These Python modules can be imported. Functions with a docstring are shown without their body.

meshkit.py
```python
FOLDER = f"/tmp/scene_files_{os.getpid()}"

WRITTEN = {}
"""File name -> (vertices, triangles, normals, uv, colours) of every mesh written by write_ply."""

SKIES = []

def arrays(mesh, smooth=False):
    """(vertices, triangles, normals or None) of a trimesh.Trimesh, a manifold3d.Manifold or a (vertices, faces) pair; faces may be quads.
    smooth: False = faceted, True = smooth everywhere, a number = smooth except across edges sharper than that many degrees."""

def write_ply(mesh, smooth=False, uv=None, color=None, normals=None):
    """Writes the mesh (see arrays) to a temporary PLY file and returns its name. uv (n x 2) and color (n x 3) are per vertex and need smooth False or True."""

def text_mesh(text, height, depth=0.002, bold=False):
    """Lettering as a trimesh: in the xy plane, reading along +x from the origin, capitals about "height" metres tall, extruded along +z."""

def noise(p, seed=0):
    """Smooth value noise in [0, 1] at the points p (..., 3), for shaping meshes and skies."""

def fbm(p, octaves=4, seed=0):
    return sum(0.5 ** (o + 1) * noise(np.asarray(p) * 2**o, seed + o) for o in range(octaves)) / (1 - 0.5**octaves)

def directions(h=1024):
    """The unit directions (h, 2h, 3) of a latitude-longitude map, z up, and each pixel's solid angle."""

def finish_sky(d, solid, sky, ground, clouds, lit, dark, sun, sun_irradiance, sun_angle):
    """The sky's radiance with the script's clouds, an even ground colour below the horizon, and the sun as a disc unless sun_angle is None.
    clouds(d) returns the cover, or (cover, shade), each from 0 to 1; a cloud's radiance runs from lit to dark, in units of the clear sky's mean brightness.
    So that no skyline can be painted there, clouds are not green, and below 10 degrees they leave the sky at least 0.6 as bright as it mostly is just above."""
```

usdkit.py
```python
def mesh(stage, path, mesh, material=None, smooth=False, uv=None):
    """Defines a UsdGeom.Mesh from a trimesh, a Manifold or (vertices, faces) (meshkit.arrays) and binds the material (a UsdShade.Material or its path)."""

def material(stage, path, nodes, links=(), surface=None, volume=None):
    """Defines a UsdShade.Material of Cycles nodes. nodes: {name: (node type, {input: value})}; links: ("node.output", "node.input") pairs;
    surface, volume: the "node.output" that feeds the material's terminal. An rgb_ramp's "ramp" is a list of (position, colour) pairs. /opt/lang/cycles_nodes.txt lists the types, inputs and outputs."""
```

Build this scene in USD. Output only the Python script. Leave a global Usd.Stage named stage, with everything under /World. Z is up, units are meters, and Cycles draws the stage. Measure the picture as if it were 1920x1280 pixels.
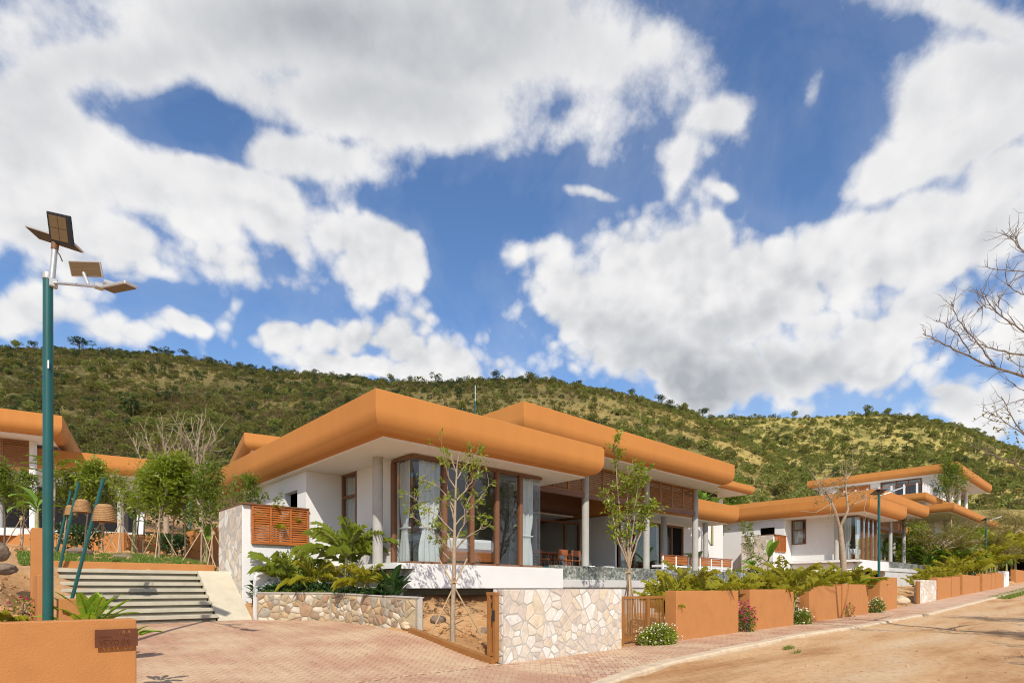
import math, random
import numpy as np
import trimesh
import shapely
from shapely.geometry import Polygon, box as sbox
from shapely.ops import unary_union
from shapely import affinity
from scipy.spatial import Voronoi
from scipy.interpolate import RBFInterpolator
from pxr import Usd, UsdGeom, UsdLux, UsdShade, Gf, Sdf, Vt
import usdkit, meshkit

# ------------------------------------------------------------------ stage, camera, sky, sun, exposure
stage = Usd.Stage.CreateInMemory()
UsdGeom.SetStageUpAxis(stage, 'Z')
UsdGeom.SetStageMetersPerUnit(stage, 1.0)
world = UsdGeom.Xform.Define(stage, '/World')
stage.SetDefaultPrim(world.GetPrim())
UsdGeom.Scope.Define(stage, '/World/Looks')

PHI = math.radians(47.6)             # world x runs along the house fronts (and the road), y away from the road, z = 0 at the lens
CAM = np.array([-6.18, -11.13, 0.0])
FWD = np.array([math.cos(PHI), math.sin(PHI), 0.0])
RGT = np.array([math.sin(PHI), -math.cos(PHI), 0.0])
FPX = 1076.0
EXPOSURE = 0.0

cam = UsdGeom.Camera.Define(stage, '/World/camera')
cam.CreateHorizontalApertureAttr(36.0)
cam.CreateVerticalApertureAttr(24.0)
cam.CreateFocalLengthAttr(36.0 * FPX / 1920)
cam.CreateVerticalApertureOffsetAttr(36.0 * (1102 - 640) / 1920)
cam.CreateClippingRangeAttr(Gf.Vec2f(0.1, 20000))
cam.CreateExposureAttr(EXPOSURE)
cam.AddTransformOp().Set(Gf.Matrix4d(*RGT, 0, 0, 0, 1, 0, *(-FWD), 0, *CAM, 1))

def cw(x, y, z=0.0):
    """camera frame (right, forward, up) to the world"""
    return CAM + x * RGT + y * FWD + np.array([0, 0, z])

def pw(u, v, d):
    """a pixel of the photograph at depth d, as a point of the place"""
    return cw((u - 960) / FPX * d, d, (1102 - v) / FPX * d)

SUN_EL = math.radians(42.0)
_l = -0.139 * RGT + 0.990 * FWD
_l /= np.linalg.norm(_l)
SUN = np.array([-_l[0] * math.cos(SUN_EL), -_l[1] * math.cos(SUN_EL), math.sin(SUN_EL)])
SUN_ROT = math.atan2(SUN[0], SUN[1])

sun = UsdLux.DistantLight.Define(stage, '/World/sun')
sun.CreateIntensityAttr(1.15)
sun.CreateNormalizeAttr(True)
sun.CreateAngleAttr(0.5)
sun.CreateColorAttr(Gf.Vec3f(1.0, 0.93, 0.82))
_z = SUN
_x = np.cross([0, 0, 1.0], _z); _x /= np.linalg.norm(_x)
_y = np.cross(_z, _x)
sun.AddTransformOp().Set(Gf.Matrix4d(*_x, 0, *_y, 0, *_z, 0, 0, 0, 0, 1))

SKY_STRENGTH = 0.15

def T(u, v):
    return ((u - 960) / FPX, (1102 - v) / FPX)

# cloud masses: (direction as tangents, half sizes as tangents, turn in degrees, weight)
CLOUDS = [
    # the broad grey-white sheet overhead, left and centre
    (640, 20, 560, 160, 4, 1.35), (680, 190, 320, 110, 10, 1.25), (240, 120, 380, 90, -14, 1.0), (1060, 90, 180, 120, -30, 0.9), (560, 300, 190, 75, 6, 1.15), (690, 270, 90, 60, -20, 0.9), (900, 290, 130, 34, -35, 0.7), (1030, 220, 130, 60, -30, 0.75), (1190, 60, 110, 80, -40, 0.7),
    (60, 60, 220, 90, 0, 0.6),
    # left bank
    (90, 290, 190, 120, 30, 1.1), (60, 380, 180, 90, 30, 1.15), (230, 340, 190, 75, 40, 1.05), (430, 370, 240, 80, 12, 1.2), (560, 440, 190, 72, 15, 1.15), (690, 490, 130, 72, 0, 1.5), (500, 545, 200, 52, 12, 0.72), (250, 490, 150, 42, 25, 0.75),
    # low white heaps above the hill
    (640, 640, 110, 62, 0, 1.5), (770, 645, 120, 60, 14, 1.5), (530, 655, 80, 46, 0, 1.2), (690, 690, 250, 40, 0, 1.4), (30, 610, 130, 44, 0, 1.2), (310, 645, 150, 36, 10, 0.85),
    # the large heap right of centre with the grey base
    (1240, 500, 160, 90, -8, 1.4), (1160, 600, 160, 100, 20, 1.45), (1400, 550, 230, 125, 0, 1.6), (1610, 490, 210, 105, -10, 1.5), (1300, 690, 230, 80, 8, 1.45), (1480, 680, 240, 76, 0, 1.4), (1780, 460, 180, 85, -15, 1.3), (1660, 610, 200, 80, -8, 1.3), (1010, 490, 120, 34, 16, 0.75), (1290, 440, 90, 50, 0, 1.1),
    (1500, 752, 75, 28, 0, 1.0),
    # upper right bank
    (1790, 190, 190, 95, -30, 1.5), (1650, 310, 150, 60, -35, 1.2), (1880, 180, 110, 90, 0, 1.0), (1800, 20, 170, 40, 10, 0.6), (1880, 330, 120, 70, 0, 1.0),
    # small shreds
    (1235, 290, 80, 34, -55, 0.8), (1330, 190, 90, 40, -25, 0.85), (1505, 130, 28, 80, 20, 0.66), (1065, 390, 55, 20, 0, 0.7), (1330, 350, 60, 22, 10, 0.62), (1420, 400, 100, 28, 25, 0.62),
    (1870, 745, 110, 34, -5, 1.1), (1960, 640, 100, 70, 0, 0.9),
    # clear gaps
    (385, 235, 72, 42, 28, -1.0), (120, 290, 40, 26, 20, -0.3), (860, 460, 70, 130, 10, -0.5), (1480, 330, 70, 60, -35, -0.5), (1400, 60, 120, 120, 0, -0.4),
]
# grey undersides
GREYS = [(520, 70, 760, 200, -4, 0.78), (600, 20, 340, 80, -4, 0.9), (1400, 690, 440, 95, 4, 0.85), (1330, 730, 240, 60, 4, 1.05), (330, 190, 280, 100, 20, 0.6), (470, 420, 160, 26, 15, 0.4), (90, 450, 150, 30, 20, 0.4),
         (1780, 310, 160, 44, -30, 0.45), (1720, 570, 150, 45, 0, 0.4), (1890, 40, 160, 90, 0, 0.7), (820, 310, 200, 40, 0, 0.25), (650, 530, 90, 14, 0, 0.25)]

def sky_material():
    n, L = {}, []
    cnt = [0]
    def node(kind, ins=None, links=()):
        cnt[0] += 1
        k = 'n%d' % cnt[0]
        n[k] = (kind, ins or {})
        for src, dst in links:
            L.append((src, k + '.' + dst))
        return k
    tc = node('texture_coordinate')
    D = tc + '.generated'
    dot = lambda v: node('vector_math', {'math_type': 'dot_product', 'vector2': tuple(v)}, [(D, 'vector1')]) + '.value'
    def m(op, a, b=None, c=None, clamp=False):
        ins, lk = {'math_type': op}, []
        if clamp: ins['use_clamp'] = True
        for key, x in (('value1', a), ('value2', b), ('value3', c)):
            if x is None: continue
            if isinstance(x, str): lk.append((x, key))
            else: ins[key] = float(x)
        return node('math', ins, lk) + '.value'
    fd = dot(FWD)
    fdc = m('maximum', fd, 0.15)
    px = m('divide', dot(RGT), fdc)
    py = m('divide', dot((0, 0, 1)), fdc)
    P = node('combine_xyz', {}, [(px, 'x'), (py, 'y')]) + '.vector'
    def noise(scale, detail, rough, vec=D, dist=0.0, off=(0, 0, 0)):
        mp = node('mapping', {'location': off}, [(vec, 'vector')]) + '.vector'
        return node('noise_texture', {'dimensions': '3D', 'scale': scale, 'detail': detail, 'roughness': rough, 'distortion': dist}, [(mp, 'vector')])
    warp = noise(3.2, 4, 0.55)
    w1 = node('vector_math', {'math_type': 'subtract', 'vector2': (0.5, 0.5, 0.5)}, [(warp + '.color', 'vector1')]) + '.vector'
    w2 = node('vector_math', {'math_type': 'multiply', 'vector2': (0.30, 0.24, 0.0)}, [(w1, 'vector1')]) + '.vector'
    PW = node('vector_math', {'math_type': 'add'}, [(P, 'vector1'), (w2, 'vector2')]) + '.vector'
    def blobs(items, vec):
        total = None
        for (u, v, a, b, turn, wt) in items:
            cx, cy = T(u, v)
            s = node('vector_math', {'math_type': 'subtract', 'vector2': (cx, cy, 0)}, [(vec, 'vector1')]) + '.vector'
            if turn:
                s = node('vector_rotate', {'rotate_type': 'z_axis', 'angle': math.radians(turn)}, [(s, 'vector')]) + '.vector'
            s = node('vector_math', {'math_type': 'multiply', 'vector2': (FPX / a, FPX / b, 0)}, [(s, 'vector1')]) + '.vector'
            q = node('vector_math', {'math_type': 'dot_product'}, [(s, 'vector1'), (s, 'vector2')]) + '.value'
            g = m('exponent', m('multiply', q, -0.9))
            if wt > 0:
                g = m('multiply', g, wt)
                total = g if total is None else m('smoothmax', total, g, 0.25)
            else:
                total = m('multiply_add', g, wt, total)
        return total
    G = blobs(CLOUDS, PW)
    # behind the camera: broken cloud of the same kind
    back = node('map_range', {'from_min': 0.30, 'from_max': -0.10, 'to_min': 0.0, 'to_max': 1.0, 'clamp': True}, [(fd, 'value')]) + '.result'
    nb = noise(1.7, 3, 0.5, off=(3.1, 1.7, 0.4)) + '.fac'
    gb = m('multiply', m('subtract', nb, 0.42), 4.0)
    G = node('mix_float', {}, [(back, 'fac'), (G, 'a'), (gb, 'b')]) + '.result'
    wv = node('vector_math', {'math_type': 'scale', 'scale': 0.10}, [(w1, 'vector1')]) + '.vector'
    DW = node('vector_math', {'math_type': 'add'}, [(D, 'vector1'), (wv, 'vector2')]) + '.vector'
    puffy = node('map_range', {'from_min': 0.85, 'from_max': 0.45, 'to_min': 0.12, 'to_max': 1.0, 'clamp': True}, [(py, 'value')]) + '.result'
    def texture(off, detail):
        f = noise(5.0, detail, 0.62, dist=0.0, off=off) + '.fac'
        out = m('multiply', m('subtract', f, 0.5), 1.9)
        p = None
        for sc, wt in ((7.5, 0.85), (18.0, 0.70), (44.0, 0.42)):
            mp = node('mapping', {'location': off}, [(DW, 'vector')]) + '.vector'
            vd = node('voronoi_texture', {'dimensions': '3D', 'feature': 'f1', 'scale': sc}, [(mp, 'vector')]) + '.distance'
            t = m('multiply', m('subtract', 0.42, vd), wt)
            p = t if p is None else m('add', p, t)
        return m('multiply_add', p, puffy, out)
    t1 = texture((0, 0, 0), 8)
    dens = m('add', G, t1)
    core = node('map_range', {'range_type': 'smoothstep', 'from_min': 0.24, 'from_max': 0.74, 'clamp': True}, [(dens, 'value')]) + '.result'
    nv = noise(2.6, 7, 0.66, dist=0.4, off=(5.2, 0.3, 2.2)) + '.fac'
    veil = node('map_range', {'from_min': 0.50, 'from_max': 0.80, 'to_min': 0.0, 'to_max': 0.20, 'clamp': True}, [(m('multiply_add', G, 0.16, nv), 'value')]) + '.result'
    cover = m('maximum', core, veil)
    # soft relief: the same texture seen a little way towards the sun
    so = tuple(-0.020 * RGT + np.array([0, 0, 0.035]))
    relief = m('multiply', m('subtract', texture(so, 8), t1), 0.68)
    S = blobs(GREYS, PW)
    thick = node('map_range', {'from_min': 0.45, 'from_max': 1.15, 'clamp': True}, [(dens, 'value')]) + '.result'
    S = m('add', m('multiply', S, thick), relief)
    S = m('add', S, m('multiply', back, 0.35))
    S = m('minimum', m('maximum', S, -0.25), 1.0)
    ramp = node('rgb_ramp', {'ramp': [(0.0, (1.06, 1.05, 1.04)), (0.25, (0.95, 0.95, 0.96)), (0.55, (0.74, 0.755, 0.78)), (1.0, (0.50, 0.525, 0.565))]},
                [(m('multiply_add', S, 0.8, 0.2), 'fac')]) + '.color'
    cl = node('vector_math', {'math_type': 'scale', 'scale': CLOUD_LEVEL}, [(ramp, 'vector1')]) + '.vector'
    sky = node('sky_texture', {'sky_type': 'single_scattering', 'sun_disc': False, 'sun_elevation': SUN_EL, 'sun_rotation': SUN_ROT, 'altitude': 100.0,
                               'air_density': 1.0, 'aerosol_density': 0.6, 'ozone_density': 2.0}) + '.color'
    sky = node('hsv', {'hue': 0.505, 'saturation': 1.15, 'value': 1.12, 'fac': 1.0}, [(sky, 'color')]) + '.color'
    mixed = node('mix_color', {'blend_type': 'mix', 'use_clamp': False}, [(cover, 'fac'), (sky, 'a'), (cl, 'b')]) + '.result'
    bg = node('background_shader', {'strength': SKY_STRENGTH}, [(mixed, 'color')])
    return usdkit.material(stage, '/World/Looks/sky_air', n, L, surface=bg + '.background')

CLOUD_LEVEL = 5.9
sky = UsdLux.DomeLight.Define(stage, '/World/sky')
UsdShade.MaterialBindingAPI.Apply(sky.GetPrim()).Bind(sky_material())
sky.GetPrim().SetCustomDataByKey('kind', 'structure')
# ------------------------------------------------------------------ naming, prims
_used = {}
def numbered(parent, name):
    k = (parent, name)
    c = _used.get(k, 0)
    _used[k] = c + 1
    return f'{parent}/{name}' if c == 0 else f'{parent}/{name}_{c:03d}'

def tag(prim, label=None, cat=None, group=None, kind=None):
    for k, v in (('label', label), ('category', cat), ('group', group), ('kind', kind)):
        if v: prim.SetCustomDataByKey(k, v)
    return prim

class Thing:
    """an Xform at the thing's base; parts are given in world coordinates and stored relative to the base"""
    def __init__(s, name, base, label=None, cat=None, group=None, kind=None, parent='/World'):
        s.path = numbered(parent, name)
        s.base = np.asarray(base, float)
        x = UsdGeom.Xform.Define(stage, s.path)
        x.AddTranslateOp().Set(Gf.Vec3d(*map(float, s.base)))
        s.prim = tag(x.GetPrim(), label, cat, group, kind)
    def put(s, name, mesh, mat, smooth=False, under=None, label=None, kind=None):
        if isinstance(mesh, MB): mesh = mesh.mesh()
        v, f = (np.array(mesh.vertices), np.array(mesh.faces)) if hasattr(mesh, 'vertices') else (np.asarray(mesh[0], float), np.asarray(mesh[1]))
        path = numbered(under or s.path, name)
        m = usdkit.mesh(stage, path, (v - s.base, f), mat, smooth=smooth)
        tag(m.GetPrim(), label, None, None, kind)
        return path

def single(name, mesh, mat, label=None, cat=None, group=None, kind=None, smooth=False):
    if isinstance(mesh, MB): mesh = mesh.mesh()
    path = numbered('/World', name)
    m = usdkit.mesh(stage, path, mesh, mat, smooth=smooth)
    tag(m.GetPrim(), label, cat, group, kind)
    return path

def copy_of(src, name, move, rotz=0.0, label=None, cat=None, group=None, scale=None):
    """another instance of a finished thing; MOVE is added to the source's base"""
    path = numbered('/World', name)
    x = UsdGeom.Xform.Define(stage, path)
    p = x.GetPrim()
    p.GetReferences().AddInternalReference(Sdf.Path(src.path))
    p.SetInstanceable(True)
    x.ClearXformOpOrder()
    x.AddTranslateOp().Set(Gf.Vec3d(*map(float, src.base + np.asarray(move, float))))
    if rotz: x.AddRotateZOp().Set(math.degrees(rotz))
    if scale: x.AddScaleOp().Set(Gf.Vec3f(*([scale] * 3 if np.ndim(scale) == 0 else scale)))
    for k in ('label', 'category', 'group', 'kind'):
        was = src.prim.GetCustomDataByKey(k)
        if was: p.SetCustomDataByKey(k, was)
    tag(p, label, cat, group)
    return path

# ------------------------------------------------------------------ mesh building
def _chamfer_topology():
    pts, keys = [], []
    for sx in (-1, 1):
        for sy in (-1, 1):
            for sz in (-1, 1):
                for ax in range(3):
                    w = np.array([1.0, 1.0, 1.0]) * 0.8; w[ax] = 1.0
                    pts.append(np.array([sx, sy, sz]) * w); keys.append((np.array([sx, sy, sz]), ax))
    pts = np.array(pts)
    h = trimesh.Trimesh(pts, np.array([[0, 1, 2]]), process=False).convex_hull
    idx = [int(np.argmin(np.linalg.norm(pts - v, axis=1))) for v in h.vertices]
    sg = np.array([keys[i][0] for i in idx]); ax = np.array([keys[i][1] for i in idx])
    return sg, ax, np.array(h.faces)
_CS, _CA, _CF = _chamfer_topology()
_BOXF = np.array([[0, 2, 3], [0, 3, 1], [4, 5, 7], [4, 7, 6], [0, 1, 5], [0, 5, 4], [2, 6, 7], [2, 7, 3], [0, 4, 6], [0, 6, 2], [1, 3, 7], [1, 7, 5]])
_BOXV = np.array([[x, y, z] for x in (-1, 1) for y in (-1, 1) for z in (-1, 1)], float)

class MB:
    def __init__(s): s.v, s.f, s.n = [], [], 0
    def add(s, v, f):
        v = np.asarray(v, float); f = np.asarray(f, int)
        if f.size and f.shape[1] == 4: f = np.vstack([f[:, [0, 1, 2]], f[:, [0, 2, 3]]])
        s.v.append(v); s.f.append(f + s.n); s.n += len(v); return s
    def addm(s, m): return s.add(m.vertices, m.faces)
    def mesh(s):
        if not s.v: return (np.zeros((3, 3)), np.array([[0, 1, 2]]))
        return (np.vstack(s.v), np.vstack(s.f))
    def box(s, lo, hi, c=0.0, frame=None):
        """an axis-aligned box, or one given in a local FRAME (origin, ex, ey, ez)"""
        lo, hi = np.minimum(lo, hi).astype(float), np.maximum(lo, hi).astype(float)
        h, m = (hi - lo) / 2, (hi + lo) / 2
        if c > 0:
            c = min(c, 0.45 * h.min())
            w = np.tile(h - c, (len(_CS), 1)); w[np.arange(len(_CS)), _CA] += c
            v, f = _CS * w + m, _CF
        else: v, f = _BOXV * h + m, _BOXF
        if frame is not None: v = place(v, frame)
        return s.add(v, f)
    def tube(s, pts, r, sides=8, cap=True):
        p = np.asarray(pts, float); k = len(p)
        r = np.broadcast_to(np.asarray(r, float), (k,))
        t = np.gradient(p, axis=0); t /= np.linalg.norm(t, axis=1, keepdims=True) + 1e-12
        ref = np.array([0.0, 0, 1]) if abs(t[:, 2].mean()) < 0.8 else np.array([1.0, 0, 0])
        a = np.cross(t, ref); a /= np.linalg.norm(a, axis=1, keepdims=True) + 1e-12
        b = np.cross(t, a); ang = np.arange(sides) * 2 * np.pi / sides
        v = (p[:, None] + r[:, None, None] * (np.cos(ang)[None, :, None] * a[:, None] + np.sin(ang)[None, :, None] * b[:, None])).reshape(-1, 3)
        i, j = np.meshgrid(np.arange(k - 1), np.arange(sides), indexing='ij')
        q = np.stack([i * sides + j, (i + 1) * sides + j, (i + 1) * sides + (j + 1) % sides, i * sides + (j + 1) % sides], -1).reshape(-1, 4)
        f = np.vstack([q[:, [0, 1, 2]], q[:, [0, 2, 3]]])
        if cap:
            v = np.vstack([v, p[:1], p[-1:]]); n0 = k * sides
            jj = np.arange(sides); kk = (jj + 1) % sides
            f = np.vstack([f, np.stack([np.full(sides, n0), jj, kk], 1), np.stack([np.full(sides, n0 + 1), (k - 1) * sides + kk, (k - 1) * sides + jj], 1)])
        return s.add(v, f)
    def lathe(s, prof, at=(0, 0, 0), sides=20):
        """prof: (radius, z) pairs turned about the vertical"""
        prof = np.asarray(prof, float); k = len(prof); ang = np.arange(sides) * 2 * np.pi / sides
        v = np.stack([prof[:, 0][:, None] * np.cos(ang), prof[:, 0][:, None] * np.sin(ang), np.repeat(prof[:, 1][:, None], sides, 1)], -1).reshape(-1, 3) + np.asarray(at)
        i, j = np.meshgrid(np.arange(k - 1), np.arange(sides), indexing='ij')
        q = np.stack([i * sides + j, i * sides + (j + 1) % sides, (i + 1) * sides + (j + 1) % sides, (i + 1) * sides + j], -1).reshape(-1, 4)
        return s.add(v, q)
    def prism(s, poly, z0, z1, frame=None):
        """a polygon (list or shapely) pushed from z0 to z1"""
        if not isinstance(poly, Polygon): poly = Polygon(poly)
        m = trimesh.creation.extrude_polygon(poly, z1 - z0, engine='earcut')
        v = np.array(m.vertices) + [0, 0, z0]
        if frame is not None: v = place(v, frame)
        return s.add(v, m.faces)
    def sheet(s, grid):
        """an n x m x 3 grid of points"""
        g = np.asarray(grid, float); n, m = g.shape[:2]
        i, j = np.meshgrid(np.arange(n - 1), np.arange(m - 1), indexing='ij')
        q = np.stack([i * m + j, (i + 1) * m + j, (i + 1) * m + j + 1, i * m + j + 1], -1).reshape(-1, 4)
        return s.add(g.reshape(-1, 3), q)

def place(v, frame):
    o, ex, ey, ez = (np.asarray(x, float) for x in frame)
    v = np.asarray(v, float)
    return o + v[:, :1] * ex + v[:, 1:2] * ey + v[:, 2:3] * ez

def bx(lo, hi, c=0.0, frame=None): return MB().box(lo, hi, c, frame)

X, Y, Z = np.eye(3)

# ------------------------------------------------------------------ materials
def pmat(name, color, rough=0.7, metal=0.0, spec=0.4, var=0.0, scale=3.0, bump=0.0, bscale=60.0, detail=6, dark=None, extra=None, stretch=None, bdist=0.01):
    """a surface whose colour drifts by VAR with noise in space, with fine relief"""
    color = np.array(color, float)
    n = {'g': ('geometry', {}), 'p': ('principled_bsdf', {'base_color': tuple(color), 'roughness': rough, 'metallic': metal, 'specular_ior_level': spec})}
    L = []
    src = 'g.position'
    if stretch:
        n['mp'] = ('mapping', {'scale': stretch}); L.append(('g.position', 'mp.vector')); src = 'mp.vector'
    if var:
        n['n1'] = ('noise_texture', {'scale': scale, 'detail': detail, 'roughness': 0.6}); L.append((src, 'n1.vector'))
        lo = np.array(dark) if dark is not None else color * (1 - var)
        n['r'] = ('rgb_ramp', {'ramp': [(0.28, tuple(lo)), (0.5, tuple(color)), (0.72, tuple(np.minimum(color * (1 + var * 0.7), 0.95)))]})
        L += [('n1.fac', 'r.fac'), ('r.color', 'p.base_color')]
    if bump:
        n['n2'] = ('noise_texture', {'scale': bscale, 'detail': 5, 'roughness': 0.6}); n['b'] = ('bump', {'strength': bump, 'distance': bdist})
        L += [(src, 'n2.vector'), ('n2.fac', 'b.height'), ('b.normal', 'p.normal')]
    return usdkit.material(stage, '/World/Looks/' + name, n, L, surface='p.BSDF')

LEAF_GAIN = 2.1
def leafmat(name, c0, c1, c2, trans=0.4, rough=0.42, spec=0.5, tint=(1.2, 1.2, 0.5), gain=None):
    c0, c1, c2 = (tuple(np.minimum(np.array(c) * (gain or LEAF_GAIN), 0.62)) for c in (c0, c1, c2))
    """leaves: each leaf takes its own tone between three; part of the light passes through"""
    n = {'g': ('geometry', {}), 'o': ('object_info', {}), 'a': ('math', {'math_type': 'multiply_add', 'value2': 0.35}), 's': ('math', {'math_type': 'fraction'}),
         'r': ('rgb_ramp', {'ramp': [(0.0, c0), (0.55, c1), (1.0, c2)]}),
         'p': ('principled_bsdf', {'roughness': rough, 'specular_ior_level': spec}), 't': ('translucent_bsdf', {}),
         'tc': ('mix_color', {'blend_type': 'multiply', 'fac': 1.0, 'b': tint, 'use_clamp': False}), 'm': ('mix_closure', {'fac': trans})}
    L = [('g.random_per_island', 'r.fac'), ('r.color', 'p.base_color'), ('r.color', 'tc.a'), ('tc.result', 't.color'), ('p.BSDF', 'm.closure1'), ('t.BSDF', 'm.closure2')]
    for k in ('o', 'a', 's'): n.pop(k)
    return usdkit.material(stage, '/World/Looks/' + name, n, L, surface='m.closure')

def woodmat(name, color, along=0, rough=0.5, var=0.45, fine=30.0):
    st = [fine, fine, fine]; st[along] = 1.5
    return pmat(name, color, rough=rough, var=var, scale=1.0, stretch=tuple(st), bump=0.15, bscale=1.0, detail=4)

ORANGE = (0.50, 0.205, 0.050)
M = {}
def streaked(name, color):
    n = {'g': ('geometry', {}), 'p': ('principled_bsdf', {'roughness': 0.85, 'specular_ior_level': 0.3}),
         'mp': ('mapping', {'scale': (2.6, 2.6, 0.22)}), 'a': ('noise_texture', {'scale': 1.0, 'detail': 6, 'roughness': 0.6}), 'ra': ('rgb_ramp', {'ramp': [(0.30, (0.955, 0.95, 0.94)), (0.5, (1, 1, 1)), (0.7, (1.02, 1.02, 1.01))]}),
         'c': ('noise_texture', {'scale': 0.45, 'detail': 5}), 'rc': ('rgb_ramp', {'ramp': [(0.35, (0.97, 0.965, 0.96)), (0.65, (1.03, 1.03, 1.02))]}),
         'm1': ('mix_color', {'blend_type': 'multiply', 'fac': 1.0, 'use_clamp': False, 'a': color}), 'm2': ('mix_color', {'blend_type': 'multiply', 'fac': 1.0, 'use_clamp': False}),
         'h': ('noise_texture', {'scale': 70.0, 'detail': 5}), 'b': ('bump', {'strength': 0.3, 'distance': 0.004})}
    L = [('g.position', 'mp.vector'), ('mp.vector', 'a.vector'), ('a.fac', 'ra.fac'), ('g.position', 'c.vector'), ('c.fac', 'rc.fac'), ('ra.color', 'm1.b'), ('m1.result', 'm2.a'), ('rc.color', 'm2.b'), ('m2.result', 'p.base_color'), ('g.position', 'h.vector'), ('h.fac', 'b.height'), ('b.normal', 'p.normal')]
    return usdkit.material(stage, '/World/Looks/' + name, n, L, surface='p.BSDF')
M['render'] = streaked('orange_render', ORANGE)
M['wall_render'] = pmat('orange_wall_render', (0.45, 0.19, 0.058), rough=0.88, var=0.09, scale=2.4, bump=0.6, bscale=38, bdist=0.008)
M['white'] = pmat('white_plaster', (0.72, 0.715, 0.70), rough=0.85, var=0.05, scale=1.0, bump=0.15, bscale=80, bdist=0.003)
M['soffit'] = pmat('soffit_paint', (0.78, 0.74, 0.68), rough=0.9)
M['concrete'] = pmat('grey_concrete', (0.40, 0.385, 0.35), rough=0.85, var=0.16, scale=2.0, bump=0.3, bscale=50, bdist=0.004)
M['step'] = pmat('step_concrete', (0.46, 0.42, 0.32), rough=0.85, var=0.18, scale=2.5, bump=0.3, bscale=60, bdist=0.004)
M['riser'] = pmat('riser_shade_concrete', (0.20, 0.18, 0.135), rough=0.9, var=0.2, scale=3)  # darker than the steps: the shadow under the treads is in this colour
M['ramp'] = pmat('ramp_screed', (0.52, 0.46, 0.34), rough=0.85, var=0.10, scale=3.0, bump=0.2, bscale=60, bdist=0.003)
M['frame'] = pmat('brown_frame', (0.19, 0.085, 0.040), rough=0.5, var=0.1, scale=4)
M['louvre'] = woodmat('louvre_timber', (0.40, 0.125, 0.028), along=0, rough=0.45)
M['louvre_y'] = woodmat('louvre_timber_side', (0.40, 0.125, 0.028), along=1, rough=0.45)
M['slat'] = woodmat('clerestory_timber', (0.30, 0.14, 0.055), along=0, rough=0.55)
M['wood_red'] = woodmat('red_timber', (0.30, 0.085, 0.025), along=0, rough=0.4)
M['dark'] = pmat('shade_lining', (0.045, 0.040, 0.038), rough=0.9)  # near black, stands in for shade inside rooms and under eaves
M['floor'] = pmat('floor_tile', (0.42, 0.39, 0.34), rough=0.5, var=0.08)
M['mortar'] = pmat('wall_mortar', (0.45, 0.41, 0.36), rough=0.95, var=0.15, scale=6, bump=0.4, bscale=60)
M['mortar_rubble'] = pmat('rubble_mortar', (0.34, 0.28, 0.20), rough=0.95, var=0.25, scale=5, bump=0.5, bscale=50)
FLAG = [(0.62, 0.545, 0.45), (0.66, 0.61, 0.54), (0.58, 0.48, 0.37), (0.62, 0.52, 0.385), (0.53, 0.455, 0.385), (0.68, 0.64, 0.585), (0.58, 0.49, 0.405)]
M['flag'] = [pmat('flagstone_%s' % 'abcdefg'[i], c, rough=0.85, var=0.20, scale=7, bump=0.8, bscale=28, bdist=0.010) for i, c in enumerate(FLAG)]
RUB = [(0.38, 0.28, 0.17), (0.42, 0.33, 0.21), (0.27, 0.19, 0.12), (0.45, 0.32, 0.18), (0.32, 0.28, 0.22), (0.52, 0.45, 0.35), (0.34, 0.215, 0.13)]
M['rubble'] = [pmat('rubble_%s' % 'abcdefg'[i], c, rough=0.9, var=0.30, scale=7, bump=0.7, bscale=30, bdist=0.01) for i, c in enumerate(RUB)]
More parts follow.
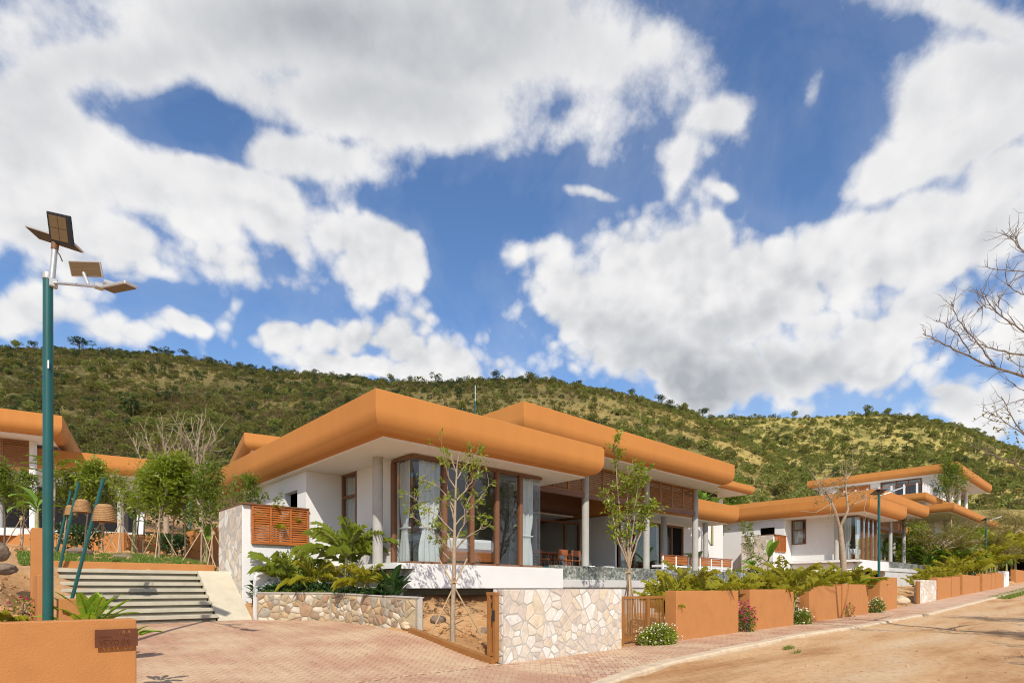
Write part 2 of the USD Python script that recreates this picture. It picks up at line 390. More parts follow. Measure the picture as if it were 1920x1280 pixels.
M['steel'] = pmat('pale_steel', (0.55, 0.53, 0.50), rough=0.4, metal=0.6)
M['black'] = pmat('black_plastic', (0.02, 0.02, 0.022), rough=0.5)
M['panel'] = pmat('lamp_diffuser', (0.14, 0.092, 0.045), rough=0.35, spec=0.5)  # light reflected up from the ground is put into this brown
M['solar_back'] = pmat('panel_back', (0.065, 0.043, 0.024), rough=0.5)
M['solar'] = pmat('solar_glass', (0.02, 0.025, 0.05), rough=0.2, spec=0.6)
M['pole'] = pmat('green_pole', (0.010, 0.085, 0.078), rough=0.35, spec=0.5, var=0.15, scale=3)
M['gate'] = pmat('gate_paint', (0.30, 0.125, 0.032), rough=0.5, var=0.12, scale=4)
M['sign'] = pmat('sign_plate', (0.115, 0.032, 0.010), rough=0.45, metal=0.0, spec=0.5, var=0.15, scale=8)
M['curtain'] = usdkit.material(stage, '/World/Looks/curtain_cloth', {'d': ('diffuse_bsdf', {'color': (0.84, 0.87, 0.86)}), 't': ('translucent_bsdf', {'color': (0.84, 0.87, 0.86)}), 'm': ('mix_closure', {'fac': 0.35})},
    [('d.BSDF', 'm.closure1'), ('t.BSDF', 'm.closure2')], surface='m.closure')
M['linen'] = pmat('white_linen', (0.80, 0.80, 0.80), rough=0.95)
M['bark'] = pmat('pale_bark', (0.34, 0.26, 0.18), rough=0.9, var=0.3, scale=12, bump=0.5, bscale=40)
M['bark_grey'] = pmat('grey_bark', (0.20, 0.155, 0.12), rough=0.9, var=0.3, scale=10)
M['bark_dark'] = pmat('dark_bark', (0.13, 0.10, 0.075), rough=0.9, var=0.3, scale=12, bump=0.5, bscale=40)
M['stake'] = pmat('bamboo_stake', (0.46, 0.33, 0.19), rough=0.75, var=0.2, scale=8)
M['wicker'] = pmat('wicker', (0.36, 0.205, 0.085), rough=0.8, var=0.35, scale=30)
M['rock'] = pmat('brown_rock', (0.20, 0.145, 0.10), rough=0.9, var=0.35, scale=4, bump=0.8, bscale=12, bdist=0.03)  # darkened to put shade into the stones at the left edge
M['rock_pale'] = pmat('pale_rock', (0.52, 0.40, 0.26), rough=0.9, var=0.3, scale=5, bump=0.7, bscale=14, bdist=0.02)
M['banana_stem'] = pmat('banana_stem', (0.30, 0.30, 0.13), rough=0.6, var=0.3, scale=8)
M['palm_stem'] = pmat('palm_stem', (0.27, 0.27, 0.10), rough=0.6, var=0.3, scale=8)
M['flower_pink'] = pmat('pink_petals', (0.50, 0.02, 0.12), rough=0.7)
M['flower_white'] = pmat('white_petals', (0.78, 0.76, 0.58), rough=0.7)
M['leaf_tree'] = leafmat('leaf_young_tree', (0.11, 0.135, 0.012), (0.205, 0.22, 0.018), (0.32, 0.29, 0.03))
M['leaf_hedge'] = leafmat('leaf_hedge', (0.075, 0.10, 0.010), (0.17, 0.185, 0.016), (0.29, 0.27, 0.03))
M['leaf_yellow'] = leafmat('leaf_yellow', (0.14, 0.13, 0.012), (0.27, 0.235, 0.02), (0.40, 0.31, 0.03))
M['leaf_dark'] = leafmat('leaf_dark', (0.020, 0.045, 0.010), (0.045, 0.085, 0.015), (0.09, 0.13, 0.02), trans=0.2)
M['leaf_palm'] = leafmat('leaf_palm', (0.11, 0.135, 0.014), (0.20, 0.215, 0.02), (0.33, 0.30, 0.035))
M['leaf_areca'] = leafmat('leaf_areca', (0.17, 0.16, 0.012), (0.30, 0.25, 0.018), (0.44, 0.33, 0.03))
M['leaf_banana'] = leafmat('leaf_banana', (0.08, 0.14, 0.015), (0.15, 0.22, 0.025), (0.26, 0.30, 0.04), trans=0.3)
M['leaf_nest'] = leafmat('leaf_nest', (0.14, 0.20, 0.02), (0.22, 0.28, 0.025), (0.32, 0.36, 0.04), trans=0.35)
M['leaf_feather'] = leafmat('leaf_feather', (0.10, 0.085, 0.018), (0.17, 0.135, 0.03), (0.24, 0.19, 0.045), trans=0.3)
M['grass'] = leafmat('lawn_grass', (0.07, 0.10, 0.012), (0.11, 0.15, 0.018), (0.18, 0.21, 0.03), trans=0.25)
def _glass(name, ior, tint):
    """a thin pane: mirror-like towards grazing view, otherwise clear; alike from both sides"""
    n = {'fr': ('layer_weight', {'blend': 0.5}), 'pw': ('math', {'math_type': 'power', 'value2': 4.0}), 'k': ('math', {'math_type': 'multiply_add', 'value2': 0.9, 'value3': 0.05}),
         't': ('transparent_bsdf', {'color': tint}), 'g': ('glossy_bsdf', {'color': (0.95, 0.97, 1.0), 'roughness': 0.0}), 'm': ('mix_closure', {})}
    return usdkit.material(stage, '/World/Looks/' + name, n, [('fr.facing', 'pw.value1'), ('pw.value', 'k.value1'), ('k.value', 'm.fac'), ('t.BSDF', 'm.closure1'), ('g.BSDF', 'm.closure2')], surface='m.closure')
M['glass'] = _glass('window_glass', 1.5, (0.90, 0.92, 0.92))
M['inner_wall'] = pmat('inner_wall_dimmed', (0.20, 0.19, 0.18), rough=0.9)  # darkened grey, so the rooms look dim behind the glass
M['timber_dark'] = woodmat('dark_timber_panel', (0.135, 0.050, 0.017), along=2, rough=0.5)  # on the gallery fascia its depth also stands in for shade
# ------------------------------------------------------------------ levels of the ground
_ZA = np.array([-400, -60, -5, 1.1, 7, 16, 25, 39, 61, 83, 150, 400.0])
_ZZ = np.array([-3.0, -1.9, -1.52, -1.45, -1.38, -1.27, -1.08, -0.60, 0.10, 0.95, 4.0, 16.0])
def zr(a): return np.interp(a, _ZA, _ZZ)

KERB = np.array([(-60, -7.4), (-9, -7.4), (-3.2, -6.9), (-1.0, -6.25), (0.4, -5.62), (2.0, -5.2), (4.1, -4.85), (10.8, -4.5), (23, -4.85), (40, -5.0), (90, -5.0), (150, -5.0)])
def kerb_b(a): return np.interp(a, KERB[:, 0], KERB[:, 1])
WALL_B = -2.92                      # the line of the garden walls along the pavement

_drive = [(-7, -6.8, -1.50), (-5, -6.8, -1.50), (0, -5.8, -1.47), (-5, -4.5, -1.48), (-2, -4.5, -1.47), (1, -4.5, -1.455), (-5.2, -2.9, -1.42), (-2, -2.9, -1.44), (1, -2.9, -1.43), (-5.2, 0, -1.13), (-2, 0, -1.09), (0.9, -0.2, -1.03),
          (-5.2, 2.2, -0.95), (-2, 2.2, -0.90), (0.4, 2.0, -0.86), (-5.2, 4.3, -0.82), (-2, 4.3, -0.81), (-1, 4.3, -0.80), (0.3, 3.0, -0.80)]
_drive = np.array(_drive)
_df = RBFInterpolator(_drive[:, :2], _drive[:, 2], kernel='thin_plate_spline', smoothing=0.02)
def zd(a, b):
    a, b = np.broadcast_arrays(np.asarray(a, float), np.asarray(b, float))
    return _df(np.stack([a.ravel(), b.ravel()], 1)).reshape(a.shape)

_ctl = []
for a in (-60, -30, -14, -5.4, -2, 0.8, 4, 8, 12, 16, 20, 25, 32, 39, 50, 61, 83, 110, 150, 200): _ctl += [(a, -2.7, zr(a) - 0.03)]
_ctl += [(a, b, z - 0.10) for a, b, z in _drive if b > -3]
_ctl += [(-5.6, -2.0, -1.30), (-6.2, -0.5, -0.75), (-6.2, 0.7, -0.40), (-6.0, 2.0, -0.05), (-6.4, 4.2, 0.32), (-8, -1, -0.6), (-9, 2, 0.15), (-12, 0, -0.1), (-20, 0, 0.0),
         (-5.2, 6.0, 0.40), (-1.5, 6.2, 0.35), (-3, 7.4, 0.44), (-6, 7.4, 0.5), (-1.4, 7.4, 0.44), (-3, 8.6, 0.72), (-7, 8.6, 0.74), (-1.4, 8.6, 0.70), (-4, 11, 1.08), (-9, 11, 1.10), (-1, 11, 1.02),
         (-2, 14, 1.28), (-6, 15, 1.34), (-12, 14, 1.35), (0.4, 14, 1.20), (-2, 17.4, 1.40), (-8, 20, 1.55), (-14, 20, 1.7), (0.8, 17, 1.3), (-3, 22, 2.0), (-12, 26, 2.5), (0, 24, 2.3), (-20, 14, 1.6), (-24, 26, 2.6),
         (1.15, -2.2, -1.24), (1.2, -1.1, -1.14), (3, -1.1, -1.10), (1.3, 0.2, -0.86), (3, 0.3, -0.60), (5, 0.3, -0.62), (2.2, 1.4, -0.22), (5, 1.4, -0.24), (1.6, 0.7, -0.5), (7, -1, -1.15), (7, 0.8, -0.7), (3, 4, -0.2), (6, 8, 0.0), (1, 9, 0.2),
         (10, -1, -1.15), (12, 0.8, -1.0), (16, -1, -1.08), (16, 0.8, -0.95), (20, -0.5, -0.85), (20.5, 2, -0.2), (24, 0, -0.35), (24, 5, 0.25), (12, 5, -0.4), (14, 12, 0.1), (20, 10, 0.2), (28, 1, 0.1), (28, 6, 0.7), (29, 14, 1.6),
         (32, 0.5, 0.15), (36, -1, -0.3), (36, 1.6, 0.5), (38.5, 1, 0.35), (44, -1, -0.1), (44, 1, 0.2), (50, -1, 0.2), (50, 2, 0.6), (56, 0, 0.6), (40, 8, 0.8), (50, 10, 1.2), (60, 4, 1.8), (64, 8, 3.2), (75, 0, 1.4), (75, 8, 3.6), (90, 4, 3.0),
         (10, 22, 1.8), (10, 34, 4.0), (0, 40, 5.0), (-20, 40, 5.0), (25, 24, 2.8), (45, 24, 3.2), (70, 24, 5.5), (25, 44, 6.5), (60, 44, 8.0), (-40, 60, 9.0), (0, 64, 10.0), (40, 64, 10.0), (90, 50, 10.0), (110, 20, 6.0), (150, 20, 9.0), (150, 60, 16.0), (200, 40, 16.0), (-60, 30, 3.5), (-60, 5, 1.0)]
_ctl = np.array(_ctl, float)
_dpoly = Polygon([(-5.1, -2.7), (0.93, -2.7), (0.93, -0.1), (0.4, 2.6), (-1.1, 4.1), (-1.15, 4.4), (-5.05, 4.4)]).buffer(0.02)
_tf = RBFInterpolator(_ctl[:, :2], _ctl[:, 2], kernel='linear', smoothing=0.0)
def zt(a, b):
    """the level of the bare ground"""
    a, b = np.broadcast_arrays(np.asarray(a, float), np.asarray(b, float))
    z = _tf(np.stack([a.ravel(), b.ravel()], 1)).reshape(a.shape)
    p = np.stack([a, b, 0 * a], -1)
    rough = np.clip((b + 2.7) / 1.5, 0, 1) * np.where((a > -5.0) & (a < 1.0) & (b < 4.6), 0.0, 1.0)
    z = z + rough * (0.16 * (meshkit.fbm(p * 1.1, 3, 3) - 0.5) + 0.10 * (meshkit.fbm(p * 3.3, 3, 5) - 0.5))
    inside = shapely.contains_xy(_dpoly, a, b)
    z = np.where(inside, np.minimum(z, zd(a, b) - 0.07), z)
    far = np.where(b < -2.75, zr(a) - 0.17, z)
    return far

def axis(parts):
    out = []
    for a, b, n in parts: out += list(np.linspace(a, b, n, endpoint=False))
    return np.array(out + [parts[-1][1]])
_ga = axis([(-900, -60, 12), (-60, -14, 24), (-14, 26, 150), (26, 62, 70), (62, 130, 36), (130, 1200, 14)])
_gb = axis([(-900, -30, 10), (-30, -7, 14), (-7, -2.76, 8), (-2.74, 9, 50), (9, 24, 42), (24, 80, 28)])
GA, GB = np.meshgrid(_ga, _gb, indexing='ij')
GZ = zt(GA, GB)
def _soil(name, base, dark, pale, vs=0.55, stretch=(1, 1, 1)):
    n = {'g': ('geometry', {}), 'p': ('principled_bsdf', {'roughness': 0.95, 'specular_ior_level': 0.15}),
         'mp': ('mapping', {'scale': stretch}), 'a': ('noise_texture', {'scale': vs, 'detail': 8, 'roughness': 0.62}), 'ra': ('rgb_ramp', {'ramp': [(0.30, dark), (0.48, base), (0.70, pale)]}),
         'c': ('noise_texture', {'scale': 9.0, 'detail': 6, 'roughness': 0.7}), 'rc': ('rgb_ramp', {'ramp': [(0.30, (0.62, 0.60, 0.58)), (0.5, (1, 1, 1)), (0.75, (1.12, 1.12, 1.12))]}),
         'mx': ('mix_color', {'blend_type': 'multiply', 'fac': 0.75, 'use_clamp': False}),
         'h': ('noise_texture', {'scale': 14.0, 'detail': 8, 'roughness': 0.7}), 'b': ('bump', {'strength': 0.7, 'distance': 0.03})}
    L = [('g.position', 'mp.vector'), ('mp.vector', 'a.vector'), ('g.position', 'c.vector'), ('g.position', 'h.vector'), ('a.fac', 'ra.fac'), ('c.fac', 'rc.fac'), ('ra.color', 'mx.a'), ('rc.color', 'mx.b'), ('mx.result', 'p.base_color'), ('h.fac', 'b.height'), ('b.normal', 'p.normal')]
    return usdkit.material(stage, '/World/Looks/' + name, n, L, surface='p.BSDF')
M['soil'] = _soil('bare_earth', (0.42, 0.235, 0.105), (0.29, 0.145, 0.06), (0.52, 0.34, 0.18))
M['soil_dark'] = _soil('garden_soil', (0.16, 0.10, 0.055), (0.09, 0.055, 0.03), (0.24, 0.16, 0.09), vs=1.5)
M['road'] = _soil('dirt_road', (0.53, 0.33, 0.168), (0.37, 0.18, 0.075), (0.58, 0.415, 0.255), vs=0.8, stretch=(0.22, 1.0, 1.0))
gpath = single('ground', MB().sheet(np.stack([GA, GB, GZ], -1)), M['soil'], kind='structure', smooth=True)

# the dirt road
_ra = axis([(-60, -10, 20), (-10, 40, 130), (40, 150, 60)])
_rt = np.linspace(0, 1, 40)
RA, RT = np.meshgrid(_ra, _rt, indexing='ij')
RB = kerb_b(RA) - 0.14 - 9.0 * RT
_rp = np.stack([RA, RB, 0 * RA], -1)
RZ = zr(RA) - 0.115 + 0.05 * (meshkit.fbm(_rp * [0.25, 0.9, 1], 4, 11) - 0.5) + 0.02 * (meshkit.fbm(_rp * 4, 3, 12) - 0.5) + 0.09 * np.exp(-(RT * 9 / 0.30) ** 2) * meshkit.fbm(_rp * [0.8, 2, 1], 3, 14) - 0.03 * np.exp(-((RT * 9 - 2.4) / 0.5) ** 2) - 0.03 * np.exp(-((RT * 9 - 4.2) / 0.5) ** 2)
single('dirt_road', MB().sheet(np.stack([RA, RB, RZ], -1)), M['road'], kind='structure', smooth=True)

# ------------------------------------------------------------------ paving: herringbone clay pavers, each its own block
PAV = [(0.44, 0.255, 0.165), (0.50, 0.325, 0.215), (0.38, 0.20, 0.135), (0.54, 0.38, 0.26), (0.44, 0.285, 0.205)]
def paver_mat(name, color=None):
    n = {'g': ('geometry', {}), 'p': ('principled_bsdf', {'roughness': 0.85, 'specular_ior_level': 0.25}),
         'r': ('rgb_ramp', {'ramp': [(i / 4, c) for i, c in enumerate(PAV)]}),
         'a': ('noise_texture', {'scale': 0.9, 'detail': 6, 'roughness': 0.6}), 'ra': ('rgb_ramp', {'ramp': [(0.38, (0, 0, 0)), (0.62, (0.80, 0.80, 0.80))]}), 'bw': ('rgb_to_bw', {}),
         'f': ('noise_texture', {'scale': 40.0, 'detail': 5, 'roughness': 0.7}), 'rf': ('rgb_ramp', {'ramp': [(0.3, (0.78, 0.76, 0.74)), (0.6, (1.06, 1.06, 1.06))]}),
         'm1': ('mix_color', {'blend_type': 'multiply', 'fac': 1.0, 'use_clamp': False}), 'm2': ('mix_color', {'blend_type': 'mix', 'b': (0.55, 0.40, 0.255)}), 'b': ('bump', {'strength': 0.3, 'distance': 0.004})}
    L = [('g.position', 'a.vector'), ('g.position', 'f.vector'), ('a.fac', 'ra.fac'), ('ra.color', 'bw.color'), ('f.fac', 'rf.fac'), ('rf.color', 'm1.b'), ('m1.result', 'm2.a'), ('bw.val', 'm2.fac'), ('m2.result', 'p.base_color'), ('f.fac', 'b.height'), ('b.normal', 'p.normal')]
    if color is None: L += [('g.random_per_island', 'r.fac'), ('r.color', 'm1.a')]
    else:
        n['m1'][1]['a'] = color; n.pop('r')
    return usdkit.material(stage, '/World/Looks/' + name, n, L, surface='p.BSDF')
M['paver'] = [paver_mat('clay_paver_%s' % 'abcde'[i], c) for i, c in enumerate(PAV)]
M['paver_mix'] = paver_mat('clay_pavers')
M['sand'] = pmat('joint_sand', (0.52, 0.36, 0.22), rough=0.95, var=0.25, scale=3)

def paver_mesh(corners, zf, top, rng):
    """four plan corners -> a low block with a chamfered top on the surface zf"""
    c = np.asarray(corners, float); m = c.mean(0)
    ins = m + (c - m) * (1 - 0.006 / np.linalg.norm(c - m, axis=1, keepdims=True))
    z = zf(c[:, 0], c[:, 1]) + top + rng.uniform(-0.002, 0.002)
    v = np.vstack([np.c_[c, z - 0.035], np.c_[c, z - 0.005], np.c_[ins, z]])
    f = [(8, 9, 10, 11)]
    for r in (0, 4):
        for k in range(4): f.append((r + k, r + (k + 1) % 4, r + 4 + (k + 1) % 4, r + 4 + k))
    return v, np.array(f)

def pavers(region, turn, zf, top, seed):
    """herringbone blocks of 0.2 x 0.1 m whose middles lie in the region"""
    rng = np.random.default_rng(seed)
    minx, miny, maxx, maxy = region.bounds
    cx, cy = (minx + maxx) / 2, (miny + maxy) / 2
    R = math.hypot(maxx - minx, maxy - miny) / 2
    n = int(R / 0.1) + 3
    ct, st = math.cos(turn), math.sin(turn)
    i, j = np.meshgrid(np.arange(-n, n), np.arange(-n, n), indexing='ij')
    out = []
    prep = shapely.prepare(region)
    for d, (w, h) in ((0, (0.2, 0.1)), (3, (0.1, 0.2))):
        k = (i - j) % 4 == d
        x, y = i[k] * 0.1, j[k] * 0.1
        mx, my = x + w / 2, y + h / 2
        px, py = cx + ct * mx - st * my, cy + st * mx + ct * my
        ok = shapely.contains_xy(region, px, py)
        for xx, yy in zip(x[ok], y[ok]):
            g = 0.0035
            q = np.array([(xx + g, yy + g), (xx + w - g, yy + g), (xx + w - g, yy + h - g), (xx + g, yy + h - g)])
            out.append(np.c_[cx + ct * q[:, 0] - st * q[:, 1], cy + st * q[:, 0] + ct * q[:, 1]])
    return out, rng

def seen(p):
    """size on the photograph's frame, for choosing the nearest pieces"""
    r = np.asarray(p) - CAM[:2]
    d = r @ FWD[:2]; u = 960 + FPX * (r @ RGT[:2]) / np.maximum(d, 0.1)
    return d, (u > -20) & (u < 1940) & (d > 6.6)

def pave(thing, region, turn, zf, top, seed):
    blocks, rng = pavers(region, turn, zf, top, seed)
    mids = np.array([b.mean(0) for b in blocks])
    d, ok = seen(mids)
    order = np.argsort(np.where(ok, d, 1e6))
    rest = MB()
    for rank, k in enumerate(order):
        v, f = paver_mesh(blocks[k], zf, top, rng)
        if rank < 295: thing.put('brick', MB().add(v, f), M['paver'][rng.integers(5)])
        elif mids[k] @ [1, 0] < 40: rest.add(v, f)
    thing.put('brick_field', rest, M['paver_mix'], kind='stuff')

drive_region = Polygon([(-5.2, -7.25), (-3.3, -6.78), (-1.0, -6.1), (0.35, -5.5), (1.0, -5.3), (1.0, -2.9), (0.84, -2.9), (0.84, -0.2), (0.25, 2.6), (-1.15, 4.0), (-1.15, 4.27), (-5.0, 4.27), (-5.0, -2.8), (-5.2, -2.8)])
slot = sbox(-6, -3.02, 1.1, -2.99)
_dz = lambda a, b: zd(a, b)
drive = Thing('driveway', (-2, 0, -1.2), kind='structure')
def sheet_on(poly_bounds, zf, da, dz, keep=None):
    a0, b0, a1, b1 = poly_bounds
    na, nb = int((a1 - a0) / da) + 2, int((b1 - b0) / da) + 2
    A, B = np.meshgrid(np.linspace(a0, a1, na), np.linspace(b0, b1, nb), indexing='ij')
    g = np.stack([A, B, zf(A, B) + dz], -1)
    mb = MB().sheet(g)
    if keep is not None:
        v, f = mb.mesh()
        c = v[f].mean(1)
        k = shapely.contains_xy(keep, c[:, 0], c[:, 1])
        mb = MB().add(v, f[k])
    return mb
drive.put('paving_bed', sheet_on(drive_region.bounds, _dz, 0.15, -0.012, drive_region.buffer(0.1)), M['sand'])
pave(drive, drive_region.difference(slot), math.radians(45), _dz, 0.0, 21)
tr = MB(); 
for a0 in np.arange(-5.0, 1.0, 0.5):
    tr.add([(a0, -3.016, zd(a0, -3.0) - 0.004), (a0 + 0.5, -3.016, zd(a0 + 0.5, -3.0) - 0.004), (a0 + 0.5, -2.994, zd(a0 + 0.5, -3.0) - 0.004), (a0, -2.994, zd(a0, -3.0) - 0.004)], [(0, 1, 2, 3)])
drive.put('gate_track', tr, M['black'])

# pavement along the road
walk_pts = [(1.0, -2.86)] + [(a, -2.86) for a in (20, 60, 100)] + [(100, -4.87)] + [(a, b + 0.13) for a, b in KERB[::-1] if 1.0 < a < 100] + [(1.0, float(kerb_b(1.0)) + 0.13)]
walk_region = Polygon(walk_pts)
_wz = lambda a, b: zr(a) + 0.0 * b
walk = Thing('pavement', (10, -3.8, -1.4), kind='structure')
walk.put('paving_bed', sheet_on((0.9, -5.7, 100, -2.8), _wz, 0.3, -0.012, walk_region.buffer(0.06)), M['sand'])
near = walk_region.intersection(sbox(0, -8, 26, 0))
pave(walk, near, math.radians(45), _wz, 0.0, 22)
far = MB()
for a0 in np.arange(26, 100, 1.0):
    b0, b1 = kerb_b(a0) + 0.13, kerb_b(a0 + 1) + 0.13
    far.add([(a0, b0, zr(a0)), (a0 + 1, b1, zr(a0 + 1)), (a0 + 1, -2.86, zr(a0 + 1)), (a0, -2.86, zr(a0))], [(0, 1, 2, 3)])
walk.put('far_paving', far, pmat('far_paving', (0.50, 0.33, 0.22), rough=0.9, var=0.22, scale=1.2))
M['kerb'] = pmat('kerb_concrete', (0.56, 0.44, 0.30), rough=0.9, var=0.22, scale=4, bump=0.4, bscale=40)
_rk = np.random.default_rng(5)
ka = -3.2
while ka < 95:
    step = 1.0 if ka < 30 else 2.0
    b0, b1 = float(kerb_b(ka)), float(kerb_b(ka + step))
    p0, p1 = np.array([ka, b0, zr(ka)]), np.array([ka + step, b1, zr(ka + step)])
    if abs(ka - 22.8) < 0.9: ka += step; continue
    ex = p1 - p0; Lk = np.linalg.norm(ex); ex /= Lk
    ey = np.array([-ex[1], ex[0], 0]); ey /= np.linalg.norm(ey)
    zo = 0.010 + _rk.uniform(-0.008, 0.008)
    prof = Polygon([(0.125, -0.25), (0.125, 0.0), (-0.085, 0.0), (-0.125, -0.03), (-0.14, -0.25)])
    walk.put('kerb_stone', MB().prism(prof, 0.004, Lk - 0.004, frame=(p0 + [0, 0, zo], ey, Z, ex)), M['kerb'])
    ka += step
# ------------------------------------------------------------------ parts of houses
def roof_profile(h=0.93, inset=0.43):
    """(inset, drop) down the outer face and round under to the soffit"""
    p = [(0.0, 0.0), (0.0, -h * 0.46)]
    for t in np.linspace(0, 1, 11)[1:]:
        a = t * math.pi / 2
        p.append((inset * 0.72 * (1 - math.cos(a)), -h * 0.46 - h * 0.46 * math.sin(a)))
    p.append((inset, -h * 0.955))
    return p

def ring_sweep(rect, prof, z, fr=None):
    a0, b0, a1, b1 = rect
    mb = MB()
    cs = [lambda i: (a0 + i, b0 + i), lambda i: (a1 - i, b0 + i), lambda i: (a1 - i, b1 - i), lambda i: (a0 + i, b1 - i)]
    for k in range(4):
        g = [[(*cs[k](i), z + dz) for i, dz in prof], [(*cs[(k + 1) % 4](i), z + dz) for i, dz in prof]]
        g = np.array(g).transpose(1, 0, 2)
        # subdivide along the side so shading stays smooth
        v, f = MB().sheet(g[:, ::-1]).mesh()
        if fr is not None: v = place(v, fr)
        mb.add(v, f)
    return mb

def roof(t, rect, top, h=0.93, inset=0.43, fr=None, mat='render'):
    a0, b0, a1, b1 = rect
    p = t.put('roof', ring_sweep(rect, [(0.30, -0.30), (0.30, 0.0), (0.012, 0.0)] + [(0.0, -0.012)] + roof_profile(h, inset)[1:], top, fr), M[mat], smooth=40)
    s = MB().box((a0 + inset - 0.01, b0 + inset - 0.01, top - h), (a1 - inset + 0.01, b1 - inset + 0.01, top - h + 0.06), 0, fr)
    t.put('soffit', s, M['soffit'], under=p)
    t.put('roof_deck', MB().box((a0 + 0.29, b0 + 0.29, top - 0.36), (a1 - 0.29, b1 - 0.29, top - 0.30), 0, fr), M['concrete'], under=p)

def column(t, a, b, z0, z1, r=0.135, fr=None, mat='concrete'):
    v, f = MB().lathe([(r, z0), (r, z1)], (a, b, 0), 24).mesh()
    t.put('column', (v if fr is None else place(v, fr), f), M[mat], smooth=40)

def louvre_panel(t, p0, ex, ey, w, z0, z1, n, mat, fmat, depth=0.05, frame=0.05, bars=(), name='louvre_panel', slat_h=None):
    """a framed panel from p0 along ex, facing ey; blades tilted"""
    p0 = np.asarray(p0, float)
    fr = (p0, ex, ey, Z)
    fb = MB()
    fb.box((0, -depth / 2, z0), (w, depth / 2, z0 + frame), 0.004, fr); fb.box((0, -depth / 2, z1 - frame), (w, depth / 2, z1), 0.004, fr)
    fb.box((0, -depth / 2, z0 + frame), (frame, depth / 2, z1 - frame), 0.004, fr); fb.box((w - frame, -depth / 2, z0 + frame), (w, depth / 2, z1 - frame), 0.004, fr)
    for b in bars: fb.box((b - frame / 2, -depth / 2, z0 + frame), (b + frame / 2, depth / 2, z1 - frame), 0.004, fr)
    path = t.put(name, fb, fmat)
    edges = [frame] + [x for b in bars for x in (b - frame / 2, b + frame / 2)] + [w - frame]
    H = (z1 - z0 - 2 * frame) / n
    for k in range(0, len(edges), 2):
        for i in range(n):
            zc = z0 + frame + (i + 0.5) * H
            c, s = math.cos(0.62), math.sin(0.62)
            hh = (slat_h or H * 1.02) / 2
            fr2 = (p0 + Z * zc, np.asarray(ex), np.asarray(ey) * c + Z * s, Z * c - np.asarray(ey) * s)
            t.put('slat', bx((edges[k] + 0.002, -0.008, -hh), (edges[k + 1] - 0.002, 0.008, hh), 0.003, fr2), mat, under=path)
    return path

def stones_in(poly, n, seed, gap=0.012, rnd=0.02, stretch=(1, 1), bounds=None):
    """irregular stones filling a polygon"""
    rng = np.random.default_rng(seed)
    x0, y0, x1, y1 = poly.bounds
    pts = rng.uniform((x0, y0), (x1, y1), (n, 2))
    for _ in range(2):      # even the stones out a little, not fully
        d = pts[:, None] - pts[None]; r = np.linalg.norm(d * np.array(stretch), axis=2) + 1e-9
        rr = 0.75 * math.sqrt((x1 - x0) * (y1 - y0) / n)
        push = np.where((r < rr) & (r > 1e-6), (rr - r) / r * 0.35, 0)
        pts = np.clip(pts + (d * push[..., None]).sum(1), (x0, y0), (x1, y1))
    allp = np.vstack([pts, pts * [-1, 1] + [2 * x0, 0], pts * [-1, 1] + [2 * x1, 0], pts * [1, -1] + [0, 2 * y0], pts * [1, -1] + [0, 2 * y1]])
    vor = Voronoi(allp * np.array(stretch))
    out = []
    for k in range(n):
        reg = vor.regions[vor.point_region[k]]
        if -1 in reg or len(reg) < 3: continue
        c = Polygon(vor.vertices[reg] / np.array(stretch)).intersection(poly)
        g = gap * rng.uniform(0.7, 1.5)
        c = c.buffer(-g / 2 - rnd).buffer(rnd, quad_segs=2).simplify(0.005)
        if c.is_empty: continue
        for q in (c.geoms if hasattr(c, 'geoms') else [c]):
            if q.area > 0.0012: out.append(q)
    return out, rng

def stone_mesh(q, frame, depth, rng, bevel=0.008, dome=0.0):
    ring = np.array(q.exterior.coords)[:-1]
    if not q.exterior.is_ccw: ring = ring[::-1]
    m = np.array(q.representative_point().coords[0]); k = len(ring)
    rad = math.sqrt(q.area / math.pi)
    inner = m + (ring - m) * max(0.5, 1 - bevel / rad)
    tilt = rng.uniform(-0.03, 0.03, 2)
    top = lambda p: depth + (p - m) @ tilt
    v = np.vstack([np.c_[ring, np.zeros(k)], np.c_[ring, top(ring) - bevel], np.c_[inner, top(inner)], np.r_[m, depth + dome][None]])
    f = []
    for r in range(2):
        for i in range(k): f += [(r * k + i, r * k + (i + 1) % k, (r + 1) * k + (i + 1) % k), (r * k + i, (r + 1) * k + (i + 1) % k, (r + 1) * k + i)]
    for i in range(k): f.append((2 * k + i, 2 * k + (i + 1) % k, 3 * k))
    return place(v, frame), np.array(f)

def stone_face(t, frame, poly, n, seed, mats, depth=0.02, gap=0.014, under=None, dome=0.0, bevel=0.008, rnd=0.02, stretch=(1, 1), smooth=False):
    sts, rng = stones_in(poly, n, seed, gap, rnd, stretch)
    for q in sts:
        t.put('stone', stone_mesh(q, frame, depth * rng.uniform(0.8, 1.3), rng, bevel, dome * rng.uniform(0.6, 1.4)), mats[rng.integers(len(mats))], under=under, smooth=smooth)

FLOOR, SOFF, TOP1 = 0.63, 3.39, 4.32
SOFF2, TOP2 = 4.45, 5.38

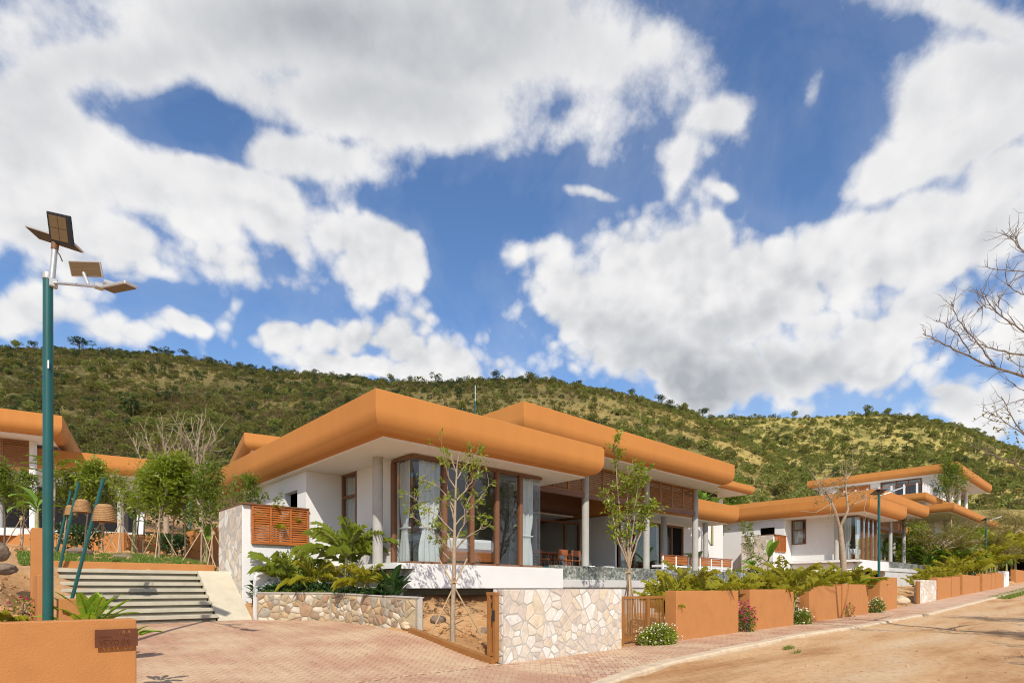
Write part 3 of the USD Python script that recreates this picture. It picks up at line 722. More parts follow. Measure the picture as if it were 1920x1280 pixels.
def curtain(p0, p1, z0, z1, tie=True, seed=0, amp=0.035, pinch=0.45, lean=0.0):
    """a hanging cloth with folds, gathered in the middle by a tie"""
    p0, p1 = np.asarray(p0, float), np.asarray(p1, float)
    ex = p1 - p0; W = np.linalg.norm(ex); ex /= W; ey = np.array([-ex[1], ex[0], 0])
    n, m = 90, 22
    s = np.linspace(0, 1, n); h = np.linspace(0, 1, m)
    S, H = np.meshgrid(s, h, indexing='ij')
    g = 1 - pinch * np.exp(-((H - 0.34) / 0.13) ** 2) - (0.16 * np.clip((H - 0.34) / 0.66, 0, 1) * 0) if tie else np.ones_like(H)
    c = 0.5 + lean * np.exp(-((H - 0.34) / 0.2) ** 2)
    x = (c + (S - 0.5) * g) * W
    y = amp * np.sin(S * W / 0.085 * math.pi + seed) * (0.6 + 0.4 * H) + 0.012 * np.sin(S * 37 + H * 5 + seed)
    P = p0[None, None] + x[..., None] * ex + y[..., None] * ey
    P[..., 2] = z0 + H * (z1 - z0)
    return MB().sheet(P)

def build_villa():
    t = Thing('villa', (6, 5, -0.9))
    # roofs
    roof(t, (0, 0, 7.83, 14.2), TOP1)
    roof(t, (5.19, 0.82, 17.9, 13.6), TOP2)
    roof(t, (15.0, 3.3, 23.4, 12.0), TOP1 + 0.004)
    # inner gallery fascia, its timber darkened to stand in for shade behind the columns
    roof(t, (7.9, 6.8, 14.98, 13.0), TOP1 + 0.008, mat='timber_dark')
    # floors
    sl = MB()
    sl.box((1.10, 1.15, FLOOR - 0.16), (7.0, 14.0, FLOOR), 0.006)
    sl.box((7.005, 2.15, FLOOR - 0.16), (23.0, 13.0, FLOOR), 0.006)
    t.put('floor_slab', sl, M['floor'])
    # the white cantilevered sill under the bedroom
    sill = MB()
    sill.prism([(1.25, 0.0), (6.83, 0.0), (6.83, FLOOR - 0.03), (1.50, FLOOR - 0.03), (1.50, 0.47)], -1.2, 0, frame=((0, 0.80, 0), X, Z, -Y))
    t.put('slab_edge', sill, M['white'])
    ls = MB().box((1.02, 0.80, 0.47), (1.496, 5.1, FLOOR - 0.03), 0.006)
    ls.box((1.3, 1.3, -0.6), (1.49, 5.1, 0.468), 0)
    t.put('side_plinth', ls, M['white'])
    t.put('foundation', MB().box((1.6, 2.1, -1.6), (6.7, 12, 0.4), 0).box((7.1, 3, -1.6), (22.8, 12, 0.44), 0), M['concrete'])
    # bedroom side wall (plane A = 1.71) with the tall window
    w = MB()
    w.box((1.71, 2.18, FLOOR), (1.91, 4.18, SOFF), 0)                                          # glass corner to window
    w.box((1.71, 4.18, FLOOR), (1.91, 5.10, FLOOR + 1.12), 0)
    w.box((0.6, 5.11, -0.7), (2.2, 5.31, SOFF), 0)                                              # front of the projecting block
    t.put('wall', w, M['white'])
    blk = MB()                                                                                 # left face of the block, with the opening
    blk.box((0.6, 5.312, -0.7), (0.8, 5.75, SOFF), 0); blk.box((0.6, 6.75, -0.7), (0.8, 10.5, SOFF), 0)
    blk.box((0.6, 5.752, 2.92), (0.8, 6.748, SOFF), 0); blk.box((0.6, 5.752, -0.7), (0.8, 6.748, 1.9), 0)
    blk.box((0.8, 10.3, -0.7), (6.4, 10.5, SOFF), 0)
    t.put('wall', blk, M['white'])
    t.put('bathroom_lining', MB().box((2.0, 5.4, FLOOR), (2.05, 10.2, SOFF - 0.05), 0), M['dark'])  # dark sheet standing in for the unlit room behind the opening
    win = t.put('window', MB().box((1.69, 4.18, FLOOR + 1.12), (1.80, 4.25, SOFF), 0.004).box((1.69, 5.04, FLOOR + 1.12), (1.80, 5.108, SOFF), 0.004)
                .box((1.69, 4.25, FLOOR + 1.12), (1.80, 5.04, FLOOR + 1.19), 0.004).box((1.69, 4.25, SOFF - 0.07), (1.80, 5.04, SOFF), 0.004).box((1.69, 4.25, SOFF - 0.72), (1.80, 5.04, SOFF - 0.65), 0.004), M['frame'])
    t.put('pane', MB().box((1.74, 4.25, FLOOR + 1.19), (1.748, 5.04, SOFF - 0.72), 0).box((1.74, 4.25, SOFF - 0.65), (1.748, 5.04, SOFF - 0.07), 0), M['glass'], under=win)
    # bedroom glazing
    z0, z1 = FLOOR, SOFF - 0.03
    win = t.path + '/corner_window'
    UsdGeom.Xform.Define(stage, win)
    for q in (((1.68, 1.16, z0), (6.30, 1.24, z0 + 0.05)), ((1.68, 1.16, z1 - 0.07), (6.30, 1.24, z1)), ((1.66, 1.245, z0), (1.76, 2.18, z0 + 0.05)), ((1.66, 1.245, z1 - 0.07), (1.76, 2.18, z1))):
        t.put('rail', bx(*q, 0.004), M['frame'], under=win)
    for a in (2.66, 3.57, 4.475, 5.39):
        t.put('mullion', bx((a - 0.055, 1.12, z0 + 0.05), (a + 0.055, 1.26, z1 - 0.07), 0.005), M['frame'], under=win)
    t.put('mullion', bx((1.64, 2.08, z0 + 0.05), (1.78, 2.178, z1 - 0.07), 0.005), M['frame'], under=win)
    xs = [1.71, 2.605, 2.715, 3.515, 3.625, 4.42, 4.53, 5.335, 5.445, 6.24]
    for k in range(0, 10, 2):
        t.put('pane', bx((xs[k], 1.195, z0 + 0.05), (xs[k + 1], 1.205, z1 - 0.07)), M['glass'], under=win)
    t.put('pane', bx((1.71, 1.21, z0 + 0.05), (1.718, 2.08, z1 - 0.07)), M['glass'], under=win)
    t.put('pane', bx((6.232, 1.21, z0 + 0.0), (6.24, 2.6, z1)), M['glass'], under=win)
    # bedroom back and right walls
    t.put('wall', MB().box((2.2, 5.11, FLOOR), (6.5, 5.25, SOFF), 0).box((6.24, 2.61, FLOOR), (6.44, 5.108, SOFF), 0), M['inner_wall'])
    t.put('wall_lining', MB().box((1.915, 2.2, FLOOR), (1.93, 4.17, SOFF), 0), M['inner_wall'])
    t.put('bedroom_floor', MB().box((1.76, 1.3, FLOOR + 0.004), (6.2, 5.0, FLOOR + 0.02), 0), M['timber_dark'])
    t.put('bedroom_ceiling', MB().box((1.95, 1.6, SOFF - 0.03), (6.2, 5.0, SOFF - 0.006), 0), M['inner_wall'])
    t.put('wall', MB().box((2.4, 5.04, FLOOR), (5.4, 5.10, FLOOR + 1.5), 0.01), M['wood_red'], label='timber panelled headboard wall inside the bedroom')
    column(t, 1.29, 2.22, FLOOR - 0.16, SOFF)
    # living hall
    for a in (9.8, 13.6, 17.4): column(t, a, 2.43, FLOOR - 0.2, SOFF2)
    for a in (17.55, 21.4): column(t, a, 4.15, FLOOR - 0.2, SOFF)
    column(t, 12.9, 8.2, FLOOR, SOFF, mat='white')
    pan = M['slat']
    def bay(a0, a1, n):
        w = (a1 - a0) / n
        for i in range(n):
            louvre_panel(t, (a0 + i * w, 2.43, 0), X, -Y, w - 0.006, SOFF + 0.02, SOFF2 - 0.01, 13, pan, pan, depth=0.06, frame=0.055)
    bay(6.6, 9.66, 4); bay(9.94, 13.46, 4); bay(13.74, 17.26, 4)
    t.put('beam', MB().box((6.5, 2.36, SOFF - 0.14), (17.3, 2.50, SOFF + 0.016), 0.006), M['frame'])
    t.put('wall', MB().box((15.3, 5.31, FLOOR), (15.45, 12.2, SOFF), 0), M['white'])
    t.put('wall', MB().box((7.2, 12.3, FLOOR), (23, 12.5, SOFF), 0).box((6.6, 5.3, FLOOR), (6.8, 12.3, SOFF), 0).box((21.0, 5.32, FLOOR), (21.15, 12.3, SOFF), 0), M['dark'])  # back walls coloured near black so the hall looks unlit
    dz = SOFF - 0.3
    dr = t.put('hall_door', MB().box((12.4, 7.4, dz), (15.29, 7.5, dz + 0.1), 0.004), M['frame'])
    for a in (12.4, 14.15, 15.15): t.put('post', bx((a, 7.4, FLOOR), (a + 0.1, 7.5, dz), 0.004), M['frame'], under=dr)
    t.put('pane', bx((14.25, 7.446, FLOOR), (15.15, 7.454, dz)), M['glass'], under=dr)
    gd = MB(); zz = SOFF - 0.25
    for a in (15.46, 16.6, 17.7, 18.8, 19.85, 20.9): gd.box((a, 5.16, FLOOR), (a + 0.09, 5.26, zz), 0.004)
    gd.box((15.46, 5.16, zz), (20.99, 5.26, zz + 0.1), 0.004)
    dr = t.put('sliding_door', gd, M['frame'])
    for a in (15.55, 16.69, 17.79, 18.89): t.put('pane', bx((a, 5.206, FLOOR), (a + 0.96, 5.214, zz)), M['glass'], under=dr)
    t.put('wall', MB().box((15.46, 5.18, zz + 0.1), (20.99, 5.3, SOFF), 0), M['white'])
    # stone-faced courtyard wall with its timber louvre
    pier = MB()
    pier.box((-1.15, 5.11, -1.0), (-0.93, 7.18, 2.247), 0.004)
    pier.box((-0.928, 5.112, -1.0), (0.598, 5.30, 1.21), 0.004)
    pier.box((-0.928, 7.0, -1.0), (0.598, 7.18, 2.24), 0.004)
    cw_ = t.put('courtyard_wall', pier, M['white'])
    fr = (np.array([-1.152, 7.18, 0]), -Y, Z, -X)
    stone_face(t, fr, Polygon([(0.0, -0.9), (2.06, -0.9), (2.06, 2.245), (0.0, 2.245)]), 64, 31, M['flag'], depth=0.009, gap=0.022, under=cw_)
    t.put('mortar', bx((-1.160, 5.115, -1.0), (-1.151, 7.17, 2.243)), M['mortar'], under=cw_)
    t.put('coping', MB().box((-1.17, 5.0, 2.25), (-0.90, 7.2, 2.29), 0.004).box((-0.898, 5.0, 2.25), (0.66, 5.33, 2.29), 0.004), M['frame'], under=cw_)
    louvre_panel(t, (-0.925, 5.06, 0), X, -Y, 1.57, 1.20, 2.248, 15, M['louvre'], M['louvre'], depth=0.07, frame=0.055, bars=(0.51, 1.06), name='timber_louvre')
    # low rounded white wall at the ramp
    q = [(0, -0.9), (1.05, -0.9), (1.05, 0.46)] + [(0.28 - 0.28 * math.sin(a), 0.18 + 0.28 * math.cos(a)) for a in np.linspace(0, math.pi / 2, 9)]
    t.put('low_wall', MB().prism(q, 0, 0.2, frame=(np.array([-1.10, 4.20, 0]), np.array([0.9, 0.25, 0]) / math.hypot(0.9, 0.25), Z, Y)), M['white'], smooth=30)
    # pool: tiled outer wall over a plastered base
    pw_ = t.put('pool_wall', MB().box((6.84, 1.12, 0.28), (20.2, 1.42, 0.72), 0.004), M['pool_tile'])
    t.put('pool_base', MB().box((6.84, 1.0, 0.02), (20.2, 1.38, 0.275), 0.01).box((6.84, 1.06, -1.9), (20.2, 1.36, 0.016), 0.0), M['plaster_grey'], under=pw_)
    t.put('pool_water', MB().box((6.84, 1.42, 0.5), (20.2, 2.14, 0.69), 0), M['water'], under=pw_)
    return t

def pool_mats():
    n = {'g': ('geometry', {}), 'v': ('voronoi_texture', {'scale': 14.0}), 'r': ('rgb_ramp', {'ramp': [(0.0, (0.085, 0.10, 0.085)), (0.4, (0.17, 0.185, 0.155)), (0.7, (0.26, 0.265, 0.23)), (1.0, (0.42, 0.41, 0.37))]}), 'bw': ('separate_color', {}),
         'k': ('noise_texture', {'scale': 1.2, 'detail': 5}), 'rk': ('rgb_ramp', {'ramp': [(0.35, (0.45, 0.45, 0.45)), (0.6, (1.1, 1.1, 1.1))]}), 'm': ('mix_color', {'blend_type': 'multiply', 'fac': 1.0, 'use_clamp': False}), 'p': ('principled_bsdf', {'roughness': 0.45})}
    L = [('g.position', 'v.vector'), ('v.color', 'bw.color'), ('bw.r', 'r.fac'), ('g.position', 'k.vector'), ('k.fac', 'rk.fac'), ('r.color', 'm.a'), ('rk.color', 'm.b'), ('m.result', 'p.base_color')]
    M['pool_tile'] = usdkit.material(stage, '/World/Looks/pool_tile', n, L, surface='p.BSDF')
    M['plaster_grey'] = pmat('grey_plaster', (0.56, 0.55, 0.52), rough=0.9, var=0.10, scale=1.5)
    M['water'] = pmat('pool_water_surface', (0.05, 0.16, 0.17), rough=0.05, spec=0.6)
pool_mats()
villa = build_villa()
tag(villa.prim, 'nearest white villa with orange rounded roofs, corner bedroom window and stone courtyard wall', 'villa')
STEP = np.array([31.8, -0.5, 1.14])
copy_of(villa, 'villa', STEP, label='second white villa along the road, behind the banana plants', cat='villa')

# ------------------------------------------------------------------ furniture, as things of their own
def sets(move, where, first=None):
    pass

def build_bed():
    t = Thing('bed', (4.0, 3.2, FLOOR))
    t.put('bed_base', bx((3.0, 1.75, FLOOR + 0.12), (5.0, 4.6, FLOOR + 0.40), 0.02), M['louvre'])
    t.put('mattress', bx((3.03, 1.80, FLOOR + 0.41), (4.97, 4.55, FLOOR + 0.78), 0.09), M['linen'])
    for a in (3.1, 4.05): t.put('pillow', bx((a, 4.0, FLOOR + 0.79), (a + 0.8, 4.5, FLOOR + 1.05), 0.09), M['linen'])
    for a in (3.15, 4.85):
        for b in (2.0, 4.4): t.put('leg', bx((a - 0.05, b - 0.05, FLOOR), (a + 0.05, b + 0.05, FLOOR + 0.118)), M['frame'])
    return t
bed = build_bed()
tag(bed.prim, 'bed with white mattress on a timber base behind the nearest villa\'s corner window', 'bed')
copy_of(bed, 'bed', STEP, label='small looking bed seen through the second villa\'s corner window', cat='bed')

CURT = [((1.98, 1.36), (2.62, 1.36), 'pale blue curtain tied back just right of the near window corner', 'pale curtain right of the corner post in the second villa\'s window', -0.05),
        ((1.86, 1.55), (1.86, 2.05), 'narrow pale curtain at the left side pane of the near corner window', 'narrow pale curtain at the left side of the second villa\'s corner window', 0.0),
        ((5.45, 1.36), (6.08, 1.36), 'pale curtain tied back at the right end of the near bedroom window', 'pale curtain at the right end of the second villa\'s bedroom window', 0.08)]
for i, (p0, p1, la, lb, lean) in enumerate(CURT):
    t = Thing('curtain', ((p0[0] + p1[0]) / 2, (p0[1] + p1[1]) / 2, FLOOR), la, 'curtain')
    t.put('cloth', curtain((*p0, 0), (*p1, 0), FLOOR + 0.01, SOFF - 0.1, seed=i, lean=lean), M['curtain'], smooth=True)
    m = (np.array(p0) + np.array(p1)) / 2 + (np.array(p1) - np.array(p0)) * lean
    d = (np.array(p1) - np.array(p0)) / 2
    zc = FLOOR + 0.34 * (SOFF - FLOOR)
    t.put('tie', MB().lathe([(0.0, zc - 0.02), (1.0, zc - 0.02), (1.0, zc + 0.02), (0.0, zc + 0.02)], (0, 0, 0), 16) if False else bx((m[0] - abs(d[0]) * 0.62 - 0.05, m[1] - abs(d[1]) * 0.62 - 0.05, zc - 0.02), (m[0] + abs(d[0]) * 0.62 + 0.05, m[1] + abs(d[1]) * 0.62 + 0.05, zc + 0.02), 0.01), M['curtain'])
    copy_of(t, 'curtain', STEP, label=lb, cat='curtain')
t = Thing('curtain', (1.86, 4.9, FLOOR + 1.1), 'curtain behind the tall narrow window of the second villa', 'curtain')
t.put('cloth', curtain((1.86, 4.45, 0), (1.86, 5.0, 0), FLOOR + 1.05, SOFF - 0.1, tie=False, seed=9), M['curtain'], smooth=True)
copy_of(t, 'curtain', STEP, label='curtain behind the tall narrow side window of the second villa', cat='curtain')
tag(t.prim, 'curtain behind the tall narrow side window near the palm, nearest villa', 'curtain')
t = Thing('curtain', (16.0, 5.4, FLOOR), 'pale curtain behind the left leaf of the hall\'s glass doors', 'curtain')
t.put('cloth', curtain((15.6, 5.4, 0), (16.3, 5.4, 0), FLOOR + 0.01, SOFF - 0.3, seed=4), M['curtain'], smooth=True)
t = Thing('curtain', (19.6, 5.4, FLOOR), 'white curtain behind the right leaf of the hall\'s glass doors', 'curtain')
t.put('cloth', curtain((18.8, 5.4, 0), (19.7, 5.4, 0), FLOOR + 0.01, SOFF - 0.3, seed=6, pinch=0.3), M['curtain'], smooth=True)

def table():
    t = Thing('dining_table', (9.6, 4.6, FLOOR), 'dark red timber dining table in the open hall behind the first pool column', 'table')
    t.put('tabletop', bx((8.4, 4.1, FLOOR + 0.70), (11.0, 5.1, FLOOR + 0.75), 0.01), M['wood_red'])
    for a in (8.55, 10.85):
        for b in (4.2, 5.0): t.put('leg', bx((a - 0.04, b - 0.04, FLOOR), (a + 0.04, b + 0.04, FLOOR + 0.698), 0.005), M['wood_red'])
    return t
tbl = table()
def chair(at, rot, label, first=[None]):
    if first[0] is None:
        t = Thing('dining_chair', (0, 0, FLOOR), label, 'chair', 'chairs round the dining table')
        t.put('seat', bx((-0.24, -0.24, FLOOR + 0.42), (0.24, 0.24, FLOOR + 0.46), 0.01), M['louvre'])
        t.put('backrest', bx((-0.26, 0.20, FLOOR + 0.60), (0.26, 0.24, FLOOR + 0.82), 0.01), M['wood_red'])
        for a in (-0.21, 0.21):
            t.put('leg', MB().tube([(a, -0.2, FLOOR), (a * 0.95, -0.19, FLOOR + 0.64)], 0.018, 6), M['wood_red'])
            t.put('leg', MB().tube([(a, 0.22, FLOOR), (a, 0.22, FLOOR + 0.82)], 0.018, 6), M['wood_red'])
            t.put('armrest', bx((a - 0.025, -0.22, FLOOR + 0.642), (a + 0.025, 0.2, FLOOR + 0.67), 0.005), M['wood_red'])
        first[0] = t
        src = t
        UsdGeom.Xformable(t.prim).ClearXformOpOrder()
        UsdGeom.Xformable(t.prim).AddTranslateOp().Set(Gf.Vec3d(at[0], at[1], FLOOR)) if not t.prim.GetAttribute('xformOp:translate') else None
        t.prim.GetAttribute('xformOp:translate').Set(Gf.Vec3d(at[0], at[1], FLOOR))
        UsdGeom.Xformable(t.prim).SetXformOpOrder([UsdGeom.XformOp(t.prim.GetAttribute('xformOp:translate'))])
        t.base = np.array([0, 0, FLOOR])
        return
    copy_of(first[0], 'dining_chair', (at[0], at[1], 0), rotz=rot, label=label)
for k, (a, b, r, lab) in enumerate([(8.9, 3.8, math.pi, 'red timber armchair at the dining table, pool side, farthest left'), (9.8, 3.75, math.pi, 'red timber armchair at the dining table, pool side, middle'), (10.6, 3.8, math.pi, 'red timber armchair at the dining table beside the concrete column'),
                                    (8.9, 5.4, 0, 'red timber armchair on the far side of the dining table, left'), (10.3, 5.4, 0, 'red timber armchair on the far side of the dining table, right')]):
    chair((a, b), r, lab)
def lounger(a, b, label):
    t = Thing('lounge_chair', (a, b, FLOOR), label, 'lounger')
    t.put('seat', bx((a, b, FLOOR + 0.24), (a + 0.62, b + 1.2, FLOOR + 0.30), 0.02), M['linen'])
    fr = (np.array([a, b + 1.2, FLOOR + 0.26]), X, np.array([0, 0.55, 0.83]), np.array([0, -0.83, 0.55]))
    t.put('backrest', bx((0, 0, -0.03), (0.62, 0.75, 0.03), 0.02, fr), M['plaster_grey'])
    for i in (0.06, 0.56):
        for j in (0.1, 1.1): t.put('leg', bx((a + i - 0.02, b + j - 0.02, FLOOR), (a + i + 0.02, b + j + 0.02, FLOOR + 0.238)), M['frame'])
lounger(11.9, 4.2, 'reclined pale lounge chair by the hall\'s white wall, left of two')
lounger(13.2, 4.2, 'reclined pale lounge chair by the hall\'s white wall, right of two')
# hanging lamp over the table
t = Thing('ceiling_lamp', (10.0, 5.6, SOFF - 0.3), 'small timber ceiling lamp above the dining table', 'lamp')
t.put('shade', MB().lathe([(0.05, SOFF - 0.12), (0.32, SOFF - 0.22), (0.34, SOFF - 0.30), (0.30, SOFF - 0.30), (0.05, SOFF - 0.15)], (10.4, 7.0, 0), 20), M['louvre'], smooth=30)
t.put('rod', MB().tube([(10.4, 7.0, SOFF - 0.14), (10.4, 7.0, SOFF)], 0.012, 6), M['frame'])

# the long white bench with timber backs beside the pool
t = Thing('pool_bench', (18.4, 3.1, FLOOR), 'long white bench with timber back panels beside the pool, behind the columns', 'bench')
t.put('seat', bx((15.5, 2.95, FLOOR + 0.30), (21.8, 3.45, FLOOR + 0.40), 0.01), M['white'])
for i in range(7):
    a = 15.5 + i * 1.04
    t.put('post', bx((a, 2.88, FLOOR), (a + 0.09, 2.945, FLOOR + 0.80), 0.005), M['white'])
    if i < 6:
        for j in range(3):
            t.put('back_slat', bx((a + 0.095, 2.895, FLOOR + 0.44 + j * 0.12), (a + 1.035, 2.925, FLOOR + 0.545 + j * 0.12), 0.004), M['louvre'])
t.put('top_rail', bx((15.4, 2.86, FLOOR + 0.805), (21.85, 2.96, FLOOR + 0.84), 0.004), M['wood_red'])

# ------------------------------------------------------------------ the villas farther off
def frame_at(o, turn):
    """a house frame with its origin at o; its front runs at TURN degrees from the view axis"""
    a = math.radians(turn)
    ex = math.sin(a) * RGT + math.cos(a) * FWD
    return (np.asarray(o, float), ex, np.array([-ex[1], ex[0], 0]), Z)

# left villa
o = cw(-19.6, 25.0)
fl = frame_at(o, 58)
t = Thing('villa', o + [0, 0, 2.0], 'villa at the left edge with two stepped orange roofs behind young trees', 'villa')
roof(t, (-16, 0, 0, 11), 7.5, fr=fl)
roof(t, (-14, 2.28, 3.7, 10), 6.42, h=0.9, fr=fl)
for a in (-9.0, -5.0, -1.2): column(t, a, 1.6, 1.2, 6.57, 0.14, fl, mat='white')
for a in (-2.6, 1.98): column(t, a, 3.1, 1.2, 5.52, 0.14, fl)
for k in range(8):
    a0 = -8.85 + k * 0.94
    louvre_panel(t, place(np.array([[a0, 1.6, 0]]), fl)[0], fl[1], -fl[2], 0.93, 5.45, 6.56, 12, M['slat'], M['slat'], depth=0.06)
t.put('beam', MB().box((-9, 1.55, 5.2), (-1.2, 1.66, 5.44), 0.005, fl), M['wood_red'])
t.put('wall', MB().box((-14, 4.2, 1.0), (3.0, 4.4, 5.52), 0, fl), M['white'])
t.put('wall', MB().box((-14, 3.6, 4.4), (-3, 3.7, 5.52), 0, fl).box((-3.0, 4.1, 2.9), (2.6, 4.19, 4.9), 0, fl), M['dark'])  # dark sheets standing in for the shade under the lower roof
t.put('floor_slab', MB().box((-14, 1.2, 2.3), (3.4, 9, 2.62), 0.005, fl), M['white'])
# rear villa, only a roof corner of it shows
o = cw(-15.4, 33.0)
fl2 = frame_at(o, 59)
t = Thing('villa', o + [0, 0, 3.5], 'rear villa whose orange roof corner peeps over the nearest villa\'s left eave', 'villa')
roof(t, (0, 0, 9, 9), 8.95, fr=fl2)
t.put('wall', MB().box((1.5, 1.5, 2.5), (8, 8, 8.02), 0, fl2), M['white'])
# upper pavilion behind the pool house
t = Thing('villa', (24, 9, 0.6), 'pavilion with a slim orange roof behind the roof garden plants', 'pavilion')
roof(t, (20.2, 5.0, 28.9, 12.0), 6.28, h=0.5, inset=0.3)
t.put('wall', MB().box((21, 6.6, 0.4), (28, 11, 5.79), 0), M['white'])
t.put('wall', MB().box((20.6, 6.45, 4.5), (27, 6.55, 5.75), 0), M['dark'])  # dark sheet standing in for the shaded recess below the roof

# far right villa with the terrace
t = Thing('villa', (72, 8, 3.4), 'two storey villa above the trees on the right with a railed terrace', 'villa')
UA, UB = 64.9, 1.1
roof(t, (UA, UB, UA + 19.5, UB + 14.2), 12.55)
roof(t, (UA + 6, UB + 4, UA + 14, UB + 11), 13.25, h=0.35, inset=0.2)
roof(t, (58.6, 2.4, 80.0, 13.0), 8.98, h=0.75, inset=0.35)
roof(t, (60.5, 0.6, 86.0, 12.0), 8.0, h=0.8, inset=0.4)
fz = 9.0
t.put('floor_slab', MB().box((59.2, 3.0, fz - 0.2), (84, 14, fz), 0.01), M['white'])
t.put('wall', MB().box((66.5, 8.2, fz), (66.7, 14.5, 11.62), 0).box((66.5, 3.0, fz), (66.7, 4.4, 11.62), 0).box((70, 4.0, 1.2), (80, 12, 7.2), 0), M['white'])
t.put('wall', MB().box((66.4, 9.2, fz + 0.2), (66.48, 12.4, 11.5), 0), M['louvre_y'], label='timber clad part of the upper floor')
wf = MB()
for b in (4.45, 5.55, 6.65, 8.1): wf.box((66.42, b, fz), (66.55, b + 0.09, 11.6), 0.004)
wf.box((66.42, 4.54, 11.5), (66.55, 8.1, 11.6), 0.004)
wn = t.put('window', wf, M['frame'])
for b in (4.54, 5.64, 6.74): t.put('pane', bx((66.48, b, fz), (66.49, b + 1.0, 11.5)), M['glass'], under=wn)
t.put('room_lining', MB().box((69.5, 2.6, fz), (69.6, 14, 11.6), 0), M['dark'])  # dark sheet standing in for the unlit upper room
t.put('pane', bx((67.0, 2.9, fz), (71, 2.91, 11.6)), M['glass'], under=wn)
for k in range(5):
    louvre_panel(t, (73.5 + k * 1.3, 3.0, 0), X, -Y, 1.28, 10.4, 11.6, 8, M['slat'], M['slat'])
for a in (68.4, 72.5, 78.5): column(t, a, 2.6, 1.0, 7.2, 0.3)
for a in (72.3, 76, 80): column(t, a, 2.9, fz, 11.62, 0.16, mat='white')
rl = MB(); rl.box((59.4, 2.9, fz + 0.95), (59.46, 12, fz + 1.0), 0); rl.box((59.4, 2.84, fz + 0.95), (70, 2.9, fz + 1.0), 0)
rail = t.put('railing', rl, M['wood_red'])
for k in range(9): t.put('rail_post', bx((59.38, 3.2 + k * 1.05, fz), (59.48, 3.36 + k * 1.05, fz + 1.05), 0.005), M['white'], under=rail)
for k in range(18): t.put('rail_post', bx((59.7 + k * 0.58, 2.82, fz), (59.86 + k * 0.58, 2.92, fz + 1.05), 0.005), M['white'], under=rail)
tt = Thing('curtain', (66.9, 8.6, fz), 'white curtain at the left of the far terrace villa\'s upper window', 'curtain')
tt.put('cloth', curtain((66.85, 6.9, 0), (66.85, 8.1, 0), fz, 11.4, tie=False, seed=2), M['curtain'], smooth=True)
tt = Thing('curtain', (67.6, 3.1, fz), 'white curtain at the corner of the far terrace villa\'s upper floor', 'curtain')
tt.put('cloth', curtain((67.1, 3.1, 0), (68.2, 3.1, 0), fz, 11.4, tie=True, seed=3), M['curtain'], smooth=True)
# ------------------------------------------------------------------ steps and ramp
st = Thing('entrance_steps', (-3.4, 5.2, -0.8), 'broad flight of grey concrete steps with a side ramp, beside the stone courtyard wall', 'steps')
NR = 8; rise = (0.47 + 0.81) / NR; run = 1.87 / (NR - 1)
for i in range(NR):
    zt_ = -0.81 + (i + 1) * rise
    b0 = 4.30 + i * run
    st.put('step', bx((-4.95, b0, zt_ - 0.085), (-1.965, b0 + run + (0.06 if i < NR - 1 else 1.0), zt_), 0.006), M['step'])
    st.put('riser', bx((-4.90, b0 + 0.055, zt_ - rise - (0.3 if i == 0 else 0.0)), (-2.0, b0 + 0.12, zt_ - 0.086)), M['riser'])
L = math.hypot(1.87, NR * rise)
q = [(4.28, -0.80), (4.28, -1.4), (7.3, -1.4), (7.3, 0.474), (6.2, 0.474)]
st.put('ramp', MB().prism(q, 0, 0.80, frame=(np.array([-1.962, 0, 0]), Y, Z, X)), M['ramp'])
st.put('landing', bx((-4.95, 7.0, 0.2), (-1.16, 7.5, 0.468), 0.004), M['step'])

lk = Thing('lawn_kerb', (-3, 7.6, 0.5), 'low orange kerb between the landing and the lawn', 'kerb')
lk.put('kerb', bx((-5.2, 7.52, 0.2), (-1.18, 7.68, 0.70), 0.008), M['wall_render'])

# grass strip
_rg = np.random.default_rng(8)
ga, gb = np.meshgrid(np.linspace(-5.6, -0.9, 40), np.linspace(7.7, 10.6, 26), indexing='ij')
single('lawn', MB().sheet(np.stack([ga, gb, zt(ga, gb) + 0.03], -1)), pmat('lawn_base', (0.09, 0.12, 0.02), rough=0.95, var=0.4, scale=6), kind='structure', smooth=True)
def grass(n, a0, a1, b0, b1, zf, h, seed, w=0.012):
    r = np.random.default_rng(seed)
    p = np.c_[r.uniform(a0, a1, n), r.uniform(b0, b1, n)]
    z = zf(p[:, 0], p[:, 1])
    base = np.c_[p, z]
    az = r.uniform(0, 2 * np.pi, n); hh = h * r.uniform(0.5, 1.3, n)
    side = np.c_[np.cos(az), np.sin(az), 0 * az] * w
    tip = base + np.c_[r.normal(0, 0.35, (n, 2)) * hh[:, None], hh]
    v = np.stack([base - side, base + side, tip], 1).reshape(-1, 3)
    return v, np.arange(3 * n).reshape(-1, 3)
single('lawn_grass', grass(16000, -5.6, -0.9, 7.7, 10.6, lambda a, b: zt(a, b) + 0.02, 0.075, 2), M['grass'], 'short green lawn behind the landing of the steps', 'grass', kind='stuff')

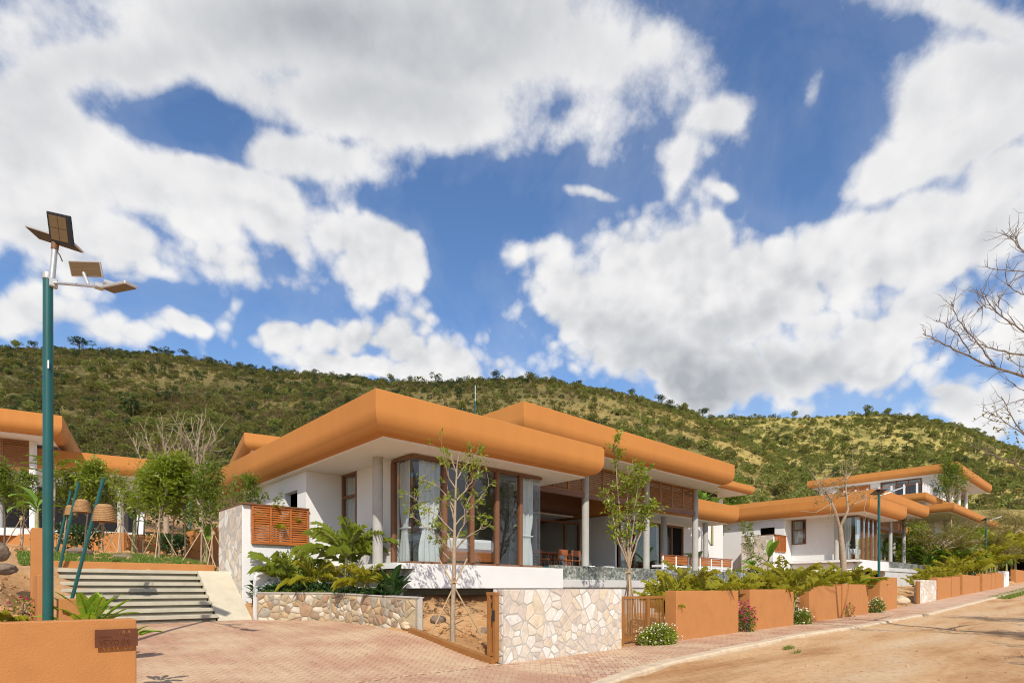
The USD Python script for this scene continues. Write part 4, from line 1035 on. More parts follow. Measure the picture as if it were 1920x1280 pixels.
# ------------------------------------------------------------------ rubble planter wall
P = np.array([(-1.12, 4.05), (0.26, 2.76), (1.0, -0.05)])
ptop = [-0.10, -0.11, -0.20]
pl = Thing('rubble_planter', (0.2, 2.4, -0.9), 'low planter of brown rubble stone and mortar in front of the palms', 'planter wall')
for k in range(2):
    p0, p1 = P[k], P[k + 1]
    e = p1 - p0; Ln = np.linalg.norm(e); e /= Ln
    ex = np.array([*e, 0]); nn = np.array([e[1], -e[0], 0])            # outwards, towards the drive
    if nn @ FWD > 0: nn = -nn
    o3 = np.array([*p0, 0])
    z0, z1 = -1.35, (ptop[k] + ptop[k + 1]) / 2
    body = MB()
    body.prism([(0, z0), (Ln, z0), (Ln, ptop[k + 1] - 0.03), (0, ptop[k] - 0.03)], -0.22, -0.002, frame=(o3, ex, Z, nn))
    w = pl.put('wall', body, M['mortar_rubble'])
    stone_face(pl, (o3, ex, Z, nn), Polygon([(0.02, -1.05), (Ln - 0.02, -1.05), (Ln - 0.02, ptop[k + 1] - 0.06), (0.02, ptop[k] - 0.06)]), 52 if k == 0 else 78, 41 + k, M['rubble'], depth=0.016, gap=0.012, under=w, dome=0.013, bevel=0.016, rnd=0.016, smooth=50)
    pl.put('coping', MB().prism([(-0.02, ptop[k] - 0.03), (Ln + 0.02, ptop[k + 1] - 0.03), (Ln + 0.02, ptop[k + 1]), (-0.02, ptop[k])], -0.24, 0.012, frame=(o3, ex, Z, nn)), M['mortar'])
e = P[2] - P[1]; e /= np.linalg.norm(e)
nn = np.array([e[1], -e[0]]); nn = -nn if nn @ FWD[:2] > 0 else nn
pl.put('end_wall', MB().prism([(1.02, -0.04), (1.04, 0.14), (1.32, 0.9), (1.48, 0.86), (1.16, -0.05)], -1.3, -0.205), M['mortar'])
soil = MB().prism([(-1.0, 4.3), (0.42, 2.85), (1.1, 0.15), (1.5, 0.8), (1.5, 5.1), (-0.9, 5.1)], -0.9, -0.26)
pl.put('soil', soil, M['soil_dark'])

# timber-coloured edging along the drive and the sliding gate's post
ed = Thing('drive_edging', (0.92, -1, -1.1), 'low orange edging strip between the drive and the bare earth bank', 'edging')
g = []
bs = np.linspace(-2.86, 0.05, 12)
mb = MB()
for b0, b1 in zip(bs[:-1], bs[1:]):
    z0, z1 = zd(0.9, b0), zd(0.9, b1)
    q = np.array([(0.845, b0, z0 - 0.15), (0.985, b0, z0 - 0.15), (0.985, b0, z0 + 0.10), (0.845, b0, z0 + 0.10), (0.845, b1, z1 - 0.15), (0.985, b1, z1 - 0.15), (0.985, b1, z1 + 0.10), (0.845, b1, z1 + 0.10)], float)
    mb.add(q, [(3, 2, 6, 7), (0, 3, 7, 4), (2, 1, 5, 6)])
mb.add([(0.845, -2.86, -1.6), (0.985, -2.86, -1.6), (0.985, -2.86, zd(0.9, -2.86) + 0.10), (0.845, -2.86, zd(0.9, -2.86) + 0.10)], [(0, 1, 2, 3)])
ed.put('strip', mb, M['gate'])
gp = Thing('gate_post', (0.98, -3.0, -1.4), 'brown steel gate post with guide rollers against the stone wall', 'gate post')
gp.put('post', bx((0.93, -2.88, -1.40), (1.02, -2.79, -0.14), 0.004), M['gate'])
gp.put('post', bx((0.93, -2.70, -1.38), (1.02, -2.62, -0.14), 0.004), M['gate'])
gp.put('cap_rail', bx((0.93, -2.89, -0.138), (1.02, -2.60, -0.075), 0.004), M['gate'])
gp.put('foot_rail', bx((0.935, -2.789, -1.30), (1.015, -2.701, -1.24), 0.004), M['gate'])
for z in (-0.34, -1.36):
    gp.put('roller', MB().lathe([(0.03, z), (0.03, z + 0.07)], (0.975, -2.745, 0), 10), M['black'])
gp.put('latch', bx((0.90, -2.86, -0.62), (0.928, -2.80, -0.42), 0.004), M['black'])

# ------------------------------------------------------------------ flagstone wall by the gate
LW = 3.72
def flag_wall(a0, ln, z0, z1, label, seed, n, th=0.30):
    t = Thing('flagstone_wall', (a0 + ln / 2, WALL_B, z0), label, 'stone wall')
    t.put('core', bx((a0 + 0.005, WALL_B + 0.005, z0 - 0.25), (a0 + ln - 0.005, WALL_B + th, z1 - 0.004)), M['mortar'])
    stone_face(t, (np.array([a0, WALL_B + 0.006, 0]), X, Z, -Y), Polygon([(0, z0 - 0.06), (ln, z0 - 0.06 + 0.06), (ln, z1), (0, z1)]), n, seed, M['flag'], depth=0.008, gap=0.022, bevel=0.006)
    stone_face(t, (np.array([a0 + 0.006, WALL_B + th, 0]), -Y, Z, -X), Polygon([(0, z0 - 0.06), (th, z0 - 0.06), (th, z1), (0, z1)]), max(6, int(n * th / ln * 1.3)), seed + 1, M['flag'], depth=0.008, gap=0.022, bevel=0.006)
    return t
flag_wall(1.09, LW, -1.46, -0.015, 'pale crazy paved flagstone wall beside the drive, nearest to the road', 51, 140)
n0 = 31.9
t = flag_wall(n0, 3.7, float(zr(n0)) - 0.02, float(zr(n0)) + 1.32, 'grey stone gate wall farther up the road, between brown gate leaf and orange wall', 53, 60)
gl = Thing('gate_post', (n0 - 0.3, WALL_B, float(zr(n0))), 'brown slatted gate leaf end standing left of the far stone gate wall', 'gate')
for k in range(4): gl.put('bar', bx((n0 - 0.62 + k * 0.15, WALL_B, float(zr(n0)) - 0.05), (n0 - 0.52 + k * 0.15, WALL_B + 0.08, float(zr(n0)) + 1.22), 0.005), M['gate'])

# small barred gate between the stone wall and the first orange planter wall
G0, G1 = 4.86, 7.10
gz = -1.36
gt = Thing('garden_gate', (5.9, WALL_B + 0.9, gz), 'brown barred pedestrian gate between the flagstone wall and the first orange wall', 'gate')
GBY = WALL_B + 0.35
gt.put('top_rail', bx((G0, GBY - 0.03, -0.27), (G1, GBY + 0.03, -0.20), 0.004), M['gate'])
gt.put('bottom_rail', bx((G0, GBY - 0.025, gz + 0.05), (G1, GBY + 0.025, gz + 0.11), 0.004), M['gate'])
for a in (G0 + 0.33, G0 + 1.42): gt.put('post', bx((a, GBY - 0.06, gz - 0.1), (a + 0.1, GBY + 0.04, -0.271), 0.004), M['gate'])
k = 0
for a in np.arange(G0 + 0.03, G1 - 0.02, 0.068):
    if any(abs(a - x) < 0.07 for x in (G0 + 0.36, G0 + 1.47)): continue
    gt.put('bar', bx((a, GBY - 0.009, gz + 0.111), (a + 0.02, GBY + 0.009, -0.271)), M['gate'])

# ------------------------------------------------------------------ orange rendered walls along the pavement
walls = [  # start, length, top, thickness, setback, label
    (7.15, 3.45, -0.075, 0.34, 0.0, 'first orange rendered wall right of the barred gate, standing foremost'),
    (11.36, 3.34, -0.045, 0.34, 0.0, 'second orange rendered wall, right of the pink flowers'),
    (16.24, 3.36, 0.10, 0.34, 0.05, 'third orange rendered wall, with thin branch shadows, left half of a joined pair'),
    (19.62, 3.28, 0.16, 0.34, 0.0, 'fourth orange rendered wall joined to the right of the third, thin branch shadows'),
    (24.6, 2.8, 0.52, 0.5, 0.0, 'taller orange rendered pillar wall at the second drive, beside white flowers')]
for a, ln, z1, th, back, lab in walls:
    z0 = float(zr(a)) - 0.25
    t = Thing('garden_wall', (a + ln / 2, WALL_B + back, z0 + 0.25), lab, 'wall', 'orange walls along the pavement')
    t.put('wall', bx((a, WALL_B + back, z0), (a + ln, WALL_B + back + th, z1), 0.006), M['wall_render'])
    t.put('top_cap', bx((a + 0.004, WALL_B + back + 0.004, z1 - 0.002), (a + ln - 0.004, WALL_B + back + th - 0.004, z1 + 0.006), 0.003), M['wall_render'])
far_walls = [(35.9, 3.7, 'shaded orange wall right of the far stone gate wall'), (39.8, 2.4, 'darker orange wall second from the far stone gate wall'), (43.1, 6.2, 'orange wall third from the far stone gate wall with a bright right half'), (50.4, 4.0, 'orange wall fourth beyond the far stone gate wall'),
             (54.6, 1.6, 'narrow orange wall fifth beyond the far stone gate wall'), (56.4, 4.2, 'orange wall just left of the white far wall'), (68, 8.0, 'farthest orange wall at the top of the road')]
for a, ln, lab in far_walls:
    z0 = float(zr(a)) - 0.25
    z1 = float(zr(a + ln / 2)) + 1.30
    t = Thing('garden_wall', (a + ln / 2, WALL_B, z0 + 0.25), lab, 'wall', 'orange walls along the pavement')
    t.put('wall', bx((a, WALL_B, z0), (a + ln, WALL_B + 0.4, z1), 0.006), M['wall_render'])
t = Thing('garden_wall', (62, WALL_B, float(zr(62))), 'short white rendered wall high up the road among orange ones', 'wall')
t.put('wall', bx((60.8, WALL_B, float(zr(61)) - 0.2), (63.7, WALL_B + 0.4, float(zr(62)) + 1.4), 0.006), M['white'])

# ------------------------------------------------------------------ the sign wall at the left
SB = WALL_B; SA = -4.85
sw = Thing('sign_wall', (SA - 3, SB, -1.4), 'long orange rendered wall in the left foreground that carries the name plate', 'wall')
sw.put('wall', bx((-14, SB, -1.9), (SA, SB + 0.32, -0.372), 0.008), M['wall_render'])
def flat(text, height):
    m = meshkit.text_mesh(text, height, depth=0.01, bold=False)
    v, f = np.array(m.vertices), np.array(m.faces)
    up = np.abs(m.face_normals[:, 2]) > 0.9
    low = (v[f][:, :, 2].max(1) < 0.005) & up
    return unary_union([Polygon(v[q][:, :2]).buffer(1e-5) for q in f[low]]).buffer(0)
pwid, phei = 0.423, 0.210
plate = sbox(0, 0, pwid, phei)
def fit(shape, x, y, w, h):
    x0, y0, x1, y1 = shape.bounds
    return affinity.translate(affinity.scale(shape, w / (x1 - x0), h / (y1 - y0), origin=(x0, y0)), x - x0, y - y0)
cut = [fit(flat('VEYO 06', 0.06), 0.040, 0.020, 0.300, 0.066), fit(flat('DAMNAK', 0.03), 0.036, 0.108, 0.125, 0.022)]
def stroke(pts, w=0.0075): return shapely.LineString(pts).buffer(w / 2, cap_style='flat')
lx, ly = 0.262, 0.148
for dx in (0.0, 0.055): cut.append(stroke([(lx + dx, ly), (lx + dx + 0.018, ly + 0.042), (lx + dx + 0.036, ly)]))
cut.append(stroke([(lx - 0.055, ly - 0.006), (lx - 0.025, ly + 0.010), (lx - 0.004, ly - 0.002)], 0.006))
cut.append(stroke([(lx + 0.02, ly - 0.028), (lx + 0.045, ly - 0.012), (lx + 0.07, ly - 0.028)], 0.006))
hole = unary_union(cut).simplify(0.0006)
shape = plate.difference(hole)
sgn = Thing('name_plate', (SA - 0.42, SB - 0.05, -0.8), 'dark brown metal name plate with cut out lettering at the end of the sign wall', 'sign')
so = np.array([SA - 0.418, SB - 0.056, -0.692])
pm = MB()
for gpoly in (shape.geoms if hasattr(shape, 'geoms') else [shape]):
    pm.prism(gpoly, -0.003, 0.003, frame=(so, X, Z, -Y))
sgn.put('plate', pm, M['sign'])
for x in (0.04, 0.38):
    for z in (0.012, 0.195): sgn.put('standoff', MB().tube([so + [x, 0.004, z], so + [x, 0.056, z]], 0.006, 6), M['sign'])

# stepped orange blocks and pillar behind the lamp post
def blockpix(u0, u1, v, d, thick, zb):
    p, q = pw(u0, v, d), pw(u1, v, d)
    return p, q
bw = Thing('drive_side_wall', pw(90, 1160, 9.2) * [1, 1, 0] + [0, 0, -1.2], 'stepped orange side wall of the drive behind the lamp post, its rear pillar tallest', 'wall')
a_r = -5.08
bw.put('low_block', bx((-5.42, -0.62, -1.5), (-5.06, -0.10, -0.155), 0.008), M['wall_render'])
bw.put('middle_block', bx((-5.63, 0.0, -1.5), (-5.47, 0.9, 0.20), 0.008), M['wall_render'])
bw.put('rear_pillar', bx((-5.66, 0.98, -1.2), (-5.50, 1.35, 0.98), 0.008), M['wall_render'])

# ------------------------------------------------------------------ boundary walls at the back of the lawn
for (u0, d0, u1, d1, vt, lab) in [(-60, 25.5, 232, 24.4, 1000, 'orange boundary wall behind the young trees, left stretch with tripod stakes in front'), (236, 22.6, 306, 22.5, 1001, 'orange boundary wall stretch just right of the wicker lanterns'), (348, 21.5, 424, 20.6, 990, 'orange boundary wall stretch beside the stone courtyard wall')]:
    p, q = pw(u0, vt, d0), pw(u1, vt, d1)
    ex = q - p; ex[2] = 0; ln = np.linalg.norm(ex); ex /= ln
    fr = (np.array([p[0], p[1], 0]), ex, np.array([-ex[1], ex[0], 0]), Z)
    t = Thing('boundary_wall', (p + q) / 2 * [1, 1, 0] + [0, 0, 1.3], lab, 'wall')
    t.put('wall', bx((0, 0, 0.6), (ln, 0.25, (p[2] + q[2]) / 2), 0.006, fr), M['wall_render'])

# ------------------------------------------------------------------ street lamps
def lamp_big():
    base = cw((90 - 960) / FPX * 8.3, 8.3)
    z0 = -1.15
    t = Thing('street_lamp', base + [0, 0, z0], 'tall dark green lamp post in the left foreground with two solar lamp heads', 'street lamp')
    top = (1102 - 517) / FPX * 8.3
    pole = MB().tube([base + [0, 0, z0 - 0.3], base + [0, 0, 1.0], base + [0, 0, top]], [0.066, 0.064, 0.060], 24)
    t.put('pole', pole, M['pole'], smooth=40)
    t.put('band', MB().lathe([(0.064, top - 0.06), (0.072, top - 0.05), (0.072, top + 0.03), (0.0, top + 0.03)], base, 16), M['steel'], smooth=40)
    S = lambda u, v, dd=0.0: pw(u, v, 8.3 + dd)
    t.put('mast', MB().tube([S(98, 522), S(103, 462)], 0.036, 12), M['steel'], smooth=40)
    t.put('collar', MB().tube([S(102.5, 468), S(104, 452)], 0.045, 12), M['frame'], smooth=40)
    arm = t.put('arm', MB().tube([S(100, 530), S(150, 534, -0.45), S(182, 537, -0.75)], 0.020, 10), M['steel'], smooth=40)
    t.put('clamp', bx(S(100, 530) - [0.05, 0.05, 0.07], S(100, 530) + [0.05, 0.05, 0.05], 0.01), M['steel'])
    px = 8.3 / FPX
    # flood lamp head seen from below, tipped towards the drive
    def slab(name, c, ex, ey, w, h, th, body, face, inset=0.012, cells=None, under=None):
        ex = np.asarray(ex, float) / np.linalg.norm(ex); ey = np.asarray(ey, float); ey -= ex * (ey @ ex); ey /= np.linalg.norm(ey)
        ez = np.cross(ex, ey)
        if (ez @ (CAM - c)) < 0: ez = -ez
        fr = (np.asarray(c), ex, ey, ez)
        p = t.put(name, bx((-w / 2, -h / 2, -th), (w / 2, h / 2, 0), 0.01, fr), body)
        cells = cells or (1, 1)
        for i in range(cells[0]):
            for j in range(cells[1]):
                cw_, ch = (w - 2 * inset) / cells[0], (h - 2 * inset) / cells[1]
                t.put('lens', bx((-w / 2 + inset + i * cw_ + 0.003, -h / 2 + inset + j * ch + 0.003, 0.0), (-w / 2 + inset + (i + 1) * cw_ - 0.003, -h / 2 + inset + (j + 1) * ch - 0.003, 0.006), 0.002, fr), face, under=p)
        return p
    r, f, z = RGT, FWD, Z
    slab('flood_head', S(110, 429, -0.12), r * 0.97 - z * 0.22, z * 0.9 - f * 0.42 + r * 0.02, 42 * px, 50 * px, 0.07, M['black'], M['panel'], inset=0.035, cells=(2, 2))
    # its solar panel behind, seen edge on from below
    slab('solar_panel', S(102, 450, 0.08), r * 0.93 - z * 0.30, f * 0.93 - z * 0.10, 90 * px, 0.27, 0.03, M['steel'], M['solar_back'], cells=(2, 1))
    slab('solar_panel', S(160, 504, -0.55), r * 0.995 - z * 0.03, z * 0.93 - f * 0.36, 56 * px, 0.19, 0.03, M['steel'], M['panel'], cells=(1, 2))
    t.put('panel_bracket', MB().tube([S(157, 512, -0.54), S(166, 534, -0.6)], 0.022, 8), M['steel'])
    t.put('arm_socket', bx(S(186, 537, -0.78) - [0.05, 0.05, 0.03], S(186, 537, -0.78) + [0.05, 0.05, 0.035], 0.008), M['steel'])
    slab('street_head', S(224, 541, -1.0), r * 0.93 - f * 0.37 - z * 0.06, f * 0.93 + r * 0.36 + z * 0.06, 58 * px, 0.17, 0.045, M['steel'], M['panel'])
    t.put('head_hood', bx(S(206, 534, -0.9) - [0.07, 0.07, 0.02], S(206, 534, -0.9) + [0.08, 0.07, 0.03], 0.012), M['steel'])
    t.put('cable', MB().tube([S(106, 470), S(112, 478), S(117, 490)], 0.008, 6), M['black'])
    t.put('mark', MB().add(np.array([S(89, 675, -0.068), S(92, 675, -0.068), S(92, 690, -0.068), S(89, 690, -0.068)]), [(0, 1, 2, 3)]), M['white'])
lamp_big()

def lamp_small(u, d, v0, v1, label, flip=1):
    base = cw((u - 960) / FPX * d, d)
    zb, ztp = (1102 - v0) / FPX * d, (1102 - v1) / FPX * d
    t = Thing('street_lamp', base + [0, 0, zb], label, 'street lamp')
    t.put('pole', MB().tube([base + [0, 0, zb - 0.4], base + [0, 0, ztp]], 0.06, 14), M['pole'], smooth=40)
    px = d / FPX
    t.put('arm', MB().tube([base + [0, 0, ztp - 0.12], base + RGT * 0.45 + [0, 0, ztp + 0.02], base + RGT * 0.75 + [0, 0, ztp + 0.14]], 0.03, 8), M['steel'])
    fr = (base + RGT * 0.95 + Z * (ztp + 0.22), (RGT * 0.95 + Z * 0.32), FWD, np.cross(RGT * 0.95 + Z * 0.32, FWD))
    t.put('lamp_head', bx((-0.35, -0.12, -0.03), (0.35, 0.12, 0.03), 0.01, fr), M['steel'])
    fr = (base - RGT * 0.02 + Z * (ztp + 0.08), RGT, FWD * 0.95 - Z * 0.3, Z)
    t.put('solar_panel', bx((-0.28, -0.3, -0.015), (0.28, 0.3, 0.015), 0.005, fr), M['solar'])
lamp_small(1648, 29, 1085, 925, 'green street lamp in front of the second villa\'s corner window')
lamp_small(1849, 50, 1060, 975, 'green street lamp among the palms near the top of the road')
lamp_small(357, 36, 990, 880, 'small green street lamp beyond the bushes left of the nearest villa')
t = Thing('lightning_rod', pw(891, 775, 70), 'thin mast standing above the nearest villa\'s roof against the hill', 'mast')
t.put('mast', MB().tube([pw(891, 900, 70), pw(891, 752, 70)], 0.09, 8), M['pole'])
t.put('tip', MB().tube([pw(891, 752, 70), pw(891, 722, 70)], 0.045, 6), M['steel'])

# ------------------------------------------------------------------ wicker lanterns on leaning green poles
def lantern(d, ub, vb, ut, vt, uc, vtop, hpx, wpx, la, lb):
    base, top = pw(ub, vb, d), pw(ut, vt, d)
    t = Thing('leaning_pole', base, lb, 'pole')
    t.put('pole', MB().tube([base - (top - base) * 0.08, top], 0.036, 14), M['pole'], smooth=40)
    t.put('cap', MB().tube([top, top + (top - base) / np.linalg.norm(top - base) * 0.02], 0.040, 14), M['pole'])
    px = d / FPX
    c = pw(uc, vtop + hpx, d); H = hpx * px; R = wpx * px / 2
    t = Thing('wicker_lantern', c, la, 'lantern')
    prof = [(R * 0.12, H), (R * 0.52, H * 0.99), (R * 0.70, H * 0.88), (R * 0.84, H * 0.6), (R * 0.97, H * 0.2), (R, 0.0), (R * 0.96, 0.0), (R * 0.80, H * 0.6), (R * 0.66, H * 0.86), (R * 0.12, H * 0.96)]
    t.put('shade', MB().lathe(prof, c, 28), M['wicker'], smooth=50)
    for k in range(9):
        z = H * (0.03 + 0.1 * k); rr = np.interp(z / H, [0, 0.2, 0.6, 0.88, 1.0], [R, R * 0.97, R * 0.84, R * 0.70, R * 0.5]) + 0.004
        t.put('hoop', MB().lathe([(rr - 0.008, z - 0.012), (rr + 0.006, z - 0.006), (rr + 0.006, z + 0.006), (rr - 0.008, z + 0.012)], c, 24), M['wicker'])
    t.put('cord', MB().tube([c + [0, 0, H * 0.97], top], 0.006, 5), M['black'])
lantern(12.3, 135, 1122, 194, 897, 196, 945, 33, 38, 'largest bell shaped wicker lantern, hanging right of the leaning green poles', 'longest leaning green pole in front of the steps, nearest the steps')
lantern(14.6, 108, 1082, 147, 905, 154, 936, 24, 28, 'middle wicker lantern between two leaning green poles', 'middle leaning green pole left of the steps')
lantern(17.0, 98, 1072, 133, 921, 133, 947, 19, 20, 'farthest wicker lantern, half hidden behind the middle leaning pole', 'shortest leaning green pole next to the lamp post')

t = Thing('valve_box', pw(119, 1080, 13.9), 'small white pipe box at the top left corner of the steps', 'box')
t.put('body', bx(pw(119, 1080, 13.9) - [0.07, 0.07, 0.1], pw(119, 1066, 13.9) + [0.07, 0.07, 0.0], 0.01), M['white'])
t.put('pipe', MB().tube([pw(118, 1068, 13.9), pw(118, 1100, 13.9)], 0.02, 8), M['white'])
# ------------------------------------------------------------------ leaves, limbs
def unit(v): return v / (np.linalg.norm(v, axis=-1, keepdims=True) + 1e-12)

def leaf_cards(p, d, size, rng, aspect=0.42, up=0.6, fold=0.18, droop=0.25):
    """folded pointed leaves growing from p along d"""
    p = np.asarray(p, float); k = len(p)
    d = unit(np.asarray(d, float) + rng.normal(0, 0.35, (k, 3)))
    d[:, 2] -= droop * rng.uniform(0.2, 1.2, k); d = unit(d)
    nrm = unit(np.array([0, 0, up]) + rng.normal(0, 0.55, (k, 3)))
    side = unit(np.cross(d, nrm)); nrm = np.cross(side, d)
    L = size * rng.uniform(0.6, 1.3, (k, 1)); W = L * aspect * 0.5
    mid = p + d * L * 0.45
    lift = nrm * W * fold * 2
    v = np.stack([p, mid + side * W + lift, p + d * L - nrm * L * 0.08, mid - side * W + lift], 1).reshape(-1, 3)
    i = np.arange(k)[:, None] * 4
    f = np.vstack([i + [0, 1, 2], i + [0, 2, 3]])
    return v, f

def bend(p0, d, L, n, rng, wander=0.12, up=0.0):
    """a wandering limb"""
    d = unit(np.asarray(d, float)); pts = [np.asarray(p0, float)]
    for _ in range(n):
        d = unit(d + rng.normal(0, wander, 3) + [0, 0, up])
        pts.append(pts[-1] + d * L / n)
    return np.array(pts)

def grow(rng, base, H, r0, first=0.3, nb=12, spread=0.45, blen=0.35, up=0.08, sub=4, subl=0.4, lean=(0, 0), wander=0.05, trunk_top=1.0):
    """trunk and limbs as tubes, and the places where leaves sit (point, direction)"""
    wood = MB(); at, dr = [], []
    base = np.asarray(base, float)
    tr = bend(base, (lean[0], lean[1], 1), H * trunk_top, 8, rng, wander, 0.05)
    wood.tube(np.vstack([base - [0, 0, 0.1], tr]), np.r_[r0 * 1.15, np.linspace(r0, r0 * 0.25, len(tr))], 7)
    for b in range(nb):
        h = first + (1 - first) * (b + rng.uniform(0, 0.9)) / nb
        q = np.array([np.interp(h * (len(tr) - 1), np.arange(len(tr)), tr[:, k]) for k in range(3)])
        az = b * 2.4 + rng.uniform(-0.5, 0.5)
        d = np.array([math.cos(az) * spread, math.sin(az) * spread, 1 - spread * 0.6])
        L = H * blen * (1.15 - 0.75 * (h - first) / (1 - first + 1e-6)) * rng.uniform(0.7, 1.2)
        br = bend(q, d, L, 5, rng, 0.14, up)
        rb = r0 * 0.42 * (1.1 - 0.6 * h)
        wood.tube(br, np.linspace(rb, rb * 0.25, len(br)), 5, cap=False)
        for s in range(sub):
            t = rng.uniform(0.25, 1.0)
            q2 = np.array([np.interp(t * 5, np.arange(6), br[:, k]) for k in range(3)])
            d2 = unit(unit(br[-1] - br[0]) + rng.normal(0, 0.6, 3) + [0, 0, 0.15])
            tw = bend(q2, d2, L * subl * rng.uniform(0.5, 1.1), 4, rng, 0.2, up)
            wood.tube(tw, np.linspace(rb * 0.4, rb * 0.12, len(tw)), 4, cap=False)
            for i in range(1, 5): at.append(tw[i]); dr.append(unit(tw[i] - tw[i - 1]))
        for i in range(2, 6): at.append(br[i]); dr.append(unit(br[i] - br[i - 1]))
    at.append(tr[-1]); dr.append(unit(tr[-1] - tr[-2]))
    return wood, np.array(at), np.array(dr)

def leafing(at, dr, n, size, rng, jitter=0.06, **kw):
    k = rng.integers(0, len(at), n)
    return leaf_cards(at[k] + rng.normal(0, jitter, (n, 3)), dr[k] + rng.normal(0, 0.5, (n, 3)), size, rng, **kw)

def ball_leaves(c, r, n, size, rng, shell=0.5, **kw):
    """leaves through an ellipsoid's outer part, with clumps"""
    d = unit(rng.normal(0, 1, (n, 3)))
    k = unit(rng.normal(0, 1, (14, 3)))
    bump = 0.75 + 0.35 * np.max(d @ k.T, axis=1) ** 3
    rad = (shell + (1 - shell) * rng.uniform(0, 1, n) ** 0.6) * bump
    return leaf_cards(np.asarray(c) + d * rad[:, None] * np.asarray(r), d, size, rng, **kw)

def gp_(u, d, dz=0.0):
    """the ground point seen in direction u at depth d"""
    p = cw((u - 960) / FPX * d, d)
    p[2] = float(zt(p[0], p[1])) + dz
    return p

# ------------------------------------------------------------------ hills
def ridge(tab): 
    tab = np.array(tab, float)
    return lambda u: np.interp(u, tab[:, 0], (1102 - tab[:, 1]) / FPX)
R1 = ridge([(-4000, 980), (-1800, 800), (-900, 700), (-300, 655), (0, 653), (150, 656), (300, 662), (400, 677), (450, 688), (520, 696), (600, 701), (700, 713), (800, 719), (900, 713), (1000, 711), (1060, 719), (1150, 734), (1230, 754), (1300, 776), (1380, 815), (1450, 860), (1550, 915), (1700, 965), (2000, 1015), (2600, 1040), (4000, 1060)])
R2 = ridge([(300, 1000), (700, 830), (1000, 800), (1200, 790), (1300, 784), (1400, 782), (1500, 784), (1600, 778), (1660, 777), (1720, 783), (1790, 797), (1850, 818), (1920, 845), (2050, 890), (2300, 960), (2800, 1010), (5000, 1040)])
D1A, D1B = np.array([-4000, 0, 900, 1300, 1600, 2600]), np.array([460, 450, 420, 360, 280, 220.0])
def hill_z(u, d, R, dn, df, seed, amp):
    """height over the lens at direction u (pixels) and depth d"""
    z0 = 13.0
    t = np.clip((d - dn) / (df - dn), 0, 1)
    s = t * (0.86 + 0.14 * t)
    zrg = np.maximum(R(u) * df, z0 + 2)
    z = z0 + (zrg - z0) * s
    over = np.clip((d - df) / 200, 0, 1)
    z = z - over ** 1.3 * (zrg - z0) * 0.8
    x = (u - 960) / FPX * d
    p = np.stack([x, d, 0 * d], -1)
    fold = np.sin(np.pi * np.clip(t, 0, 1)) * amp
    return z + fold * (meshkit.fbm(p / 90, 4, seed) - 0.5) * 2 - (1 - t) * (d < dn) * 0
def hill1_z(u, d): return hill_z(u, d, R1, 95.0, np.interp(u, D1A, D1B), 4, 15.0)
def hill2_z(u, d): return hill_z(u, d, R2, 240.0, 680.0 + 0 * u, 9, 26.0)
def hill_mesh(fz, u0, u1, nu, d0, d1, nd):
    U, D = np.meshgrid(np.linspace(u0, u1, nu), np.r_[d0 - 30, np.linspace(d0, d1, nd)], indexing='ij')
    Zz = fz(U, D)
    Zz[:, 0] -= 9
    Xx = (U - 960) / FPX * D
    P = CAM + Xx[..., None] * RGT + D[..., None] * FWD
    P[..., 2] = Zz
    return MB().sheet(P[:, ::-1])
def hill_mat(name, a, b, c, yellow):  # cloud shadow painted into the ground: dark brown at left, sunlit yellow at right
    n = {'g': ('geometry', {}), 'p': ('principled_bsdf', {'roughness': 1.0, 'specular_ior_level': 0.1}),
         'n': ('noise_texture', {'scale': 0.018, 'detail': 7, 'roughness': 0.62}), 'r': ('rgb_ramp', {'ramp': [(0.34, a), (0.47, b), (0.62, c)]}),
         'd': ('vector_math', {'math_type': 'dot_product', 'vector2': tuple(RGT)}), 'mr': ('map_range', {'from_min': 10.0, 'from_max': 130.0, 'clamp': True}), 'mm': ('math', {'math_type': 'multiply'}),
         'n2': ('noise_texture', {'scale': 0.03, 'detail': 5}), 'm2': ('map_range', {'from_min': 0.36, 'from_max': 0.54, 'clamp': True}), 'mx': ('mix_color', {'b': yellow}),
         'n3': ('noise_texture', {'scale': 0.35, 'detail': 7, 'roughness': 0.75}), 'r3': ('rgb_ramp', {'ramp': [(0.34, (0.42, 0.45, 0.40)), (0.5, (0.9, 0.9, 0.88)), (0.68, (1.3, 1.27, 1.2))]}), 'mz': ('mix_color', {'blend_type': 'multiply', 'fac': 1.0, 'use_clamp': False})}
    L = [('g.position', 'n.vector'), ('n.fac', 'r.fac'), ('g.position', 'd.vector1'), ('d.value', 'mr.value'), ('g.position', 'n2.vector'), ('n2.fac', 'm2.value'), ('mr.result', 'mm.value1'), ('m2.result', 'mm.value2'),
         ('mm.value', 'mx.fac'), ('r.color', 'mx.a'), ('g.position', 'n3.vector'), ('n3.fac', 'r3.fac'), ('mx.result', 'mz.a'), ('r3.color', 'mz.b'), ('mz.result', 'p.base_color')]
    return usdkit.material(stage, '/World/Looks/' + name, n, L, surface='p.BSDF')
single('hill', hill_mesh(hill1_z, -3600, 3400, 420, 95, 640, 80), hill_mat('hill_scrub_cloud_shade', (0.075, 0.070, 0.024), (0.13, 0.108, 0.040), (0.20, 0.155, 0.060), (0.40, 0.30, 0.098)), kind='structure', smooth=True)
single('far_hill', hill_mesh(hill2_z, 100, 4600, 300, 240, 900, 70), hill_mat('far_hill_scrub', (0.08, 0.085, 0.026), (0.14, 0.135, 0.040), (0.30, 0.25, 0.085), (0.38, 0.31, 0.10)), kind='structure', smooth=True)

